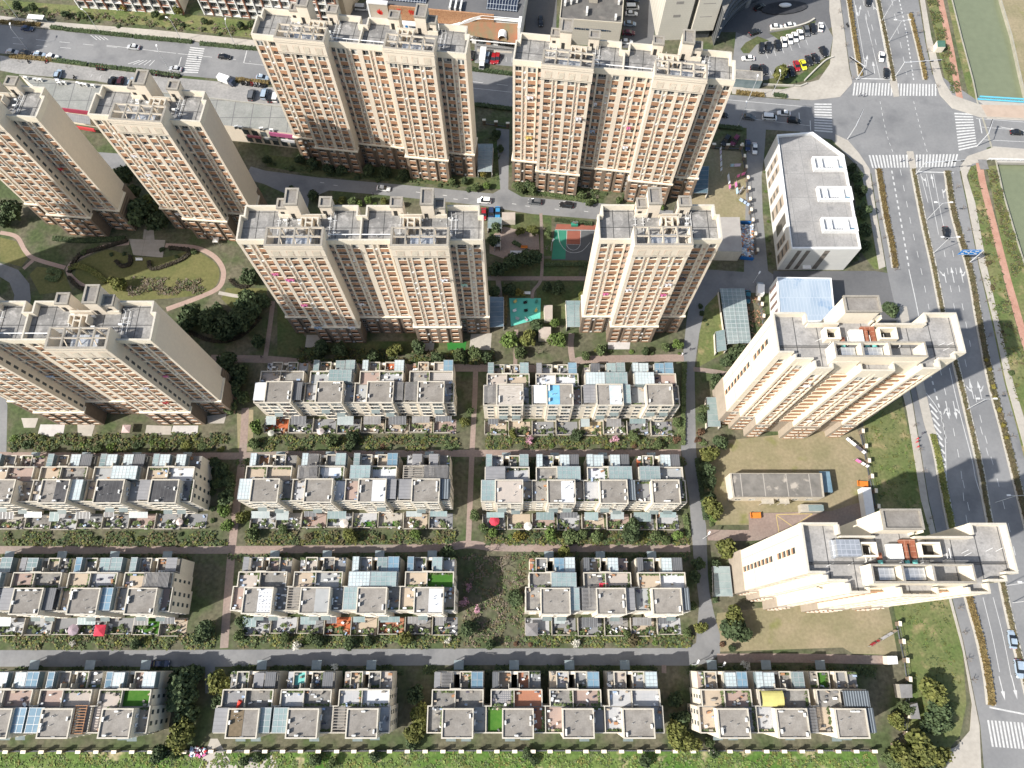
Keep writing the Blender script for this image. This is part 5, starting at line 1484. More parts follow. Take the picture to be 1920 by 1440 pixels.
for xo, w_ in ((8.5, 3.4), (13.6, 2.6)):
    b = MB(); b.box(x0 + xo, y0 - 1.4, 2.7, x0 + xo + w_, y0 - .01, 3.0); b.box(x0 + xo + .1, y0 - 1.3, 0, x0 + xo + .3, y0 - 1.1, 2.7); b.box(x0 + xo + w_ - .3, y0 - 1.3, 0, x0 + xo + w_ - .1, y0 - 1.1, 2.7); b.build("porch", parapet_m, rt)
for q in range(6):
    wb, wm = window_mesh(1.75, 1.72, q % 4); link("window", wm, rt, (x0 + 1.2 + q * 4, y0 - .02, 1.2))
b = MB(); b.box(pl[1][0] + .2, pl[1][1] - 5, 3.0, pl[1][0] + 3.2, pl[1][1] + 1, 3.1); b.box(pl[1][0] + 3, pl[1][1] - 5, 0, pl[1][0] + 3.1, pl[1][1] + 1, 2.95); b.build("glass_lean_to", gl_blue, rt)
b = MB(); b.box(x0 + 19.5, y0 - 3.6, 0, x0 + 25.5, y0 - 1.4, 2.2, 0); b.box(x0 + 21.6, y0 - 3.3, 2.2, x0 + 25.8, y0 - 1.6, 2.4, 1); b.build("side_shed", [parapet_m, gl_roof], rt)
roofed_block("pump_house", "plain grey flat roofed block right of the slim tower", "building", PP([(1350, 407), (1387, 407), (1392, 472), (1346, 471)], 5.5), 5.5, th_wall, M("pale_roof", (.30, .28, .26), (.36, .34, .31), .3, rough=.95), .0)
for (q, lab) in (([(1020, 572), (1036, 572), (1036, 598), (1021, 598)], "small flat roofed kiosk with a beige top right of the playground"), ([(1010, 613), (1033, 613), (1033, 633), (1010, 633)], "square brown roofed kiosk below the playground"),
                 ([(941, 398), (966, 398), (966, 412), (941, 412)], "little beige kiosk by the parked cars above the paved square"), ([(1488, 1295), (1530, 1295), (1530, 1300), (1488, 1300)], None)):
    if lab: roofed_block("kiosk", lab, "kiosk", PP(q, 2.9), 2.9, th_wall, M("kiosk_roof", (.34, .29, .25), (.40, .35, .30), .5), 0)

# glazed garage ramp covers and glass roofs
def glass_hall(label, q, z=3.0, mat=None, step=1.6, name="glass_canopy"):
    root = empty(name, (0, 0, 0)); tag(root, label, "glass roof", "glazed ramp covers")
    p = PP(q, z)
    b = MB(); b.prism(p, z - .08, z); b.build("roof", mat or gl_roof, root)
    b = MB()
    A, B, C_, D = [Vector(v) for v in p]
    n1 = max(2, int((D - A).length / step)); n2 = max(1, int((B - A).length / (step * 1.6)))
    for i in range(n1 + 1):
        t = i / n1; u, v = A.lerp(D, t), B.lerp(C_, t)
        b.tube((*u, z + .03), (*v, z + .03), .05, n=4)
    for i in range(n2 + 1):
        t = i / n2; u, v = A.lerp(B, t), D.lerp(C_, t)
        b.tube((*u, z + .06), (*v, z + .06), .05, n=4)
    for v in (A, B, C_, D): b.tube((*v, 0), (*v, z - .1), .09, n=5)
    b.build("frame", alu, root)
    b = MB()
    for a, c_ in ((A, D), (B, C_)): b.prism([tuple(a), tuple(c_), (c_.x + .15, c_.y), (a.x + .15, a.y)], 0, 1.1)
    b.build("ramp_wall", th_wall, root)
glass_hall("long glazed ramp cover between slim tower and upper stepped tower", [(1350, 541), (1396, 541), (1408, 643), (1364, 645)], 3.2, M("ramp_glass", (.17, .22, .22), (.25, .29, .28), .2, rough=.2, joint=(1.4, 1.4, .04, (.5, .54, .53))))
glass_hall("small glazed annex left of the long ramp cover", [(1342, 622), (1358, 618), (1362, 656), (1344, 660)], 2.8)
glass_hall("blue tinted glass roof right of the middle tower", [(917, 557), (944, 557), (944, 612), (917, 614)], 3.0, M("dark_blue_glass", (.10, .15, .19), (.15, .20, .24), .3, rough=.2))
glass_hall("clear glass roof at the left foot of the slim tower", [(1061, 564), (1092, 564), (1091, 613), (1063, 613)], 3.2)
glass_hall("dark glass roof at the foot of the tower by the junction", [(1308, 312), (1329, 312), (1327, 362), (1300, 362)], 3.2, M("dark_teal_glass", (.07, .12, .15), (.11, .16, .18), .3, rough=.2))
glass_hall("shaded glass roof right of the top tower half in shade", [(895, 270), (924, 270), (922, 322), (896, 322)], 3.0, M("grey_glass", (.20, .24, .25), (.26, .30, .30), .3, rough=.2))
glass_hall("glass porch left of the upper stepped tower", [(1325, 745), (1347, 745), (1351, 800), (1327, 800)], 2.8)
glass_hall("glass porch left of the lower stepped tower", [(1338, 1062), (1368, 1062), (1374, 1118), (1340, 1118)], 2.8, M("dim_glass", (.20, .25, .25), (.28, .33, .32), .3, rough=.2))
glass_hall("glass shelter above the small kiosk in the paved square", [(915, 408), (941, 408), (940, 428), (914, 428)], 2.8)
glass_hall("narrow grey shelter roof in the paved square", [(927, 441), (938, 441), (938, 462), (927, 462)], 2.6, patch_pale)
glass_hall("pale long shelter roof beside the round bushes in the paved square", [(957, 470), (990, 470), (990, 477), (957, 477)], 2.6, patch_white)

# two storey shops along the street
def shops():
    z = 8.0
    poly = PP([(36, 140), (417, 185), (570, 203), (572, 252), (443, 236), (165, 209), (112, 201)], z)
    root = empty("shop_podium", (0, 0, 0)); tag(root, "long two storey shop block with a jointed concrete roof along the street", "shops")
    b = MB(); b.prism(poly, 0, z - .3, 0, 1)
    b.build("wall", [cream, M("podium_roof", (.20, .205, .19), (.27, .27, .25), .18, rough=.95, fine=(2, .1), joint=(6.3, 7.4, .12, (.12, .12, .12)), third=((.20, .21, .19), .12, .5, .7))], root)
    b = MB(); k = len(poly); c = Vector((sum(p[0] for p in poly) / k, sum(p[1] for p in poly) / k))
    for i in (0, 1):
        p, q = Vector(poly[i]), Vector(poly[i + 1]); n = Vector((0, -.35))
        b.prism([tuple(p), tuple(q), tuple(q + n), tuple(p + n)], z - .3, z)
    b.build("parapet", M("podium_kerb", (.33, .32, .28), (.28, .27, .24), .5), root)
    rn = random.Random(3)
    for px, py in ((50, 148), (68, 151), (77, 152), (110, 154), (113, 158), (122, 157), (148, 158), (154, 160), (161, 161), (176, 163), (444, 240), (452, 241), (491, 243), (510, 246)):
        x, y = P(px, py, z)
        link("air_conditioner", AC, root, (x, y, z - .28), rn.uniform(-.3, .3), 1.5)
    for (pts, lab, m_) in (([(120, 206), (168, 212)], "fascia", M("crimson_fascia", (.33, .045, .08), (.28, .04, .07), 1)), ([(506, 251), (560, 258)], "fascia", M("magenta_fascia", (.38, .10, .20), (.32, .08, .17), 1))):
        a, c_ = [Vector(P(*p, 7.2)) for p in pts]
        b = MB(); b.prism([tuple(a), tuple(c_), (c_.x, c_.y - .3), (a.x, a.y - .3)], 6.6, 8.25); b.build("fascia", m_, root)
    a, c_ = Vector(P(140, 237, 4)), Vector(P(178, 243, 4))
    b = MB(); b.prism([tuple(a), tuple(c_), (c_.x, c_.y - .5), (a.x, a.y - .5)], 3.4, 4.6); b.build("shop_sign", M("red_sign", (.50, .05, .06), (.44, .05, .05), 1), root)
    a, c_ = Vector(P(118, 212, 6)), Vector(P(170, 220, 6))
    b = MB(); b.face([(a.x, a.y, 6.5), (c_.x, c_.y, 6.5), (c_.x, c_.y - 2.4, 5.2), (a.x, a.y - 2.4, 5.2)]); b.build("canopy", M("grey_canopy_tiles", (.14, .145, .15), (.19, .19, .19), .6, joint=(.8, .4, .04, (.24, .24, .24))), root)
    p, q = Vector(poly[4]), Vector(poly[3]); d = (q - p)
    for i in range(7):
        t = .06 + i * .13
        a, c_ = p + d * t, p + d * (t + .09)
        b = MB(); b.prism([(a.x, a.y + .05), (c_.x, c_.y + .05), (c_.x, c_.y - .05), (a.x, a.y - .05)], .6, 3.2, 0); b.prism([(a.x, a.y + .05), (c_.x, c_.y + .05), (c_.x, c_.y - .05), (a.x, a.y - .05)], 4.3, 6.6, 0); b.build("shop_window", glass, root)
    for i in range(4):
        t = .1 + i * .25
        a, c_ = p + d * t, p + d * (t + .2)
        b = MB(); b.prism([(a.x, a.y - .05), (c_.x, c_.y - .05), (c_.x, c_.y - .5), (a.x, a.y - .5)], 3.3, 4.2); b.build("shop_sign", (M("shop_sign_pink", (.42, .16, .20), (.36, .13, .16), 2), M("shop_sign_grey", (.22, .23, .23), (.3, .3, .3), 2), M("shop_sign_white", (.5, .5, .5), (.4, .4, .42), 2))[i % 3], root)
shops()

# apartment slabs at the very top of the picture
def slab_block(label, a, c_, seed, side=None):
    rn = random.Random(seed)
    A, B = Vector(P(*a)), Vector(P(*c_))
    d = B - A; L = d.length; ang = math.atan2(d.y, d.x)
    root = empty("apartment_slab", (A.x, A.y, 0), ang); tag(root, label, "apartment block", "older apartment slabs beyond the street")
    b = MB(); b.box(0, .4, 0, L, 11, 18.4); b.build("wall", tan if side else th_wall, root)
    b = MB(); n = int(L / 3.4); st = L / n
    for i in range(n + 1):
        x = i * st
        b.box(x - .2, -.6, 0, x + .2, .4, 18.2, 1 if i % 2 else 0)
    for fl in range(7): b.box(0, -.35, fl * 2.9 + .0, L, .39, fl * 2.9 + .28, 0)
    b.build("facade_frame", [white_paint, M("brown_pier", (.30, .15, .10), (.25, .13, .09), .6)], root)
    for fl in range(5):
        for i in range(n):
            w_ = st - .5
            wb, wm = window_mesh(round(w_, 1), 1.9, rn.choice((0, 1, 2, 3, 4)))
            link("window", wm, root, (i * st + .25, .36, fl * 2.9 + .75))
    b = MB()
    for fl in range(5):
        for i in range(n):
            if rn.random() < .7: b.box(i * st + .25, -.3, fl * 2.9 + .28, (i + 1) * st - .25, -.22, fl * 2.9 + .8, rn.choice((0, 0, 1)))
    tag(b.build("balcony_front", [winframe, M("brick_front", (.36, .17, .12), (.30, .15, .10), .8)], root), kind='stuff')
slab_block("white and brown framed apartment slab, left of two at the top edge", (150, 13), (345, 26), 4)
slab_block("white and brown framed apartment slab behind the half shaded tower", (385, 26), (640, 47), 5)
roofed_block("tan_block", "tan gabled end of an apartment block beside the solar roof", "apartment block", PP([(634, 34), (652, 36), (690, -30), (650, -30)], 0), 15, tan, roof_plain, .6)

# shop hall with the solar roof
def solar_hall():
    z = 11.6
    A, B = Vector(P(692, 8, z)), Vector(P(978, 34, z))
    d = B - A; L = d.length; ang = math.atan2(d.y, d.x)
    root = empty("shop_hall", (A.x, A.y, 0), ang); tag(root, "shop hall with solar roof, brown tile sign wall and white swept canopy", "shop hall")
    b = MB(); b.box(0, 0, 0, L, 34, z - .5, 0, 1); b.build("wall", [white_paint, asphalt_dark], root)
    tiles = M("brown_sign_tiles", (.32, .165, .085), (.42, .24, .13), 1.6, rough=.8, joint=(.8, .4, .02, (.22, .12, .07), .5, 'XZ'), third=((.22, .10, .06), 2.5, .55, .7))
    b = MB(); b.box(6.8, -.5, 6.6, L * .82, -.01, z + .6, 0); b.build("sign_wall", tiles, root)
    b = MB(); b.box(0, -.7, 6.2, 6.8, -.01, z + 1, 0); b.box(-.2, -.9, z + 1, 6.9, .6, z + 1.6, 1); b.box(-.6, -.8, 0, 0, 3, z + 1.6, 1); b.build("sign_panel", [M("beige_sign_panel", (.42, .37, .30), (.38, .33, .27), .5), white_paint], root)
    b = MB(); n = 24                                       # white swept canopy
    def prof(t):
        s = 0 if t < .5 else min(1, (t - .5) / .26); s = s * s * (3 - 2 * s)
        return -2.6 + 2.2 * s, 5.1 + 5.4 * s, 6.6 + 5.1 * s
    for i in range(n):
        x0, x1 = L * i / n, L * (i + 1) / n
        y0, za0, zb0 = prof(i / n); y1, za1, zb1 = prof((i + 1) / n)
        b.face([(x0, y0, za0), (x1, y1, za1), (x1, y1, zb1), (x0, y0, zb0)]); b.face([(x0, y0, zb0), (x1, y1, zb1), (x1, -.72, zb1), (x0, -.72, zb0)])
        b.face([(x0, -.72, za0), (x1, -.72, za1), (x1, y1, za1), (x0, y0, za0)])
    b.box(L - .8, -5.5, 0, L + .2, -.1, z + .8)
    b.build("swept_canopy", white_paint, root)
    b = MB(); b.face([(L * .60, -.75, 8.8), (L - .85, -.75, 9.8), (L - .85, -6.5, 6.4), (L * .60, -4.2, 6.4)][::-1]); b.build("tiled_roof", M("striped_tiles", (.30, .11, .06), (.13, .16, .09), .25, rough=.85, joint=(.5, .35, .03, (.18, .09, .05), .5), stretch=(1, .1, 1)), root)
    b = MB(); b.box(L * .60, -6.7, 6.1, L - .85, -6.45, 6.4); b.build("gutter", white_paint, root)
    b = MB(); k = 8                                        # little white arch on the tiled roof
    for i in range(k):
        t0, t1 = math.pi * i / k, math.pi * (i + 1) / k
        b.face([(L * .885 + 1.5 * math.cos(t0), -6.0, 6.8 + 2.0 * math.sin(t0)), (L * .885 + 1.5 * math.cos(t1), -6.0, 6.8 + 2.0 * math.sin(t1)), (L * .885 + 1.5 * math.cos(t1), -3.4, 7.8 + 1.4 * math.sin(t1)), (L * .885 + 1.5 * math.cos(t0), -3.4, 7.8 + 1.4 * math.sin(t0))])
    b.build("arch_dormer", white_paint, root)
    pan = M("solar_cells", (.012, .018, .032), (.02, .028, .045), .4, rough=.15, spec=.6, joint=(1.05, 1.7, .06, (.42, .45, .48)))
    for j in range(6):
        for (xa, xb) in ((2.5, 20), (22, 28), (L - 13, L - 2)):
            y = 3 + j * 4.6
            if j == 0 and xa > 20 and xa < 25: continue
            b = MB(); b.face([(xa, y, z - .2), (xb, y, z - .2), (xb, y + 3.6, z + .9), (xa, y + 3.6, z + .9)])
            b.face([(xa, y + 3.6, z + .85), (xb, y + 3.6, z + .85), (xb, y + 3.6, z - .45), (xa, y + 3.6, z - .45)])
            b.build("solar_panel", pan, root)
    for q in range(9):
        link("air_conditioner", AC, root, (29 + (q % 3) * 1.9, 1.5 + (q // 3) * 1.5, z - .48), 1.57, 1.7)
    b = MB()
    for q in range(6):
        b.box(L * .62 + q * 2.7, -1.6, 0, L * .62 + q * 2.7 + 1.6, -.8, 2.6, q % 3)
    b.build("shop_front", [orange, white_paint, glass], root)
    red = M("red_letters", (.62, .04, .03), rough=.5)
    dk = M("dark_letters", (.05, .06, .09), rough=.5); bl = M("blue_sign", (.02, .16, .42), rough=.5)
    def text(s, x, y, zz, size, mat, nm="lettering"):
        c = bpy.data.curves.new(nm, 'FONT'); c.body = s; c.size = size; c.extrude = .05; c.align_x = 'CENTER'
        c.materials.append(mat)
        o = bpy.data.objects.new(nm, c); o.parent = root; o.location = (x, y, zz); o.rotation_euler = (math.pi / 2, 0, 0); C.objects.link(o)
    for i, ch in enumerate("天物广"):
        text(ch, 10.8 + i * 4.4, -.56, 9.6 - i * .1, 2.1, red)
    for i, ch in enumerate("工农中行"): text(ch, 2.6 + i * 2.1, -2.66, 5.5, .8, dk)
    text("中国建设银行", 16.6, -2.66, 5.5, .85, dk)
    b = MB(); b.tube((13.2, -2.62, 5.85), (13.2, -2.7, 5.85), .5, n=14); b.box(10.6, -2.7, 5.4, 11.8, -2.61, 6.3); b.build("bank_emblem", bl, root)
    b = MB()                                               # red flame like emblem
    for ang_, l_ in ((-.9, 1.5), (-.45, 2.0), (0, 2.3), (.45, 1.9), (.95, 1.5), (1.5, 1.1)):
        c0 = Vector((3.6, -.76, 8.6)); t = Vector((math.sin(ang_), 0, math.cos(ang_))); n_ = Vector((t.z, 0, -t.x))
        b.face([c0 - n_ * .35, c0 + n_ * .35, c0 + t * l_ * .6 + n_ * .3, c0 + t * l_, c0 + t * l_ * .6 - n_ * .3])
    b.build("flame_emblem", red, root)
solar_hall()

# civic service centre with its sign
def service_centre():
    z = 11.0
    A, B = Vector(P(1049, 34, z)), Vector(P(1167, 43, z))
    d = B - A; L = d.length; ang = math.atan2(d.y, d.x)
    root = empty("service_centre", (A.x, A.y, 0), ang); tag(root, "beige service centre with a dark roof and blue sign lettering", "service centre")
    b = MB(); b.box(0, 0, 0, L, 28, z - .5, 0, 1); b.build("wall", [M("beige_panels", (.44, .41, .35), (.40, .375, .325), .2, rough=.85, joint=(1.0, 1.0, .03, (.35, .33, .28), .5, 'XZ')), M("dark_gravel_roof", (.095, .09, .085), (.13, .125, .115), .4, rough=1, third=((.20, .18, .16), .25, .58, .75))], root)
    b = MB(); b.box(0, 0, z - .5, L, .3, z); b.box(0, .3, z - .5, .3, 28, z); b.box(L - .3, .3, z - .5, L, 28, z); b.build("parapet", M("beige_coping", (.45, .41, .33), rough=.8), root)
    for (x, y) in ((1.5, 7), (3.6, 8), (5.6, 9), (9.5, 3.2), (9.5, 4.6), (19.8, 2.0), (20.6, 9.5)):
        link("air_conditioner", AC, root, (x, y, z - .48), 1.57, 1.9)
    b = MB(); b.box(10, 9, z - .5, 13, 12, z + 1.3); b.build("roof_hatch", parapet_m, root)
    blu = M("sign_blue", (.02, .11, .17), rough=.5)
    c = bpy.data.curves.new("lettering", 'FONT'); c.body = "奉贤区金汇镇社区事务受理服务中心"; c.size = 1.0; c.extrude = .05
    c.materials.append(M("sign_navy", (.045, .07, .11), rough=.5))
    o = bpy.data.objects.new("lettering", c); o.parent = root; o.location = (5.5, -.08, 6.9); o.rotation_euler = (math.pi / 2, 0, 0); C.objects.link(o)
    bpy.context.view_layer.update()
    if o.dimensions.x > 1: c.size = 1.0 * (13.2 / o.dimensions.x)
    b = MB()
    for (dx, dz) in ((0, .62), (0, -.62), (.62, 0), (-.62, 0)):
        b.face([(3.4 + dx - .42, -.06, 7.5 + dz), (3.4 + dx, -.06, 7.5 + dz - .42), (3.4 + dx + .42, -.06, 7.5 + dz), (3.4 + dx, -.06, 7.5 + dz + .42)])
    b.build("diamond_emblem", blu, root)
    b = MB(); b.box(.1, -3.3, 0, .9, -2.4, 6); b.box(-.1, -3.4, 6, 1.1, -2.3, 6.6, 1); b.build("red_banner", [redcloth, orange], root)
service_centre()

# pale hotel tower and its dark curved podium
def hotel():
    A, B = Vector(P(1231, 76)), Vector(P(1331, 72))
    d = B - A; L = d.length; ang = math.atan2(d.y, d.x)
    root = empty("hotel_tower", (A.x, A.y, 0), ang); tag(root, "pale stone tower with a dark vertical slot behind the junction tower", "tower")
    st = M("pale_stone_panels", (.56, .53, .46), (.51, .485, .42), .15, rough=.8, joint=(1.1, .9, .02, (.43, .41, .35), .5, 'XZ'))
    b = MB(); b.box(0, 0, 0, L * .52, 22, 58, 0); b.box(L * .60, -.4, 4, L, 22, 58, 0); b.box(L * .52, 1.6, 0, L * .60, 22, 58, 1); b.box(L * .62, .6, 0, L - .6, 21, 3.98, 1)
    b.build("wall", [st, M("slot_glass", (.05, .055, .06), (.09, .095, .10), .4, rough=.2)], root)
    for q in range(6):
        for (x0, x1, yy) in ((L * .68, L * .9, -.42), (L * .2, L * .33, -.02)):
            b = MB(); b.box(x0, yy - .02, 10 + q * 5.5, x1, yy + .03, 10.25 + q * 5.5 if yy < -.1 else 11.1 + q * 5.5); b.build("slit_window", M("slit_dark", (.30, .28, .26), (.24, .23, .21), .5), root)
    pts = spline([(1338, 86), (1352, 60), (1376, 32), (1402, 12), (1432, -6), (1440, -40)], 5)
    rt = empty("curved_podium", (0, 0, 0)); tag(rt, "dark curved glass podium beside the pale stone tower", "building")
    b = MB(); b.prism(PP(pts) + PP([(1345, -40), (1332, 60)]), 0, 14, 0, 1); b.build("wall", [M("podium_dark_glass", (.055, .06, .065), (.10, .105, .11), .3, rough=.35, joint=(60, 1.6, .10, (.22, .22, .22), 0, 'XZ')), roof_plain], rt)
    b = MB()
    for zz in (4, 8, 12):
        q = PP(pts)
        for i in range(len(q) - 1):
            b.face([(*q[i], zz), (q[i][0] + .5, q[i][1] - .5, zz), (q[i + 1][0] + .5, q[i + 1][1] - .5, zz), (*q[i + 1], zz)])
    b.build("ledge", M("podium_ledge", (.20, .20, .195), rough=.6), rt)
    b = MB(); x, y = P(1395, 8); b.tube((x, y, 0), (x, y, 9), 2.2, n=18); b.tube((x, y, 9), (x, y, 9.6), 2.5, n=18); b.build("round_bay", pave_grey, rt)
hotel()
roofed_block("garden_hut", "little green roofed hut between pavement and jogging path", "hut", PP([(1757, 76), (1772, 76), (1773, 88), (1758, 88)], 2.6), 2.6, th_wall, M("green_hut_roof", (.05, .12, .09), (.07, .15, .11), .6), 0)
roofed_block("gate_lodge", "low lodge with grey flat roof at the car park exit", "lodge", PP([(1379, 130), (1430, 134), (1430, 151), (1377, 147)], 4), 4, gl_wall, roof_plain, .2)
# oval flower bed with a bright egg shaped stone
x, y = P(1470, 16); 
b = MB(); b.prism([(x + 9 * math.cos(t * .3927) * 1.0, y + 3.2 * math.sin(t * .3927) + 9 * math.cos(t * .3927) * .12) for t in range(16)], 0, .5); tag(b.build("oval_planter", M("black_planter", (.03, .032, .035), (.05, .05, .055), .6)), "black oval planter in the shaded hotel forecourt", "planter")
root = empty("egg_sculpture", (*P(1470, 15), .5)); tag(root, "pale elongated egg sculpture on the black oval planter", "sculpture")
b = MB(); n1, n2 = 10, 14
for i in range(n1):
    for j in range(n2):
        def sp(a, c): t, f = math.pi * a / n1, 2 * math.pi * c / n2; return (2.4 * math.cos(t), .8 * math.sin(t) * math.cos(f), .8 + .8 * math.sin(t) * math.sin(f))
        b.face([sp(i, j), sp(i + 1, j), sp(i + 1, j + 1), sp(i, j + 1)])
b.build("body", white_paint, root)

# bridge rails
def railing(label, a, c_, mat, h=1.1, truss=False, name="bridge_railing"):
    A, B = Vector((*P(*a), .15)), Vector((*P(*c_), .15)); n = int((B - A).length / 1.6)
    root = empty(name, (0, 0, 0)); tag(root, label, "railing")
    b = MB()
    for z in ((.45, .8, 1.1) if not truss else (.2, 1.5)):
        b.tube(A + Vector((0, 0, z)), B + Vector((0, 0, z)), .07 if not truss else .28, n=6)
    b.build("rail", mat, root)
    b = MB()
    for i in range(n + 1):
        p = A.lerp(B, i / n); b.tube(p, p + Vector((0, 0, h if not truss else 1.5)), .06, n=5)
        if truss and i < n: b.tube(p + Vector((0, 0, 0)), A.lerp(B, (i + 1) / n) + Vector((0, 0, 1.5)), .06, n=4)
    b.build("post", mat, root)
railing("bright blue pipe truss along the far side of the canal bridge", (1832, 187), (1975, 196), M("blue_pipe", (.10, .40, .55), (.12, .44, .58), 1, rough=.5), 1.1, True)
railing("white railing along the near side of the canal bridge", (1850, 301), (1975, 304), white_paint)
b = MB(); b.prism(PP([(1826, 186), (1990, 192), (1990, 306), (1850, 304)]), -1.2, -.03); tag(b.build("bridge_deck", M("bridge_concrete", (.40, .38, .34), (.34, .32, .29), .4)), "concrete deck of the canal bridge below its roadway", "bridge")
b = MB(); b.box(*P(1838, 318), 0, *P(1848, 300), .3); tag(b.build("boardwalk", slat_m), "dark plank landing at the end of the red jogging path", "boardwalk")
# ================================================================== TREES, SHRUBS AND HEDGES
def crown_mesh(name, seed, n, leaf, mats, lobes=7, flat=.8, gap=.12, spread=.62, shell=.55):
    """leaf sized faces spread through a cloud of lobes; unit radius, base at z=0"""
    r = np.random.default_rng(seed)
    L = []
    for i in range(lobes):
        a = r.uniform(0, 2 * np.pi); d = spread * np.sqrt(r.uniform(.05, 1)) if i else 0
        L.append((d * np.cos(a), d * np.sin(a), flat * (.55 + r.uniform(-.22, .38) * (1.1 - d)), r.uniform(.30, .52) if i else .55))
    pts, nrm = [], []
    tot = sum(l[3] ** 2 for l in L)
    for (x, y, z, q) in L:
        k = max(4, int(n * q * q / tot))
        v = r.normal(size=(k, 3)); v /= np.linalg.norm(v, axis=1)[:, None]
        rad = q * (shell + (1 - shell) * r.uniform(0, 1, size=(k, 1)) ** .5) * (1 + r.normal(0, .10, size=(k, 1)))
        p = v * rad * np.array([1, 1, flat]) + np.array([x, y, z])
        hole = np.sin(p[:, 0] * 7 + seed) * np.sin(p[:, 1] * 6.3 + seed * 2) * np.sin(p[:, 2] * 6 + seed)
        keep = hole > -gap * 3.2
        pts.append(p[keep]); nrm.append(v[keep])
    p = np.vstack(pts); v = np.vstack(nrm)
    keep = p[:, 2] > .02; p, v = p[keep], v[keep]
    k = len(p)
    d = v * .6 + r.normal(size=(k, 3)) * .55 + np.array([0, 0, .35]); d /= np.linalg.norm(d, axis=1)[:, None]
    t = np.cross(d, r.normal(size=(k, 3))); t /= np.linalg.norm(t, axis=1)[:, None]
    b = np.cross(d, t)
    s = leaf * r.uniform(.6, 1.35, size=(k, 1))
    q = np.stack([p - t * s - b * s * .7, p + t * s - b * s * .55, p + t * s * .8 + b * s * .8, p - t * s * .7 + b * s * .6], 1).reshape(-1, 3)
    f = np.arange(k * 4).reshape(-1, 4)
    me = bpy.data.meshes.new(name)
    me.from_pydata(q.tolist(), [], f.tolist())
    for m in mats: me.materials.append(m)
    me.update()
    return me

def trunk_mesh(seed, h=1.0, r=.045, name="trunk"):
    rn_ = random.Random(seed); b = MB()
    b.tube((0, 0, 0), (.02, .01, h * .55), r, r * .7, n=6)
    for i in range(5):
        a = i * 1.26 + rn_.uniform(-.3, .3); l = rn_.uniform(.3, .5)
        b.tube((.02, .01, h * rn_.uniform(.38, .55)), (math.cos(a) * l, math.sin(a) * l, h * rn_.uniform(.75, 1.05)), r * .5, r * .15, n=5, cap=False)
    return b.mesh(name, bark)

def bare_mesh(seed, name="branches"):
    """leafless crown of tapering limbs, unit radius"""
    rn_ = random.Random(seed); b = MB()
    def grow(p, d, l, r, lv):
        q = p + d * l
        b.tube(p, q, r, r * .62, n=4 if lv < 2 else 3, cap=False)
        if lv >= 4: return
        for _ in range(3 if lv < 3 else 3):
            nd = (d + Vector((rn_.uniform(-1, 1), rn_.uniform(-1, 1), rn_.uniform(-.35, .75))) * .75).normalized()
            grow(p + d * l * rn_.uniform(.5, 1), nd, l * rn_.uniform(.58, .8), r * .56, lv + 1)
    for i in range(4):
        a = i * 1.57 + rn_.uniform(-.4, .4)
        grow(Vector((0, 0, .55)), Vector((math.cos(a) * .75, math.sin(a) * .75, .8)).normalized(), .42, .038, 1)
    return b.mesh(name, twig)

PROTO = {}
def protos(kind, mats, n, leaf, k=4, **kw):
    PROTO[kind] = [crown_mesh("crown", hash(kind) % 97 + i * 13 if False else sum(map(ord, kind)) + i * 13, n, leaf, mats, **kw) for i in range(k)]
protos('dark', [leaf_dark], 1500, .10, 5, lobes=10, gap=.2)
protos('mid', [leaf_mid], 1200, .10, 5, lobes=9, gap=.2)
protos('olive', [leaf_olive], 1400, .10, 5, lobes=10, gap=.2)
protos('bright', [leaf_bright], 1100, .10, 4, lobes=7)
protos('yellow', [leaf_yellow], 500, .11, 3, lobes=6)
protos('brown', [leaf_brown], 500, .11, 3, lobes=6)
protos('red', [leaf_red], 420, .12, 3, lobes=5)
protos('pink', [leaf_pink], 420, .085, 4, lobes=8, gap=.05, shell=.3)
protos('white', [leaf_white], 400, .085, 4, lobes=8, gap=.05, shell=.3)
protos('ball', [leaf_mid], 520, .10, 2, lobes=1, gap=.3)
protos('redball', [leaf_red], 520, .10, 2, lobes=1, gap=.3)
TR = [trunk_mesh(i) for i in range(4)]
BARE = [bare_mesh(i + 3) for i in range(5)]
BTR = []
for i in range(2):
    b = MB(); b.tube((0, 0, 0), (0, 0, .6), .05, .04, n=6); BTR.append(b.mesh("trunk", bark))

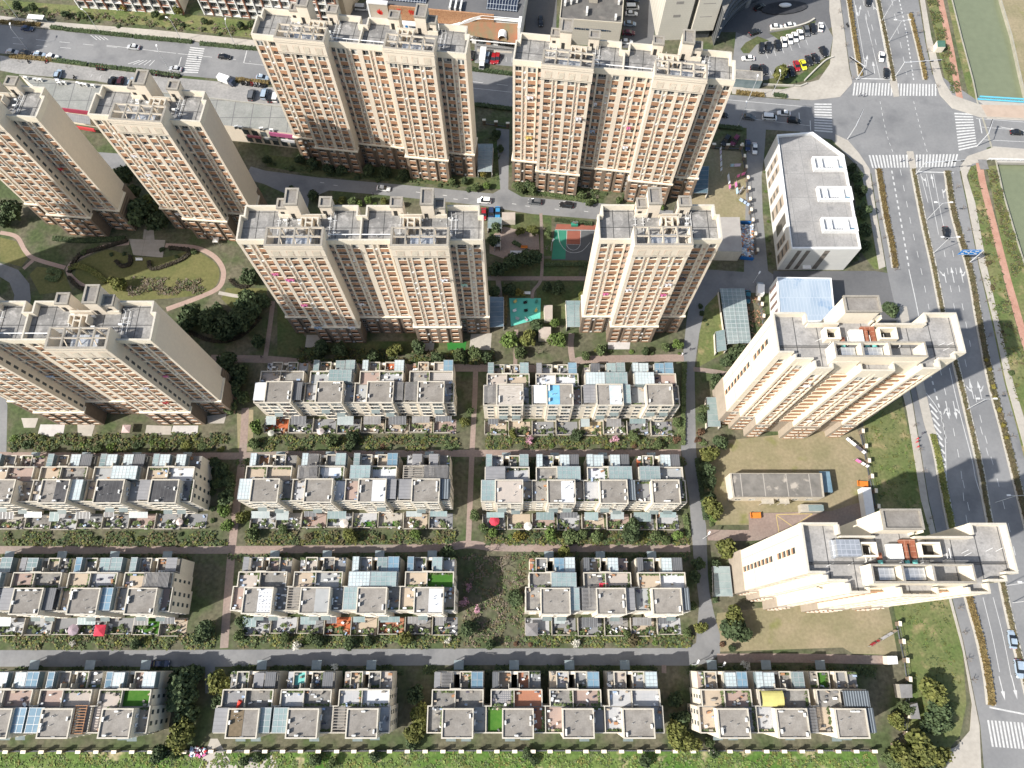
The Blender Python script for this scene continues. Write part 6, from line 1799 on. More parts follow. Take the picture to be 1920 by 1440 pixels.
DESC = {'dark': ("dark green broad tree", "evergreen_tree", "tree"), 'mid': ("mid green bushy tree", "leafy_tree", "tree"), 'olive': ("olive green camphor tree", "evergreen_tree", "tree"), 'bright': ("bright green tree", "leafy_tree", "tree"), 'yellow': ("yellow tinged tree", "leafy_tree", "tree"),
        'brown': ("rusty brown bush", "shrub", "shrub"), 'red': ("reddish bush", "shrub", "shrub"), 'pink': ("pink blossoming tree", "cherry_tree", "tree"), 'white': ("white blossoming tree", "magnolia_tree", "tree"), 'ball': ("clipped green ball bush", "clipped_bush", "shrub"), 'redball': ("clipped red brown ball bush", "clipped_bush", "shrub"), 'bare': ("leafless grey tree", "bare_tree", "tree")}
to_label = []                 # (object, description, px, py, place)
trn = random.Random(77)
def plant(kind, px, py, rpx, place=None, low=False):
    hz = 0.5 if low else 2.2
    x, y = P(px, py, hz + rpx * .03)
    r = rpx * (CAM_H - hz) / 1332.0 * 1.0
    sc = 1 + .0
    d, name, cat = DESC[kind]
    rz = trn.uniform(0, 6.28)
    if kind == 'bare':
        root = empty(name, (x, y, 0), rz)
        link("branches", trn.choice(BARE), root, (0, 0, 0), 0, (r, r, r * 1.1)); link("trunk", trn.choice(BTR), root, (0, 0, 0), 0, (r, r, r * 1.1))
    elif low or kind in ('ball', 'redball', 'brown', 'red'):
        root = link("shrub" if kind not in ('ball', 'redball') else name, trn.choice(PROTO[kind]), None, (x, y, -.1), rz, (r, r, r * trn.uniform(.8, 1.05)))
        d = d.replace("broad tree", "bush").replace("bushy tree", "bush").replace("camphor tree", "bush").replace("tinged tree", "bush").replace(" tree", " bush") if kind not in ('ball', 'redball', 'brown', 'red', 'pink', 'white') else d
        cat = "shrub"
    else:
        root = empty(name, (x, y, 0), rz)
        h = r * trn.uniform(.35, .6)
        link("crown", trn.choice(PROTO[kind]), root, (0, 0, h), 0, (r, r, r * trn.uniform(1.15, 1.45)))
        link("trunk", trn.choice(TR), root, (0, 0, 0), 0, (r, r, (h + r * .6)))
    to_label.append((root, d, cat, px, py, place))
    return root

places = [("by the oval park path", 280, 520, 150), ("between the two towers at the left", 250, 350, 70), ("at the foot of the left corner tower", 20, 410, 60), ("in the dark grove right of the oval path", 420, 600, 90), ("beside the left edge tower", 430, 715, 60),
          ("below the wide middle tower", 700, 655, 180), ("around the paved square", 950, 460, 70), ("below the green playground", 1000, 635, 70), ("at the foot of the slim tower", 1200, 655, 110), ("left of the upper stepped tower", 1350, 690, 60), ("by the road left of the estate office", 1330, 880, 110),
          ("left of the lower stepped tower", 1370, 1130, 90), ("behind the white office block", 1615, 400, 100), ("by the driveway of the blue roofed hall", 1670, 580, 30), ("in the grass corner by the avenue", 1720, 1360, 110), ("between the two lower left rows", 350, 1330, 90),
          ("left of the terracotta terrace row", 785, 1335, 60), ("left of the yellow awning row", 1275, 1350, 60), ("right of the black roofed row", 425, 920, 80), ("below the white corner row", 660, 820, 200), ("below the blue roofed row", 1090, 820, 190), ("below the glass corner row", 650, 1000, 200),
          ("below the beige roofed row", 1100, 1000, 200), ("below the pale blue lean-to row", 180, 1195, 200), ("below the perforated roof row", 650, 1195, 200), ("below the short row", 1150, 1195, 150), ("between the perforated roof row and short row", 925, 1130, 90), ("above the lower community road at the left", 200, 1250, 150), ("in the grass along the bottom", 800, 1425, 900),
          ("below the lower community road", 850, 1255, 600), ("in the curved car park", 1460, 140, 120), ("along the top street verge", 250, 40, 300), ("at the foot of the tower half in shade", 700, 300, 220), ("at the foot of the junction tower", 1100, 350, 180)]
EX = """dark 270 405 30;dark 300 420 22;olive 255 390 18;olive 288 385 20;dark 25 400 22;dark 8 412 16;olive 222 533 15;bare 245 545 17;bare 270 540 19;bare 300 538 18;bare 335 535 17;bare 360 540 13;dark 360 592 21;dark 395 607 23;dark 425 617 25;dark 452 602 24;dark 470 582 24;dark 487 566 18;dark 462 560 18;dark 410 585 19;dark 350 612 17;dark 482 640 13;dark 430 682 20;dark 450 702 19;dark 441 727 17;mid 455 745 13;mid 430 762 15;bare 470 488 14;dark 467 520 17;dark 240 330 20;mid 252 362 16;dark 246 300 13
dark 600 650 15;dark 640 656 15;dark 700 666 13;olive 740 656 15;dark 782 651 14;dark 820 671 13;mid 862 664 13;mid 893 661 14;dark 912 668 11;bright 950 640 19;olive 990 637 16;dark 1006 609 13;bright 1046 640 18;bare 1010 658 15;mid 975 660 13;bright 1040 604 11;dark 935 505 17;dark 960 495 18;dark 985 490 19;dark 1003 480 14;dark 925 450 13;dark 930 425 11;olive 975 430 9;olive 1000 430 11;bare 1017 425 12;bare 1025 462 12;olive 1095 552 12;dark 930 545 12;yellow 975 545 9;dark 955 540 13;dark 1045 540 14;dark 1025 535 10
mid 1125 655 11;mid 1247 650 9;bright 1270 645 11;mid 1100 665 9;dark 1212 656 8;dark 1385 663 18;dark 1365 675 13;dark 1345 715 15;dark 1315 785 11;mid 1322 768 10;dark 1352 829 13;olive 1330 851 17;dark 1325 880 15;dark 1330 905 13;olive 1335 953 19;dark 1330 935 12;bright 1337 971 9;olive 1361 1032 17;dark 1345 1058 9;olive 1375 1157 18;dark 1376 1180 20;dark 1395 1186 14;redball 1358 1208 8;dark 1376 1215 6;red 1316 805 8;red 1312 820 7
olive 1460 140 19;dark 1670 580 15;dark 1606 330 13;dark 1612 360 14;dark 1617 395 15;dark 1622 430 13;dark 1616 460 13;dark 1602 480 11;mid 1631 455 7;dark 1598 312 10
olive 1745 1296 22;dark 1763 1332 17;dark 1745 1357 17;olive 1720 1402 26;olive 1690 1417 21;olive 1752 1420 19;mid 1670 1427 15;mid 1702 1332 11;olive 1682 1352 13;dark 1742 1442 17;dark 1775 1360 12
dark 350 1282 24;dark 347 1311 24;dark 362 1262 15;olive 345 1367 22;dark 350 1341 20;olive 412 1281 19;olive 333 1391 15;olive 780 1371 18;dark 780 1301 14;olive 786 1341 16;olive 1270 1376 20;dark 1265 1311 13;dark 1276 1346 15;olive 1290 1392 16;dark 300 1416 14;mid 325 1416 9;dark 405 1315 10;dark 770 1395 10
dark 415 882 13;dark 431 901 13;dark 425 931 15;bright 420 961 13;bright 426 986 13;dark 400 866 11;mid 407 905 10;olive 455 967 13;mid 470 1000 11;dark 840 1036 13;olive 655 1006 14;brown 575 1005 10;bright 780 1001 10;mid 530 990 9;dark 655 836 9;ball 565 836 8;redball 715 833 9;ball 842 831 7;dark 660 820 12;mid 620 826 11;bright 480 800 13;mid 475 831 11;olive 870 790 9;mid 880 770 8
pink 992 822 11;pink 1152 822 11;olive 962 811 8;ball 1093 835 8;dark 1080 816 11;mid 1190 816 10;ball 1006 833 8;redball 1191 833 8;mid 1235 832 9;red 1272 820 8;mid 1268 790 9;yellow 975 1003 10;bright 1030 1001 13;mid 1070 1001 15;mid 1120 1006 11;dark 1186 985 13;dark 1181 1001 15;bright 1270 1002 11;bright 925 998 9;olive 1060 1036 13;mid 892 965 10;mid 905 990 9;mid 1090 1000 11;mid 1230 1002 10;mid 1250 1012 9
white 130 1207 8;white 555 1211 11;white 840 1201 8;white 1080 1206 11;white 627 1251 9;white 1400 1246 11;pink 870 1131 11;pink 895 1141 9;pink 880 1101 9;dark 655 1206 11;dark 690 1201 8;olive 762 1196 11;dark 595 1201 10;mid 580 1196 8;dark 250 1206 9;dark 385 1176 16;dark 375 1191 12;dark 880 1181 13;bare 900 1191 13;dark 920 1211 9;dark 970 1121 14;bare 960 1091 19;bare 940 1061 19;bare 920 1031 14;bare 900 1081 15;brown 1190 1201 12;olive 1315 1176 11;mid 1290 1186 8;dark 1310 1056 11;dark 1305 1081 10;mid 1300 1136 8;mid 1180 1190 7;redball 967 1207 7;redball 995 1208 7;mid 535 1195 9;mid 470 1150 12;dark 455 1165 11;mid 445 1190 9;bare 155 1200 11
olive 332 18 12;yellow 228 10 8;mid 150 25 9;mid 290 25 10;dark 120 22 9;mid 60 12 10;bare 180 22 12;bare 210 28 11;bare 315 32 12;dark 30 8 10;mid 380 35 8;dark 450 45 9;bare 420 42 11;mid 470 40 9
bright 912 345 9;yellow 905 325 9;mid 890 350 9;dark 870 335 8;dark 560 298 11;dark 585 303 12;dark 615 312 12;dark 640 316 11;dark 690 318 13;dark 720 322 13;dark 755 325 12;mid 845 338 8;dark 500 300 10;dark 930 250 10;dark 938 275 8;mid 975 350 11;mid 1000 352 12;dark 990 345 10;mid 1090 365 10;bare 1120 365 11;mid 1105 378 8;mid 1210 375 9;dark 1245 362 8;mid 1160 372 8;bright 1240 385 8;mid 660 375 10;bright 690 372 9;olive 720 376 9;olive 640 372 9;mid 750 378 8;bright 670 378 8;dark 585 365 12;dark 605 372 9;dark 545 350 7
mid 1030 435 8;dark 1105 500 9;mid 1330 1395 8;dark 590 1425 9;dark 700 1418 9;dark 990 1415 9;dark 1000 1428 7;dark 1210 1428 9;dark 1340 1412 8;bare 985 1425 7;dark 480 1420 8;dark 455 1427 8;mid 620 1430 8"""
for ln in EX.replace("\n", ";").split(";"):
    k, a, b_, r_ = ln.split()
    plant(k, float(a), float(b_), float(r_) * (1.0 if k in ('ball', 'redball', 'bare', 'white', 'pink') else 1.22))

# shrubs in the planting strips: (place, polygon of spots along a line, count, spread px, kinds)
def strip(place, x0, y0, x1, y1, n, sp, kinds, rmin=4, rmax=8, seed=0):
    r_ = random.Random(seed + int(x0))
    n = max(3, round(n * .46))
    for i in range(n):
        t = (i + r_.uniform(.1, .9)) / n
        plant(r_.choice(kinds), x0 + (x1 - x0) * t + r_.uniform(-2, 2), y0 + (y1 - y0) * t + r_.uniform(-sp, sp), r_.uniform(rmin, rmax), place, low=True)
G4 = ['dark', 'mid', 'mid', 'olive', 'bright', 'brown']
strip("in beds below the white corner row", 490, 828, 840, 830, 20, 8, G4, seed=1)
strip("in beds below the blue roofed row", 915, 828, 1262, 830, 22, 8, G4, seed=2)
strip("in beds below the black roofed row", 20, 1008, 420, 1010, 26, 9, G4, seed=3)
strip("in beds below the glass corner row", 465, 1008, 850, 1010, 22, 8, G4, seed=4)
strip("in beds below the beige roofed row", 912, 1008, 1290, 1010, 22, 8, G4, seed=5)
strip("in beds above the lower road at left", 10, 1200, 400, 1200, 20, 8, G4, seed=6)
strip("in beds below the perforated roof row", 450, 1198, 860, 1198, 24, 8, G4, seed=7)
strip("in beds below the short row", 990, 1198, 1300, 1198, 18, 7, G4, seed=8)
strip("in shade behind the glass corner row", 460, 866, 840, 866, 16, 4, ['dark'], seed=9)
strip("in shade behind the beige roofed row", 905, 868, 1270, 868, 14, 4, ['dark'], seed=10)
strip("in shade behind the black roofed row", 10, 868, 380, 866, 12, 4, ['dark'], seed=11)
strip("in shade behind the pale blue lean-to row", 10, 1045, 340, 1045, 14, 5, ['dark', 'mid'], seed=12)
strip("in shade behind the perforated roof row", 450, 1045, 830, 1045, 16, 5, ['dark', 'mid'], seed=13)
strip("in shade behind the short row", 990, 1045, 1270, 1045, 12, 5, ['dark', 'mid'], seed=14)
strip("on the lower road above the timber framed row", 10, 1258, 375, 1258, 18, 5, ['dark'], 5, 10, seed=15)
strip("on the lower road above the brown planter row", 430, 1258, 750, 1258, 16, 5, ['dark'], 5, 10, seed=16)
strip("on the lower road above the terracotta row", 800, 1258, 1230, 1258, 20, 5, ['dark'], 5, 10, seed=17)
strip("on the lower road above the yellow awning row", 1290, 1258, 1640, 1262, 16, 6, ['dark'], 5, 10, seed=18)
strip("in the bank below the left edge tower", 20, 828, 420, 832, 30, 10, ['mid', 'olive', 'dark', 'bright', 'brown'], 6, 12, seed=19)
strip("in planting below the middle tower", 560, 668, 920, 672, 26, 10, ['dark', 'dark', 'mid', 'brown'], 5, 10, seed=20)
strip("in the planting below the slim tower", 1095, 655, 1280, 655, 14, 8, G4, 4, 8, seed=21)
strip("along the top street verge", 5, 25, 470, 62, 26, 6, ['brown', 'brown', 'dark', 'mid'], 4, 8, seed=22)
strip("on the path left of the white corner row", 478, 785, 484, 840, 6, 4, G4, 4, 8, seed=23)
strip("right of the black roofed row", 395, 870, 400, 1000, 10, 6, ['dark', 'mid'], 5, 9, seed=24)
strip("right of the white office block", 1605, 320, 1635, 470, 12, 6, ['dark', 'mid'], 5, 8, seed=25)
strip("left of the white office block", 1434, 300, 1447, 490, 12, 2, ['bright', 'mid'], 3, 5, seed=26)
strip("between road and slim tower court", 1312, 560, 1330, 620, 8, 8, ['mid', 'dark'], 4, 8, seed=27)
strip("below the tower half in shade", 540, 315, 900, 350, 26, 6, ['dark', 'dark', 'mid'], 5, 9, seed=28)
strip("at the foot of the junction tower", 960, 352, 1290, 372, 22, 6, ['mid', 'bright', 'dark', 'brown'], 4, 8, seed=29)
strip("by the road above the middle tower", 600, 372, 770, 380, 14, 5, ['olive', 'bright', 'mid'], 5, 8, seed=30)
strip("along the road left of the estate office", 1318, 830, 1338, 985, 12, 5, ['dark', 'mid'], 5, 9, seed=31)
strip("on the canal verge", 1850, 480, 1900, 700, 10, 10, ['brown', 'mid'], 4, 9, seed=32)
strip("in the park beds", 130, 480, 400, 475, 12, 12, ['dark', 'mid'], 5, 9, seed=33)

# scattered ground cover in the beds: beyond counting
def cover(polys, n, mats, s=.22, seed=0, h=.5):
    r_ = random.Random(seed); b = MB()
    for poly in polys:
        q = PP(poly)
        xs, ys = [p[0] for p in q], [p[1] for p in q]
        def inside(x, y):
            c = False; j = len(q) - 1
            for i in range(len(q)):
                if (q[i][1] > y) != (q[j][1] > y) and x < (q[j][0] - q[i][0]) * (y - q[i][1]) / (q[j][1] - q[i][1]) + q[i][0]: c = not c
                j = i
            return c
        k = 0
        while k < n:
            x, y = r_.uniform(min(xs), max(xs)), r_.uniform(min(ys), max(ys))
            k += 1
            if not inside(x, y): continue
            if math.sin(x * .55 + seed) * math.sin(y * .75) < -.35: continue
            leaf_clumps(r_, b, x - .5, y - .5, x + .5, y + .5, .03, h * r_.uniform(.3, 1.2), 5, s, r_.randrange(len(mats)))
    return tag(b.build("ground_cover", mats), kind='stuff')
GC = [leaf_mid, leaf_dark, leaf_olive, leaf_brown]
cover([[(488, 818), (860, 818), (860, 842), (488, 844)], [(912, 818), (1270, 818), (1270, 841), (912, 841)]], 1200, GC, .24, seed=1, h=.8)
cover([[(10, 1000), (420, 1000), (425, 1022), (10, 1022)], [(462, 998), (855, 998), (850, 1018), (462, 1020)], [(910, 998), (1290, 998), (1290, 1020), (910, 1020)]], 1200, GC, .24, seed=2, h=.8)
cover([[(5, 1190), (400, 1190), (405, 1215), (5, 1215)], [(445, 1190), (862, 1190), (862, 1213), (445, 1213)], [(985, 1190), (1300, 1190), (1295, 1211), (985, 1211)]], 1100, GC, .24, seed=3, h=.8)
cover([[(20, 815), (425, 815), (430, 846), (20, 846)], [(560, 655), (925, 660), (925, 682), (560, 680)]], 1300, GC, .25, seed=4, h=.9)
cover([[(0, 1252), (375, 1252), (375, 1268), (0, 1268)], [(430, 1250), (755, 1250), (755, 1264), (430, 1264)], [(795, 1250), (1235, 1250), (1235, 1262), (795, 1262)], [(1290, 1250), (1640, 1250), (1640, 1270), (1290, 1264)]], 420, [leaf_dark, leaf_mid], seed=5, h=.8)
cover([[(440, 862), (860, 860), (860, 872), (440, 872)], [(900, 862), (1285, 860), (1285, 872), (900, 872)], [(0, 864), (400, 862), (400, 872), (0, 872)], [(430, 1040), (860, 1038), (860, 1052), (430, 1052)], [(980, 1038), (1290, 1038), (1290, 1052), (980, 1052)], [(0, 1042), (360, 1040), (360, 1054), (0, 1054)]], 330, [leaf_dark, leaf_mid, leaf_brown], seed=6, h=.7)
cover([[(0, 10), (480, 50), (480, 70), (0, 28)]], 1100, [leaf_brown, leaf_mid, leaf_grey], .25, seed=7, h=.8)
cover([[(870, 1040), (985, 1040), (985, 1210), (870, 1210)], [(240, 520), (395, 525), (380, 550), (240, 555)]], 700, [leaf_brown, leaf_grey, leaf_mid], .2, seed=8, h=.5)
cover([[(0, 1412), (1640, 1412), (1640, 1440), (0, 1440)]], 1500, [leaf_bright, leaf_bright, leaf_mid, leaf_olive], .22, seed=9, h=.25)
cover([[(500, 305), (900, 345), (920, 250), (938, 250), (936, 352), (860, 352), (560, 325)], [(962, 340), (1120, 355), (1120, 376), (980, 364)]], 900, [leaf_dark, leaf_mid], .25, seed=10, h=.8)
cover([[(1738, 0), (1758, 0), (1800, 170), (1785, 175)], [(1815, 312), (1832, 315), (1880, 520), (1925, 680), (1905, 760), (1850, 540)], [(1850, 320), (1868, 320), (1920, 500), (1900, 520)]], 700, [leaf_mid, leaf_brown, leaf_olive], .2, seed=11, h=.3)
cover([[(1620, 790), (1690, 750), (1740, 960), (1810, 1300), (1760, 1410), (1700, 1400), (1690, 1160), (1650, 970)]], 900, [leaf_mid, leaf_olive, leaf_bright], .16, seed=12, h=.18)
cover([[(1390, 560), (1428, 560), (1440, 640), (1410, 650)]], 420, [leaf_brown, leaf_grey, leaf_mid, orange], .2, seed=13, h=.4)

# hedges: long clipped boxes of leaves
def hedge(label, pts, wd, h, mat, density=26, group=None, seed=0, s=.2, spl=True):
    ln = PP(spline(pts, 6) if spl else pts); r_ = random.Random(seed + int(pts[0][0]))
    b = MB()
    for (ax, ay), (bx, by) in zip(ln, ln[1:]):
        L = math.hypot(bx - ax, by - ay); n = int(L * density * wd)
        tx, ty = ((bx - ax) / L, (by - ay) / L) if L else (1, 0)
        for _ in range(n):
            t, o = r_.random() * L, r_.uniform(-.5, .5) * wd
            z = h * r_.uniform(.35, 1.05) if abs(o) < wd * .38 else h * r_.uniform(.1, 1)
            x, y = ax + tx * t - ty * o, ay + ty * t + tx * o
            leaf_clumps(r_, b, x, y, x, y, z, .1, 1, s, 0)
    b2 = MB(); band(b2, ln, wd * .8, 0, 0, 0, h * .75)
    b.merge(b2)
    o = b.build("hedge", mat)
    return tag(o, label, "hedge", group)
wint = leafm("hedge_winter", (.125, .088, .036), (.165, .125, .05))
hg = "hedges along the roads"
hedge("rust coloured hedge strip on the upper left side of the avenue", STW_N, 1.4, .8, wint, group=hg)
hedge("rust coloured hedge strip left of the avenue below the junction", STW_S, 1.7, .7, wint, group=hg)
hedge("green and rust hedge strip beside the hatched wedge of the avenue", STW_T[:4], 1.7, .7, leaf_olive, group=hg)
hedge("rust coloured hedge strip left of the avenue's lowest stretch", STW_T[3:], 1.7, .8, wint, group=hg)
hedge("rust coloured hedge strip on the upper right side of the avenue", STE_N, 1.2, .8, wint, group=hg)
hedge("brown green hedge strip right of the avenue below the junction", STE_S, 1.7, .7, leaf_brown, 20, group=hg)
hedge("thin brown median planting of the avenue above the junction", MED_N, 1.1, .5, leaf_brown, 22, group=hg)
hedge("thin brown median planting of the avenue below the junction", MED_S, 1.2, .5, leaf_brown, 20, group=hg)
for pts, lab in (([(0, 42), (77, 48)], "brown hedge at the left end of the street's far side"), ([(96, 52), (120, 55)], "short green hedge beside the bus shelter"), ([(122, 56), (249, 69)], "long hedge on the street's far side above the silver car"), ([(252, 70), (361, 80)], "hedge on the street's far side ending at the zebra crossing"), ([(376, 83), (484, 93)], "hedge on the street's far side right of the zebra crossing"),
                 ([(20, 107), (60, 110), (108, 113)], "brown hedge beside the four parked cars on the street"), ([(100, 113), (164, 122)], "dark hedge on the street's near side, left part"), ([(169, 123), (221, 129)], "dark hedge on the street's near side, middle part"), ([(224, 129), (338, 144)], "long dark hedge on the near side before the zebra crossing"), ([(443, 150), (505, 157)], "olive hedge right of the box truck"),
                 ([(885, 131), (960, 140)], "green hedge above the street between the two top towers"), ([(890, 197), (960, 206)], "dark hedge below the street between the two top towers"), ([(1344, 238), (1391, 243)], "dark hedge right of the junction tower"), ([(1380, 174), (1432, 180)], "brown green hedge by the lodge wall"), ([(1450, 179), (1474, 182)], "short hedge with a scooter at its end by the lodge")):
    hedge(lab, pts, 1.6, .9, wint if "brown" in lab.split()[0] or "olive" in lab else leaf_dark, group=hg)
dkh = leafm("hedge_purple", (.030, .028, .020), (.055, .045, .03))
for pts, lab, m_ in (([(130, 512), (150, 480), (200, 464), (240, 452)], "dark purple edging hedge outside the oval path, upper left", dkh), ([(318, 466), (355, 470), (345, 485), (310, 500), (285, 505), (280, 490)], "dark hooked hedge on the oval lawn, right", dkh), ([(245, 480), (245, 495), (230, 500), (218, 490)], "small dark hooked hedge on the oval lawn, left", dkh),
                     ([(130, 520), (150, 540), (185, 548)], "dark edging hedge inside the lower left of the oval path", dkh), ([(432, 525), (445, 537), (462, 538), (475, 528)], "dark curved hedge left of the middle tower", dkh), ([(130, 505), (150, 500), (175, 510), (200, 530)], "broad light green hedge on the left of the oval lawn", leaf_olive),
                     ([(345, 618), (400, 640), (450, 632), (490, 595)], "dark border hedge below the grove", dkh), ([(90, 508), (112, 512), (105, 525), (88, 520)], "round hedge left of the oval path", leaf_mid), ([(100, 448), (160, 452), (235, 448)], "dark hedge along the gardens above the oval path", leaf_dark)):
    hedge(lab, pts, 1.8 if m_ is not dkh else 1.2, .8, m_)
for pts, lab, m_ in (([(1283, 680), (1281, 740), (1280, 835)], "hedge along the left side of the inner road", leaf_mid), ([(1306, 860), (1316, 930), (1322, 975)], "dark hedge along the right side of the inner road", leaf_dark), ([(1334, 1065), (1340, 1130)], "thin hedge left of the glass porch of the lower stepped tower", leaf_dark), ([(1270, 785), (1276, 815)], "clipped hedge at the right end of the blue roofed row's garden", leaf_mid), ([(1283, 965), (1290, 1008)], "clipped hedge at the right end of the beige roofed row's garden", leaf_mid),
                     ([(960, 350), (1000, 360), (1080, 375), (1118, 380)], "low hedge along the road below the junction tower", leaf_mid), ([(1040, 413), (1110, 421)], "hedge along the top of the basketball court", leaf_dark), ([(1022, 497), (1112, 497)], "hedge along the bottom of the basketball court", leaf_dark), ([(962, 455), (976, 462)], "clipped oval hedge with an orange bench in the paved square", leaf_dark), ([(948, 556), (946, 610)], "rust coloured hedge left of the playground", wint)):
    hedge(lab, pts, 1.3, .9, m_)

# leafless street trees along the avenue and the street
for i, (x, y) in enumerate([(1577, 15), (1582, 45), (1590, 78), (1597, 108), (1604, 140), (1725, 20), (1732, 52), (1743, 88), (1752, 125), (1762, 155), (1640, 340), (1648, 372), (1655, 405), (1663, 440), (1673, 475), (1685, 500), (1800, 345), (1812, 385), (1822, 425), (1838, 470), (1845, 520), (1855, 560), (1862, 625), (1880, 690), (1888, 735), (1898, 775), (1905, 815), (1700, 660), (1708, 715), (1720, 795), (1730, 840), (1738, 880), (1752, 970), (1790, 1090), (1806, 1140), (1815, 1185), (1822, 1235), (1832, 1275)]):
    plant('bare', x, y, 9, "along the avenue pavement")
for i, (x, y) in enumerate([(20, 38), (70, 44), (130, 48), (165, 52), (205, 56), (235, 60), (270, 64), (300, 66), (350, 72), (405, 76), (440, 80), (120, 118), (165, 116), (200, 122), (250, 127), (300, 130), (30, 108)]):
    plant('bare', x, y, 6, "along the top street")
# small yellow green trees in the avenue's right hand strip
for x, y in ((1868, 722), (1872, 742), (1880, 765), (1887, 795), (1893, 818), (1855, 672), (1862, 690)):
    plant('yellow', x, y, 6, "in the strip right of the avenue")
# ================================================================== VEHICLES
tyre = M("tyre", (.02, .02, .02), rough=.9)
carglass = M("car_glass", (.015, .018, .022), rough=.08, spec=.7)
lampw = M("car_lamp", (.65, .65, .62), rough=.2)
_cm = {}
def car_paint(c):
    return M("paint_" + "%02x%02x%02x" % tuple(int(255 * v) for v in c), c, rough=.28, spec=.6)

def shell(secs, closed=True):
    """loft of cross sections [(x, half width, z0, z1, roof half width)]"""
    b = MB(); rings = []
    for (x, hw, z0, z1, rw) in secs:
        n = len(b.v)
        b.v.extend([(x, -hw, z0), (x, -hw, (z0 + z1) * .55), (x, -rw, z1), (x, rw, z1), (x, hw, (z0 + z1) * .55), (x, hw, z0)])
        rings.append(n)
    for a, c_ in zip(rings, rings[1:]):
        for i in range(5):
            b.f.append((a + i, c_ + i, c_ + i + 1, a + i + 1)); b.m.append(0)
        b.f.append((a, a + 5, c_ + 5, c_)); b.m.append(0)
    b.f.append(tuple(rings[0] + i for i in range(6))); b.m.append(0)
    b.f.append(tuple(rings[-1] + 5 - i for i in range(6))); b.m.append(0)
    return b

def car_parts(kind):
    if kind in _cm: return _cm[kind]
    if kind == 'sedan': L, W_, Hh = 4.7, .90, 1.45
    elif kind == 'suv': L, W_, Hh = 4.7, .94, 1.68
    else: L, W_, Hh = 5.0, .95, 1.95
    h = L / 2
    if kind == 'van':
        body = [(-h, W_ - .08, .3, .9, W_ - .15), (-h + .12, W_, .3, 1.15, W_ - .05), (h - 1.2, W_, .3, 1.15, W_ - .05), (h - .25, W_ - .05, .3, .95, W_ - .14), (h, W_ - .16, .35, .75, W_ - .3)]
        glz = [(-h + .08, W_ - .05, 1.1, 1.55, W_ - .08), (-h + .2, W_ - .04, 1.1, Hh - .12, W_ - .12), (h - 1.5, W_ - .04, 1.1, Hh - .12, W_ - .12), (h - .6, W_ - .12, 1.0, 1.1, W_ - .2)]
        roof = [(-h + .16, W_ - .1, Hh - .16, Hh - .02, W_ - .2), (-h + .5, W_ - .07, Hh - .16, Hh, W_ - .2), (h - 1.7, W_ - .08, Hh - .16, Hh - .02, W_ - .2), (h - 1.5, W_ - .14, Hh - .16, Hh - .1, W_ - .26)]
    else:
        body = [(-h, W_ - .14, .35, .72, W_ - .28), (-h + .18, W_ - .03, .28, .90, W_ - .14), (-h + .9, W_, .26, .95, W_ - .08), (h - 1.6, W_, .26, .93, W_ - .08), (h - .5, W_ - .04, .27, .82, W_ - .16), (h - .1, W_ - .14, .32, .68, W_ - .3), (h, W_ - .25, .38, .6, W_ - .42)]
        r0 = -h + (.55 if kind == 'sedan' else .22)
        glz = [(r0, W_ - .10, .86, .93, W_ - .16), (r0 + .65 if kind == 'sedan' else r0 + .3, W_ - .08, .86, Hh - .1, W_ - .24), (h - 2.15, W_ - .08, .86, Hh - .08, W_ - .24), (h - 1.25, W_ - .10, .86, .94, W_ - .18)]
        roof = [(r0 + (.62 if kind == 'sedan' else .28), W_ - .22, Hh - .12, Hh - .07, W_ - .3), (r0 + 1.0, W_ - .2, Hh - .12, Hh, W_ - .3), (h - 2.4, W_ - .2, Hh - .12, Hh - .01, W_ - .3), (h - 2.12, W_ - .22, Hh - .12, Hh - .07, W_ - .3)]
    wb = MB(); wb.tube((0, -.1, 0), (0, .1, 0), .33, n=12); wb.tube((0, .1, 0), (0, .115, 0), .2, n=10, mi=1)
    lb = MB()
    _cm[kind] = (shell(body), shell(glz), shell(roof), wb.mesh("wheel", [tyre, alu]), L, W_, Hh, {})
    return _cm[kind]

def vehicle(kind, c, px, py, dx, dy, desc, place):
    """dx, dy: direction of the nose in the photograph"""
    x, y = P(px, py, .7)
    x2, y2 = P(px + dx * 4, py + dy * 4, .7)
    a = math.atan2(y2 - y, x2 - x)
    bod, glz, rof, whl, L, W_, Hh, cache = car_parts(kind)
    root = empty({'sedan': "sedan_car", 'suv': "suv_car", 'van': "van"}[kind], (x, y, RZ + .02), a)
    pm_ = car_paint(c)
    if pm_.name not in cache: cache[pm_.name] = (bod.mesh("body", pm_), rof.mesh("roof", pm_))
    if 'g' not in cache: cache['g'] = glz.mesh("window_glass", carglass)
    bo = link("body", cache[pm_.name][0], root); link("roof", cache[pm_.name][1], root); link("window_glass", cache['g'], root)
    for sx in (-1, 1):
        for sy in (-1, 1): link("wheel", whl, root, (sx * (L / 2 - .9), sy * (W_ - .08), .33), 0 if sy > 0 else math.pi)
    if 'l' not in cache:
        b = MB(); b.box(L / 2 - .28, -.18, .58, L / 2 - .07, .18, .70); cache['l'] = b.mesh("headlight", lampw)
        b = MB(); b.box(-L / 2 - .01, -.2, .66, -L / 2 + .08, .2, .80); cache['t'] = b.mesh("tail_light", redcloth)
    for sy in (-1, 1):
        link("headlight", cache['l'], bo, (0, sy * (W_ - .38), 0)); link("tail_light", cache['t'], bo, (0, sy * (W_ - .34), 0))
    to_label.append((root, desc, {'sedan': "car", 'suv': "car", 'van': "van"}[kind], px, py, place))
WH, SI, BK, DB, RD, GY, YL, LB = (.72, .72, .70), (.42, .43, .44), (.015, .016, .018), (.02, .035, .085), (.30, .015, .02), (.11, .115, .12), (.62, .58, .03), (.30, .37, .44)
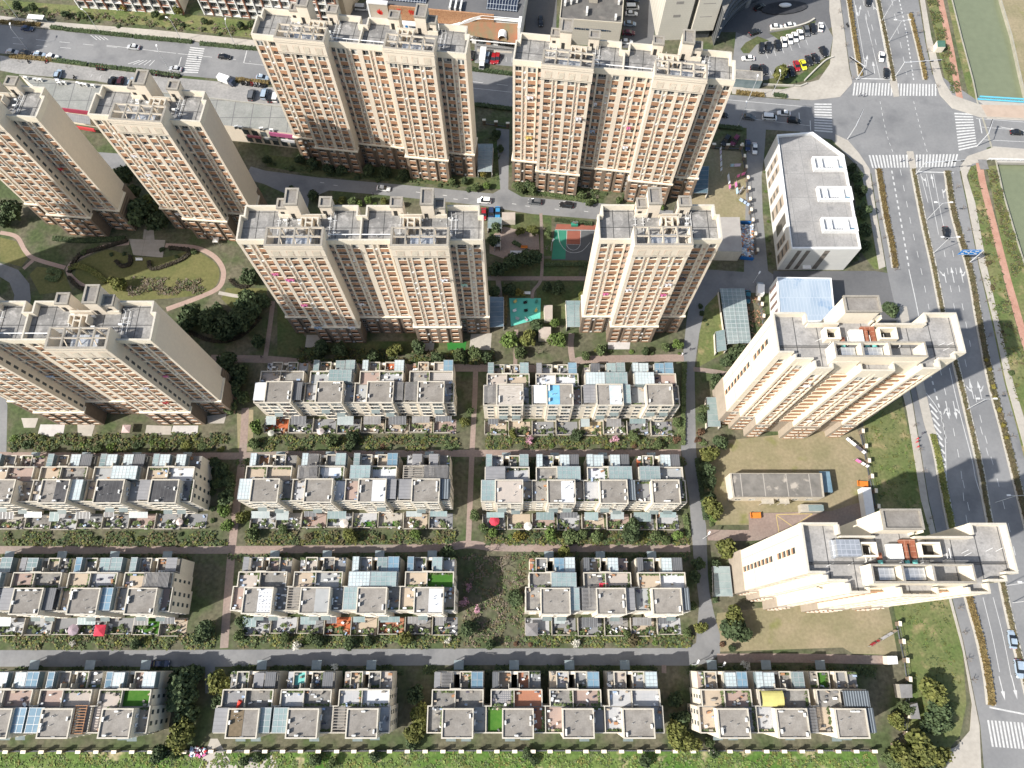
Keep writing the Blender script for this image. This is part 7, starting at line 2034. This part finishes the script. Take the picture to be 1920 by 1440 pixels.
st = "driving on the top street"; pk = "parked at the kerb of the top street"; cp = "in the curved car park"; av = "on the avenue"; cr = "on the estate road below the junction tower"; sc = "in the column beside the service centre"; ap = "parked behind the shop block"
for v in [("sedan", DB, 51, 53, 1, .1, "dark blue sedan", st), ("sedan", SI, 250, 88, -1, -.1, "silver sedan", st), ("sedan", BK, 421, 106, 1, .1, "black sedan", st), ("sedan", SI, 329, 129, -1, -.12, "silver sedan at the zebra crossing", st), ("sedan", LB, 492, 145, 1, .1, "pale blue sedan", st),
          ("sedan", SI, 23, 97, 1, .1, "silver sedan", pk), ("sedan", BK, 48, 99, 1, .1, "black sedan", pk), ("sedan", LB, 74, 102, 1, .1, "pale blue sedan", pk), ("sedan", WH, 98, 106, 1, .1, "white sedan", pk),
          ("suv", LB, 109, 139, .35, -1, "pale blue car", ap), ("suv", BK, 210, 152, .3, -1, "black car", ap), ("suv", (.06, .015, .02), 226, 152, .2, -1, "dark maroon car", ap), ("suv", LB, 247, 154, .4, -1, "pale blue car with white roof", ap),
          ("van", GY, 472, 178, .25, -1, "dark grey van", ap), ("van", LB, 496, 176, .25, -1, "light blue van", ap), ("suv", BK, 508, 182, .25, -1, "black car", ap), ("van", WH, 517, 181, .2, -1, "white van", ap),
          ("van", SI, 678, 15, 1, .05, "silver van in the alley", "beside the shop hall"), ("suv", LB, 913, 108, -.25, 1, "silver blue car", "in the yard of the shop hall"), ("suv", RD, 925, 110, -.25, 1, "red car", "in the yard of the shop hall"), ("suv", BK, 884, 103, .2, -1, "black car half hidden by the tower", "in the yard of the shop hall"), ("suv", RD, 932, 109, -.2, 1, "dark red car", "in the yard of the shop hall"),
          ("suv", BK, 1014, 40, .05, 1, "black car", "in the lane left of the service centre"), ("van", WH, 1186, 14, 1, 0, "white van", sc), ("sedan", WH, 1184, 25, 1, .05, "white sedan", sc), ("sedan", LB, 1181, 44, 1, .05, "pale blue sedan", sc), ("sedan", (.12, .02, .03), 1179, 61, 1, .03, "maroon sedan", sc), ("sedan", WH, 1175, 78, 1, .05, "white sedan with dark roof", sc), ("sedan", BK, 1187, 1, 1, 0, "black sedan", sc),
          ("sedan", GY, 1404, 219, 1, .15, "dark grey sedan", "waiting at the junction on the street"), ("van", WH, 1443, 220, 1, .08, "white van", "waiting at the junction on the street"), ("sedan", WH, 1470, 212, -1, -.1, "white sedan", "waiting at the junction on the street"), ("suv", BK, 1489, 226, 1, .1, "black car in shadow", "waiting at the junction on the street"), ("suv", BK, 1353, 215, 1, .1, "black car at the tower edge", "waiting at the junction on the street"),
          ("suv", BK, 1361, 263, -.7, 1, "black car", "by the estate wall behind the junction tower"), ("suv", (.14, .02, .05), 1378, 263, -.7, 1, "maroon car", "by the estate wall behind the junction tower"), ("sedan", WH, 1415, 278, .05, 1, "white car", "on the lane left of the office block"), ("sedan", DB, 1402, 272, 0, 1, "dark blue car", "on the lane left of the office block"),
          ("suv", BK, 1428, 90, 0, 1, "dark grey car", cp), ("suv", BK, 1441, 89, 0, 1, "black car", cp), ("suv", BK, 1458, 85, .25, 1, "black car", cp), ("sedan", WH, 1470, 78, .25, 1, "white car", cp), ("sedan", WH, 1481, 73, .3, 1, "white car", cp), ("sedan", WH, 1491, 69, .3, 1, "white car", cp), ("sedan", WH, 1501, 64, .35, 1, "white car", cp), ("suv", GY, 1512, 58, .35, 1, "grey car", cp), ("suv", BK, 1524, 54, .4, 1, "black car", cp), ("sedan", WH, 1539, 50, .05, -1, "white car by itself", cp),
          ("sedan", WH, 1456, 50, 1, 0, "white sedan on the curve", cp), ("sedan", WH, 1482, 47, 1, -.15, "white sedan on the curve", cp), ("suv", BK, 1416, 60, 1, -.35, "black car in deep shade", cp), ("suv", BK, 1424, 13, 1, -.5, "black car in deep shade", cp), ("suv", BK, 1544, 97, .6, 1, "black car", cp), ("sedan", BK, 1529, 109, .5, 1, "black car", cp), ("sedan", BK, 1517, 113, .45, 1, "dark blue black car", cp), ("sedan", YL, 1506, 121, .45, 1, "bright yellow car", cp), ("sedan", RD, 1494, 123, .35, 1, "red car", cp), ("sedan", BK, 1484, 133, .35, 1, "black car", cp), ("sedan", BK, 1473, 136, .3, 1, "black car", cp), ("sedan", BK, 1432, 130, .4, 1, "black and white car", cp), ("sedan", WH, 1403, 109, -1, 0, "white sedan driving", cp), ("suv", BK, 1419, 128, 1, .1, "black car", cp),
          ("sedan", WH, 1653, 106, 0, 1, "white car", av), ("sedan", BK, 1662, 137, .05, 1, "black car", av), ("sedan", BK, 1628, 2, 0, 1, "black car at the frame edge", av), ("sedan", BK, 1774, 436, .2, 1, "black car", av), ("sedan", BK, 1907, 248, 1, .05, "black car on the bridge", av), ("sedan", LB, 1898, 1199, -.15, -1, "silver blue car", av), ("suv", LB, 1911, 1254, .15, 1, "blue grey car", av),
          ("sedan", WH, 719, 353, 1, .1, "white sedan left of the hydrangea bed" if False else "white sedan near the tower half in shade", cr), ("suv", WH, 908, 376, -1, -.05, "white car with a black sunroof", cr), ("suv", GY, 1003, 378, -1, -.1, "grey green car", cr), ("suv", BK, 1062, 384, -1, -.12, "black car", cr),
          ("sedan", RD, 907, 401, 0, 1, "red car", "beside the little beige kiosk"), ("suv", DB, 921, 400, 0, 1, "dark blue car", "beside the little beige kiosk"), ("sedan", (.04, .22, .42), 933, 398, 0, 1, "bright blue car", "beside the little beige kiosk"), ("sedan", DB, 301, 1244, 1, .02, "dark blue and white car", "on the lower community road"), ("sedan", (.02, .12, .16), 1402, 556, 0, 1, "dark teal car", "beside the long ramp cover")]:
    vehicle(*v)

def box_truck(px, py, dx, dy, label, cab_c, L=4.2, hw=1.05, hh=2.7):
    x, y = P(px, py, 1.5); x2, y2 = P(px + dx * 4, py + dy * 4, 1.5)
    root = empty("box_truck", (x, y, RZ + .02), math.atan2(y2 - y, x2 - x)); tag(root, label, "truck")
    b = MB(); b.box(-L * .62, -hw, .8, L * .4, hw, hh); b.build("cargo_box", white_paint, root)
    s_ = shell([(L * .45, hw - .1, .4, 2.0, hw - .2), (L * .5, hw - .08, .4, 2.1, hw - .2), (L * .72, hw - .08, .4, 1.8, hw - .22), (L * .85, hw - .12, .4, 1.1, hw - .2)]); s_.build("cab", car_paint(cab_c), root)
    b = MB(); b.face([(L * .735, -hw + .25, 1.76), (L * .735, hw - .25, 1.76), (L * .85, hw - .2, 1.14), (L * .85, -hw + .2, 1.14)]); b.build("windscreen", carglass, root)
    wl_ = car_parts('sedan')[3]
    for sx in (-L * .4, L * .62):
        for sy in (-1, 1): link("wheel", wl_, root, (sx, sy * (hw - .12), .36), 0 if sy > 0 else math.pi, 1.1)
box_truck(422, 149, 1, .35, "white box truck with a dark cab at the street corner", (.05, .06, .09))
box_truck(905, 107, -.12, 1, "long white truck parked at the left of the yard", (.6, .6, .58), 6.0)
box_truck(1425, 543, .05, -1, "small white truck beside the boundary posts, near the ramp cover", (.25, .3, .34), 3.4)

# scooters
def scooter_mesh():
    b = MB(); b.box(-.55, -.16, .3, .1, .16, .72, 0); b.box(.1, -.2, .2, .55, .2, .32, 0); b.box(.5, -.18, .3, .62, .18, 1.0, 0); b.tube((.56, -.34, 1.02), (.56, .34, 1.02), .03, n=5, mi=1); b.box(-.6, -.15, .72, .05, .15, .8, 1)
    for sx in (-.6, .68): b.tube((sx, -.06, .25), (sx, .06, .25), .25, n=10, mi=1)
    return b
SC = [scooter_mesh().mesh("scooter", [m_, tyre]) for m_ in (GY and M("scooter_black", (.03, .03, .03), rough=.4), M("scooter_white", (.5, .5, .5), rough=.4), M("scooter_red", (.3, .03, .03), rough=.4))]
srn = random.Random(12)
def scooter(px, py, place, i=0):
    x, y = P(px, py); k = srn.choice((0, 0, 0, 1, 2))
    o = link("scooter", SC[k], None, (x, y, .02), srn.uniform(1.2, 1.9)); 
    to_label.append((o, ("black", "white", "red")[k] + " scooter", "scooter", px, py, place))
for i in range(18): scooter(278 + i * 3.3, 138 + i * .45, "in the row before the zebra crossing")
for i in range(7): scooter(183 + i * 2.6, 129 + i * .3, "in the row left of the bigger scooter row")
for i in range(16): scooter(453 + i * 3.0, 157 + i * .4, "in the row beside the parked vans")
for i in range(4): scooter(886 + i * 3.1, 74, "by the shop hall, left cluster")
for i in range(9): scooter(930 + i * 3.6, 78 + i * .5, "by the shop hall, right cluster")
for px, py in ((140, 147), (54, 117), (88, 117), (1588, 49)): scooter(px, py, "standing alone by the top pavements")

# ================================================================== STREET FURNITURE
lampm = M("lamp_post", (.58, .59, .60), rough=.4, metal=.2)
def street_lamp(px, py, h, arm, ang, place, desc="tall white street lamp", double=False):
    x, y = P(px, py); root = empty("street_lamp", (x, y, .1), ang)
    b = MB(); b.tube((0, 0, 0), (0, 0, h), .11, .07, n=6); b.tube((0, 0, h), (arm, 0, h + .6), .06, .05, n=5)
    if double: b.tube((0, 0, h), (-arm, 0, h + .6), .06, .05, n=5)
    po = b.build("post", lampm, root)
    b = MB(); b.box(arm - .2, -.22, h + .5, arm + .8, .22, h + .68)
    b.build("lamp_head", white_paint, po)
    if double:
        b = MB(); b.box(-arm - .8, -.22, h + .5, -arm + .2, .22, h + .68); b.build("lamp_head", white_paint, po)
    to_label.append((root, desc, "street lamp", px, py, place))
for x, y, a in ((40, 42, 2.6), (187, 62, 2.6), (341, 77, 2.6), (51, 92, 1.8), (318, 132, 1.9), (440, 83, 1.6)): street_lamp(x, y, 9, 1.4, a, "along the top street")
for x, y, a in ((1384, 236, 1.5), (1403, 187, 1.3), (1447, 178, 1.7)): street_lamp(x, y, 9, 1.3, a, "near the hotel lodge")
for x, y, a in ((1653, 40, 0), (1667, 78, 0), (1738, 412, 0), (1750, 475, 0), (1812, 768, 0), (1866, 942, 0), (1898, 1130, 0), (1885, 1098, 0)): street_lamp(x, y, 9, 2.2, a, "on the avenue median", "double armed median lamp", True)
for x, y in ((1033, 470), (1318, 1010), (1345, 1250), (1297, 1246), (1412, 530)): street_lamp(x, y, 4.5, .6, 1, "inside the estate", "short white lamp")
# overhead traffic signal masts
def signal_mast(px, py, ang, arm, desc, sign=None):
    x, y = P(px, py); root = empty("signal_mast", (x, y, .1), ang); tag(root, desc, "traffic signal", "signal masts at the junction")
    b = MB(); b.tube((0, 0, 0), (0, 0, 6.6), .17, .14, n=8); b.tube((0, 0, 6.3), (arm, 0, 6.9), .12, .07, n=6); ms = b.build("mast", lampm, root)
    for q in (.55, .75, .95):
        b = MB(); b.box(arm * q - .5, -.16, 6.1 + .6 * q - .35, arm * q + .5, .16, 6.1 + .6 * q + .1); b.build("signal_head", tyre, ms)
signal_mast(1589, 261, R(62), 7.5, "tall white signal mast on the corner below the hotel side pavement")
signal_mast(1679, 143, R(3), 13, "signal mast reaching right over the upper avenue")
signal_mast(1716, 328, R(3), 13, "signal mast reaching right over the lower avenue crossing")
signal_mast(1832, 274, R(65), 6, "signal mast at the bridge end of the junction")
signal_mast(1606, 150, R(140), 6, "signal mast on the pavement corner by the car park")
# blue direction sign
x, y = P(1817, 493); root = empty("direction_sign", (x, y, .1)); tag(root, "big blue direction sign on a leaning looking post right of the avenue", "road sign")
b = MB(); b.tube((0, 0, 0), (0, 0, 7.4), .18, .14, n=8); b.tube((0, 0, 6.9), (-5.6, 0, 6.9), .1, n=6); b.build("post", lampm, root)
b = MB(); b.box(-7.0, -.32, 5.4, -.9, -.20, 8.2, 0); b.box(-6.9, -.34, 5.5, -1.0, -.325, 5.58, 1); b.box(-6.9, -.34, 8.02, -1.0, -.325, 8.1, 1)
b.build("sign_panel", [M("sign_blue_panel", (.02, .20, .55), rough=.4), white_paint], root)
b = MB()
for (x0, z0, x1, z1) in ((-6.4, 6.0, -5.6, 6.5), (-4.2, 5.9, -3.9, 7.6), (-5.4, 6.7, -2.6, 6.95), (-2.3, 6.0, -1.5, 6.5), (-6.4, 7.2, -5.2, 7.6), (-2.6, 7.2, -1.5, 7.6)): b.box(x0, -.345, z0, x1, -.33, z1)
b.face([(-4.4, -.34, 7.6), (-3.7, -.34, 7.6), (-4.05, -.34, 7.95)]); b.build("sign_marks", white_paint, root)
# bus shelter
x, y = P(75, 43); root = empty("bus_shelter", (x, y, .13), R(-5)); tag(root, "white roofed bus shelter on the far pavement of the top street", "bus shelter")
b = MB(); b.box(-3, -1, 2.5, 3, 1, 2.65); b.build("roof", white_paint, root)
b = MB(); b.box(-2.9, .8, .3, 2.9, .86, 2.3); b.build("back_panel", gl_wall, root)
b = MB(); [b.box(q - .06, .7, 0, q + .06, .8, 2.5) for q in (-2.8, 0, 2.8)]; b.build("post", alu, root)
b = MB(); b.box(-2, .1, .4, 2, .5, .48); b.build("seat", alu, root)

# boundary fences: rail between stone posts with pale caps
def fence(label, posts, h=2.1, w_=1.25, d_=.75, rail=True, ang=None):
    root = empty("boundary_fence", (0, 0, 0)); tag(root, label, "fence", "estate boundary fences")
    pts = PP(posts)
    if rail:
        b = MB()
        for (ax, ay), (bx, by) in zip(pts, pts[1:]):
            L = math.hypot(bx - ax, by - ay)
            if L > 9: continue
            b.tube((ax, ay, .3), (bx, by, .3), .16, n=4); b.tube((ax, ay, 1.7), (bx, by, 1.7), .05, n=4)
            n = int(L / .35)
            for q in range(n): b.tube((ax + (bx - ax) * q / n, ay + (by - ay) * q / n, .3), (ax + (bx - ax) * q / n, ay + (by - ay) * q / n, 1.9), .025, n=3, cap=False)
        b.build("railing", dark_metal, root)
    b = MB(); b.box(-w_ / 2 + .1, -d_ / 2 + .1, 0, w_ / 2 - .1, d_ / 2 - .1, h, 0); b.box(-w_ / 2, -d_ / 2, h, w_ / 2, d_ / 2, h + .25, 1); me = b.mesh("post", [base_stone, cream2])
    for (x, y) in pts: link("post", me, root, (x, y, 0), ang or 0)
bx_ = [21, 54, 87.5, 121, 155.5, 189, 222, 255.5, 289, 321, 352]
fence("long boundary fence with pale capped posts under the three lower left houses", [(x_, 1408) for x_ in [-12] + bx_])
fence("long boundary fence with pale capped posts along the bottom, right of the gate", [(x_, 1407) for x_ in (402, 436, 469, 502, 535, 568, 601, 635, 667, 700, 733, 766, 799, 832, 866, 899, 932, 965, 999, 1030.5, 1064, 1097, 1130.5, 1163, 1197, 1230.5, 1263, 1296, 1329.5, 1364, 1397, 1432, 1465, 1498, 1531.6, 1565, 1598.6, 1632.6)])
fence("boundary fence running up the right edge from the lower corner", [(1672, 1397), (1694, 1375), (1697, 1340), (1699, 1302), (1699, 1273), (1694, 1238), (1687, 1203), (1680, 1170)], ang=1.45)
fence("boundary fence right of the tan lawn between the stepped towers", [(1612, 812), (1618, 840), (1623.5, 867), (1629, 896), (1636, 923), (1641, 952)], ang=1.45)
fence("boundary fence between the slim tower and the office block", [(1389, 279), (1393, 300), (1396.5, 320), (1399, 340), (1401, 360), (1403, 380), (1405, 400), (1408, 419), (1413, 445), (1417, 475)], ang=1.5)
fence("short boundary fence above the debris strip beside the upper stepped tower", [(1419, 566), (1425, 576), (1428, 598), (1431, 619)], ang=1.4)
fence("boundary fence between the junction tower lawn and the street", [(1336, 278), (1362, 279), (1388, 280)])
fence("dark wall with stone posts below the street between the top towers", [(908, 233), (930, 236), (952, 239)])
for q, lab in (([(1686, 1283), (1710, 1283), (1711, 1308), (1690, 1309)], "small grey pavilion roof on the right boundary, upper of two"), ([(1706, 1322), (1720, 1318), (1726, 1348), (1708, 1348)], "small grey pavilion roof on the right boundary, lower of two")):
    roofed_block("gate_pavilion", lab, "pavilion", PP(q, 3), 3, parapet_m, slat_m, 0)
roofed_block("white_cabin", "white roofed cabin at the end of the pink path", "cabin", PP([(1664, 1230), (1682, 1230), (1684, 1245), (1665, 1246)], 2.6), 2.6, th_wall, white_paint, 0)
roofed_block("long_white_shed", "long white shed roof beside the boundary fence and orange cart", "shed", PP([(1616, 914), (1633, 914), (1640, 961), (1624, 968)], 2.8), 2.8, white_paint, white_paint, 0)
def bench(px, py, ang, mat, label):
    x, y = P(px, py); root = empty("bench", (x, y, .03), ang); tag(root, label, "bench")
    b = MB(); b.box(-1.1, -.3, .38, 1.1, .3, .46); b.build("seat", mat, root)
    b = MB(); b.box(-1.1, .3, .5, 1.1, .36, .95); b.build("backrest", mat, root)
    for sx in (-.9, .9): b = MB(); b.box(sx - .06, -.25, 0, sx + .06, .25, .38); b.build("leg", alu, root)
orange_p = M("orange_plastic", (.62, .20, .03), (.55, .17, .03), 1, rough=.6)
bench(983, 465, 0, orange_p, "orange bench beside the clipped oval hedge in the paved square")
bench(262, 488, 0, white_paint, "white bench below the park deck")
bench(988, 551, 0, white_paint, "white bench above the green playground")
def handcart(px, py, label, ang=0):
    x, y = P(px, py); root = empty("handcart", (x, y, .03), ang); tag(root, label, "cart")
    b = MB(); b.box(-1.4, -.8, .5, 1.4, .8, .62); b.box(-1.4, -.8, .62, -1.32, .8, 1.1); b.box(1.32, -.8, .62, 1.4, .8, 1.1); b.build("tray", orange_p, root)
    for sx in (-.8, .8):
        for sy in (-.7, .7): b = MB(); b.tube((sx, sy - .05, .25), (sx, sy + .05, .25), .25, n=10); b.build("wheel", tyre, root)
handcart(1615, 908, "orange cart above the long white shed", -.1)
handcart(1415, 967, "orange cart on the pink brick court", 0)
b = MB(); x, y = P(1077, 424)
root = empty("basketball_hoop", (x, y, .03)); tag(root, "green basketball hoop stand on the red end of the court", "basketball hoop")
b.box(-1.1, -.3, 0, 1.1, .8, .9); b.tube((0, .3, .9), (0, -.6, 3.0), .12); b.build("stand", M("court_green_metal", (.03, .22, .15), rough=.5), root)
b = MB(); b.box(-.9, -.72, 2.7, .9, -.66, 3.7); b.build("backboard", gl_roof, root)
b = MB()
for i in range(12):
    a0, a1 = 6.283 * i / 12, 6.283 * (i + 1) / 12
    b.tube((.23 * math.cos(a0), -1.0 + .23 * math.sin(a0), 3.05), (.23 * math.cos(a1), -1.0 + .23 * math.sin(a1), 3.05), .02, n=4)
b.build("rim", orange_p, root)
# playground machines
prn = random.Random(4)
for i, (px, py, lab, m_) in enumerate(((966, 565, "yellow and black exercise machine, upper left of the playground", yellowcloth), (985, 567, "dark exercise post at the top middle of the playground", tyre), (1006, 565, "arched climbing frame in the upper right of the playground", M("green_frame", (.05, .2, .15), rough=.5)), (965, 582, "white table machine at the left of the playground", white_paint), (986, 582, "dark twist machine in the middle of the playground", tyre), (1005, 582, "yellow rocking machine at the right of the playground", yellowcloth), (970, 597, "pair of thin bars at the lower left of the playground", alu), (987, 599, "low bar at the lower middle of the playground", alu))):
    x, y = P(px, py, .5); root = empty("exercise_machine", (x, y, .03), prn.uniform(0, 3)); tag(root, lab, "exercise machine", "machines on the playground")
    b = MB(); b.tube((-.6, 0, 0), (-.6, 0, 1.4), .06); b.tube((.6, 0, 0), (.6, 0, 1.4), .06); b.tube((-.6, 0, 1.4), (.6, 0, 1.4), .06); b.build("frame", m_, root)
    b = MB(); b.box(-.5, -.4, .35, .5, .4, .45); b.build("seat", m_, root)
# washing lines with sheets on the tan lawn
def wash_line(pts, mats, label, seed):
    r_ = random.Random(seed); q = PP(pts); (ax, ay), (bx, by) = q[0], q[-1]
    root = empty("washing_line", (ax, ay, 0)); tag(root, label, "washing line", "washing lines on the tan lawns")
    dx, dy = bx - ax, by - ay; L = math.hypot(dx, dy)
    b = MB(); b.tube((0, 0, 0), (0, 0, 1.9), .05); b.tube((dx, dy, 0), (dx, dy, 1.9), .05); b.tube((0, 0, 1.85), (dx, dy, 1.85), .02, n=3); b.build("pole", alu, root)
    t = .3
    while t < L - .8:
        w_ = r_.uniform(.8, 2.2); t1 = min(t + w_, L - .2); u, v = dx / L, dy / L
        b = MB()
        for s_ in (-1, 1): b.face([(u * t, v * t, 1.86), (u * t1, v * t1, 1.86), (u * t1 - v * .35 * s_, v * t1 + u * .35 * s_, .75), (u * t - v * .35 * s_, v * t + u * .35 * s_, .8)])
        b.build("sheet", r_.choice(mats), root); t = t1 + r_.uniform(.1, .8)
wm_ = [whitecloth, whitecloth, pinkcloth, M("lilac_cloth", (.55, .48, .62), (.5, .44, .56), 2), M("sky_cloth", (.35, .5, .6), (.3, .45, .55), 2)]
wash_line([(1350, 280), (1352, 330)], wm_, "long washing line at the left of the lawn right of the junction tower", 1)
wash_line([(1364, 330), (1368, 358)], wm_, "washing line in the middle of the lawn right of the junction tower", 2)
wash_line([(1366, 314), (1388, 313)], wm_, "washing line with pale blue sheets at the top of that lawn", 3)
wash_line([(1378, 335), (1396, 328)], [pinkcloth, pinkcloth, whitecloth], "pink sheeted washing line near the boundary posts", 4)
wash_line([(1378, 345), (1382, 368)], wm_, "washing line forming the long side of a triangle on the lawn", 5)
wash_line([(1382, 368), (1392, 354)], [whitecloth], "short washing line closing the triangle on the lawn", 6)
wash_line([(1384, 376), (1404, 389)], [bluecloth, whitecloth], "blue and white washing line at the bottom of that lawn", 7)
wash_line([(1583, 822), (1620, 852)], [whitecloth, whitecloth, darkcloth], "diagonal washing line on the lawn below the upper stepped tower", 8)
wash_line([(1600, 862), (1626, 877)], [whitecloth, pinkcloth], "pale washing line above the orange cart", 9)
wash_line([(1627, 1212), (1678, 1182)], [whitecloth, whitecloth, tan, redcloth], "slanting washing line on the lawn below the lower stepped tower", 10)
# rubbish yard
b = MB(); r_ = random.Random(8)
for _ in range(420):
    px, py = r_.uniform(1388, 1411), r_.uniform(424, 482)
    x, y = P(px, py); b.obox(x, y, .02, r_.uniform(.3, 1), r_.uniform(.2, .7), r_.uniform(.2, .9), r_.uniform(0, 3), r_.randrange(6))
tag(b.build("rubbish_heap", [white_paint, bluecloth, ac_white, M("sack_blue", (.25, .4, .55), (.5, .55, .6), 1), th_stone, orange_p]), kind='stuff')
root = empty("blue_hoarding", (0, 0, 0)); tag(root, "bright blue hoarding around the rubbish yard right of the slim tower", "hoarding")
for a, c_ in (((1387, 486), (1411, 489)), ((1386, 420), (1411, 421))):
    A_, B_ = P(*a), P(*c_); b = MB(); b.prism([A_, B_, (B_[0], B_[1] + .15), (A_[0], A_[1] + .15)], 0, 1.6); b.build("panel", M("hoarding_blue", (.02, .16, .45), (.02, .13, .38), 1, rough=.5), root)
# people: one continuous skinned figure each, far away
def person(px, py, cloth, desc, ang=0.0, walk=.25):
    me = bpy.data.meshes.new("person")
    j = [(0, 0, .95), (0, 0, 1.2), (0, 0, 1.42), (0, 0, 1.52), (.02, 0, 1.66), (0, .17, 1.38), (walk * .5, .22, 1.12), (walk, .2, .9), (0, -.17, 1.38), (-walk * .5, -.22, 1.12), (-walk * .6, -.2, .9), (0, .1, .9), (walk * .6, .1, .5), (walk * .8, .1, .06), (walk + .12, .1, .04), (0, -.1, .9), (-walk * .3, -.1, .5), (-walk, -.1, .08), (-walk + .14, -.1, .04)]
    e = [(0, 1), (1, 2), (2, 3), (3, 4), (2, 5), (5, 6), (6, 7), (2, 8), (8, 9), (9, 10), (0, 11), (11, 12), (12, 13), (13, 14), (0, 15), (15, 16), (16, 17), (17, 18)]
    rad = [.15, .14, .16, .06, .11, .075, .055, .045, .075, .055, .045, .10, .075, .05, .045, .10, .075, .05, .045]
    me.from_pydata(j, e, [])
    o = link("person", me, None, (*P(px, py), .14), ang)
    mo = o.modifiers.new("skin", 'SKIN')
    for v, r in zip(me.skin_vertices[0].data, rad): v.radius = (r, r)
    me.skin_vertices[0].data[0].use_root = True
    o.modifiers.new("smooth", 'SUBSURF').levels = 1
    me.materials.append(cloth)
    b = MB(); n = 8
    for i in range(4):
        for k in range(n):
            def sp(a, c): t, f = math.pi * .5 * a / 4, 6.283 * c / n; return (.02 + .125 * math.sin(t) * math.cos(f), .12 * math.sin(t) * math.sin(f), 1.67 + .12 * math.cos(t))
            b.face([sp(i, k), sp(i + 1, k), sp(i + 1, k + 1), sp(i, k + 1)])
    b.build("hair", tyre, o)
    to_label.append((o, desc, "person", px, py, "walking"))
for v in ((1717, 824, redcloth, "person in red on the avenue pavement, upper of three", .4), (1716, 830, redcloth, "person in red on the avenue pavement, middle of three", .4), (1718, 839, redcloth, "person in red on the avenue pavement, lowest of three", .4), (1727, 814, darkcloth, "person in dark clothes on a path beside the three in red", 1.2), (1610, 181, darkcloth, "pedestrian in black by the upper zebra crossing, left of two", 0), (1619, 182, darkcloth, "pedestrian in black by the upper zebra crossing, right of two", 0),
          (1688, 304, darkcloth, "dark clad walker at the left of the lower zebra crossing", 0), (1703, 303, darkcloth, "dark clad walker in the middle of the lower zebra crossing", 0), (1718, 303, darkcloth, "dark clad walker near the median of the lower zebra crossing", 0), (1023, 1214, darkcloth, "person in dark clothes on the lower community road", .5), (1293, 657, darkcloth, "person on the inner road beside the slim tower", 1.5), (1278, 666, whitecloth, "pale clad person by the inner road corner", 1), (492, 672, darkcloth, "person on the brick path below the grove", 0), (920, 520, darkcloth, "person on the crossing path above the playground", 0), (700, 367, darkcloth, "person beside the white sedan near the shaded tower", 0)):
    person(v[0], v[1], v[2], v[3], v[4])
# market like crowd of bright cloths by the gate
b = MB(); r_ = random.Random(6)
for _ in range(60):
    x, y = P(r_.uniform(358, 388), r_.uniform(1401, 1418)); b.obox(x, y, .03, r_.uniform(.3, .9), r_.uniform(.2, .6), r_.uniform(.3, 1.1), r_.uniform(0, 3), r_.randrange(6))
tag(b.build("gate_belongings", [bluecloth, whitecloth, redcloth, darkcloth, pinkcloth, ac_white]), kind='stuff')

# ================================================================== LABELS: the description, the place, and the rank where several look alike
ORD = ("first", "second", "third", "fourth", "fifth", "sixth", "seventh", "eighth", "ninth", "tenth", "eleventh", "twelfth", "thirteenth", "fourteenth", "fifteenth", "sixteenth", "seventeenth", "eighteenth", "nineteenth", "twentieth")
def ordinal(i):
    if i < 20: return ORD[i]
    t, u = divmod(i + 1, 10)
    tens = {2: "twenty", 3: "thirty", 4: "forty", 5: "fifty"}[t]
    return {2: "twentieth", 3: "thirtieth", 4: "fortieth", 5: "fiftieth"}[t] if u == 0 else tens + " " + ORD[u - 1]
groups = {}
for (o, d, cat, px, py, place) in to_label:
    if cat == "person":
        tag(o, d, cat, "people on the paths"); continue
    if place is None:
        place = min(places, key=lambda q: math.hypot(px - q[1], py - q[2]) / q[3])[0]
    groups.setdefault((d, cat, place), []).append((px, py, o))
for (d, cat, place), lst in groups.items():
    plural = {"tree": "trees", "shrub": "shrubs", "car": "cars", "van": "vans", "scooter": "scooters", "street lamp": "street lamps"}[cat]
    gname = plural + " " + place
    vert = place in ("on the avenue", "along the avenue pavement", "on the avenue median", "in the column beside the service centre", "along the road left of the estate office", "behind the white office block")
    lst.sort(key=lambda t: t[1] if vert else t[0])
    for i, (px, py, o) in enumerate(lst):
        if len(lst) == 1: lab = d + " " + place
        elif len(lst) == 2: lab = d + " " + place + (", upper of two" if i == 0 and vert else ", lower of two" if vert else ", left of two" if i == 0 else ", right of two")
        elif i == 0: lab = d + " " + place + (", topmost" if vert else ", leftmost")
        elif i == len(lst) - 1: lab = d + " " + place + (", lowest" if vert else ", rightmost")
        else: lab = d + " " + place + ", " + ordinal(i) + (" from top" if vert else " from left")
        tag(o, lab, cat, gname)

# lettering curves become plain meshes
dg = bpy.context.evaluated_depsgraph_get()
for o in [q for q in C.objects if q.type == 'FONT']:
    me = bpy.data.meshes.new_from_object(o.evaluated_get(dg))
    n = link("lettering", me, o.parent, o.location)
    n.rotation_euler = o.rotation_euler
    bpy.data.objects.remove(o)
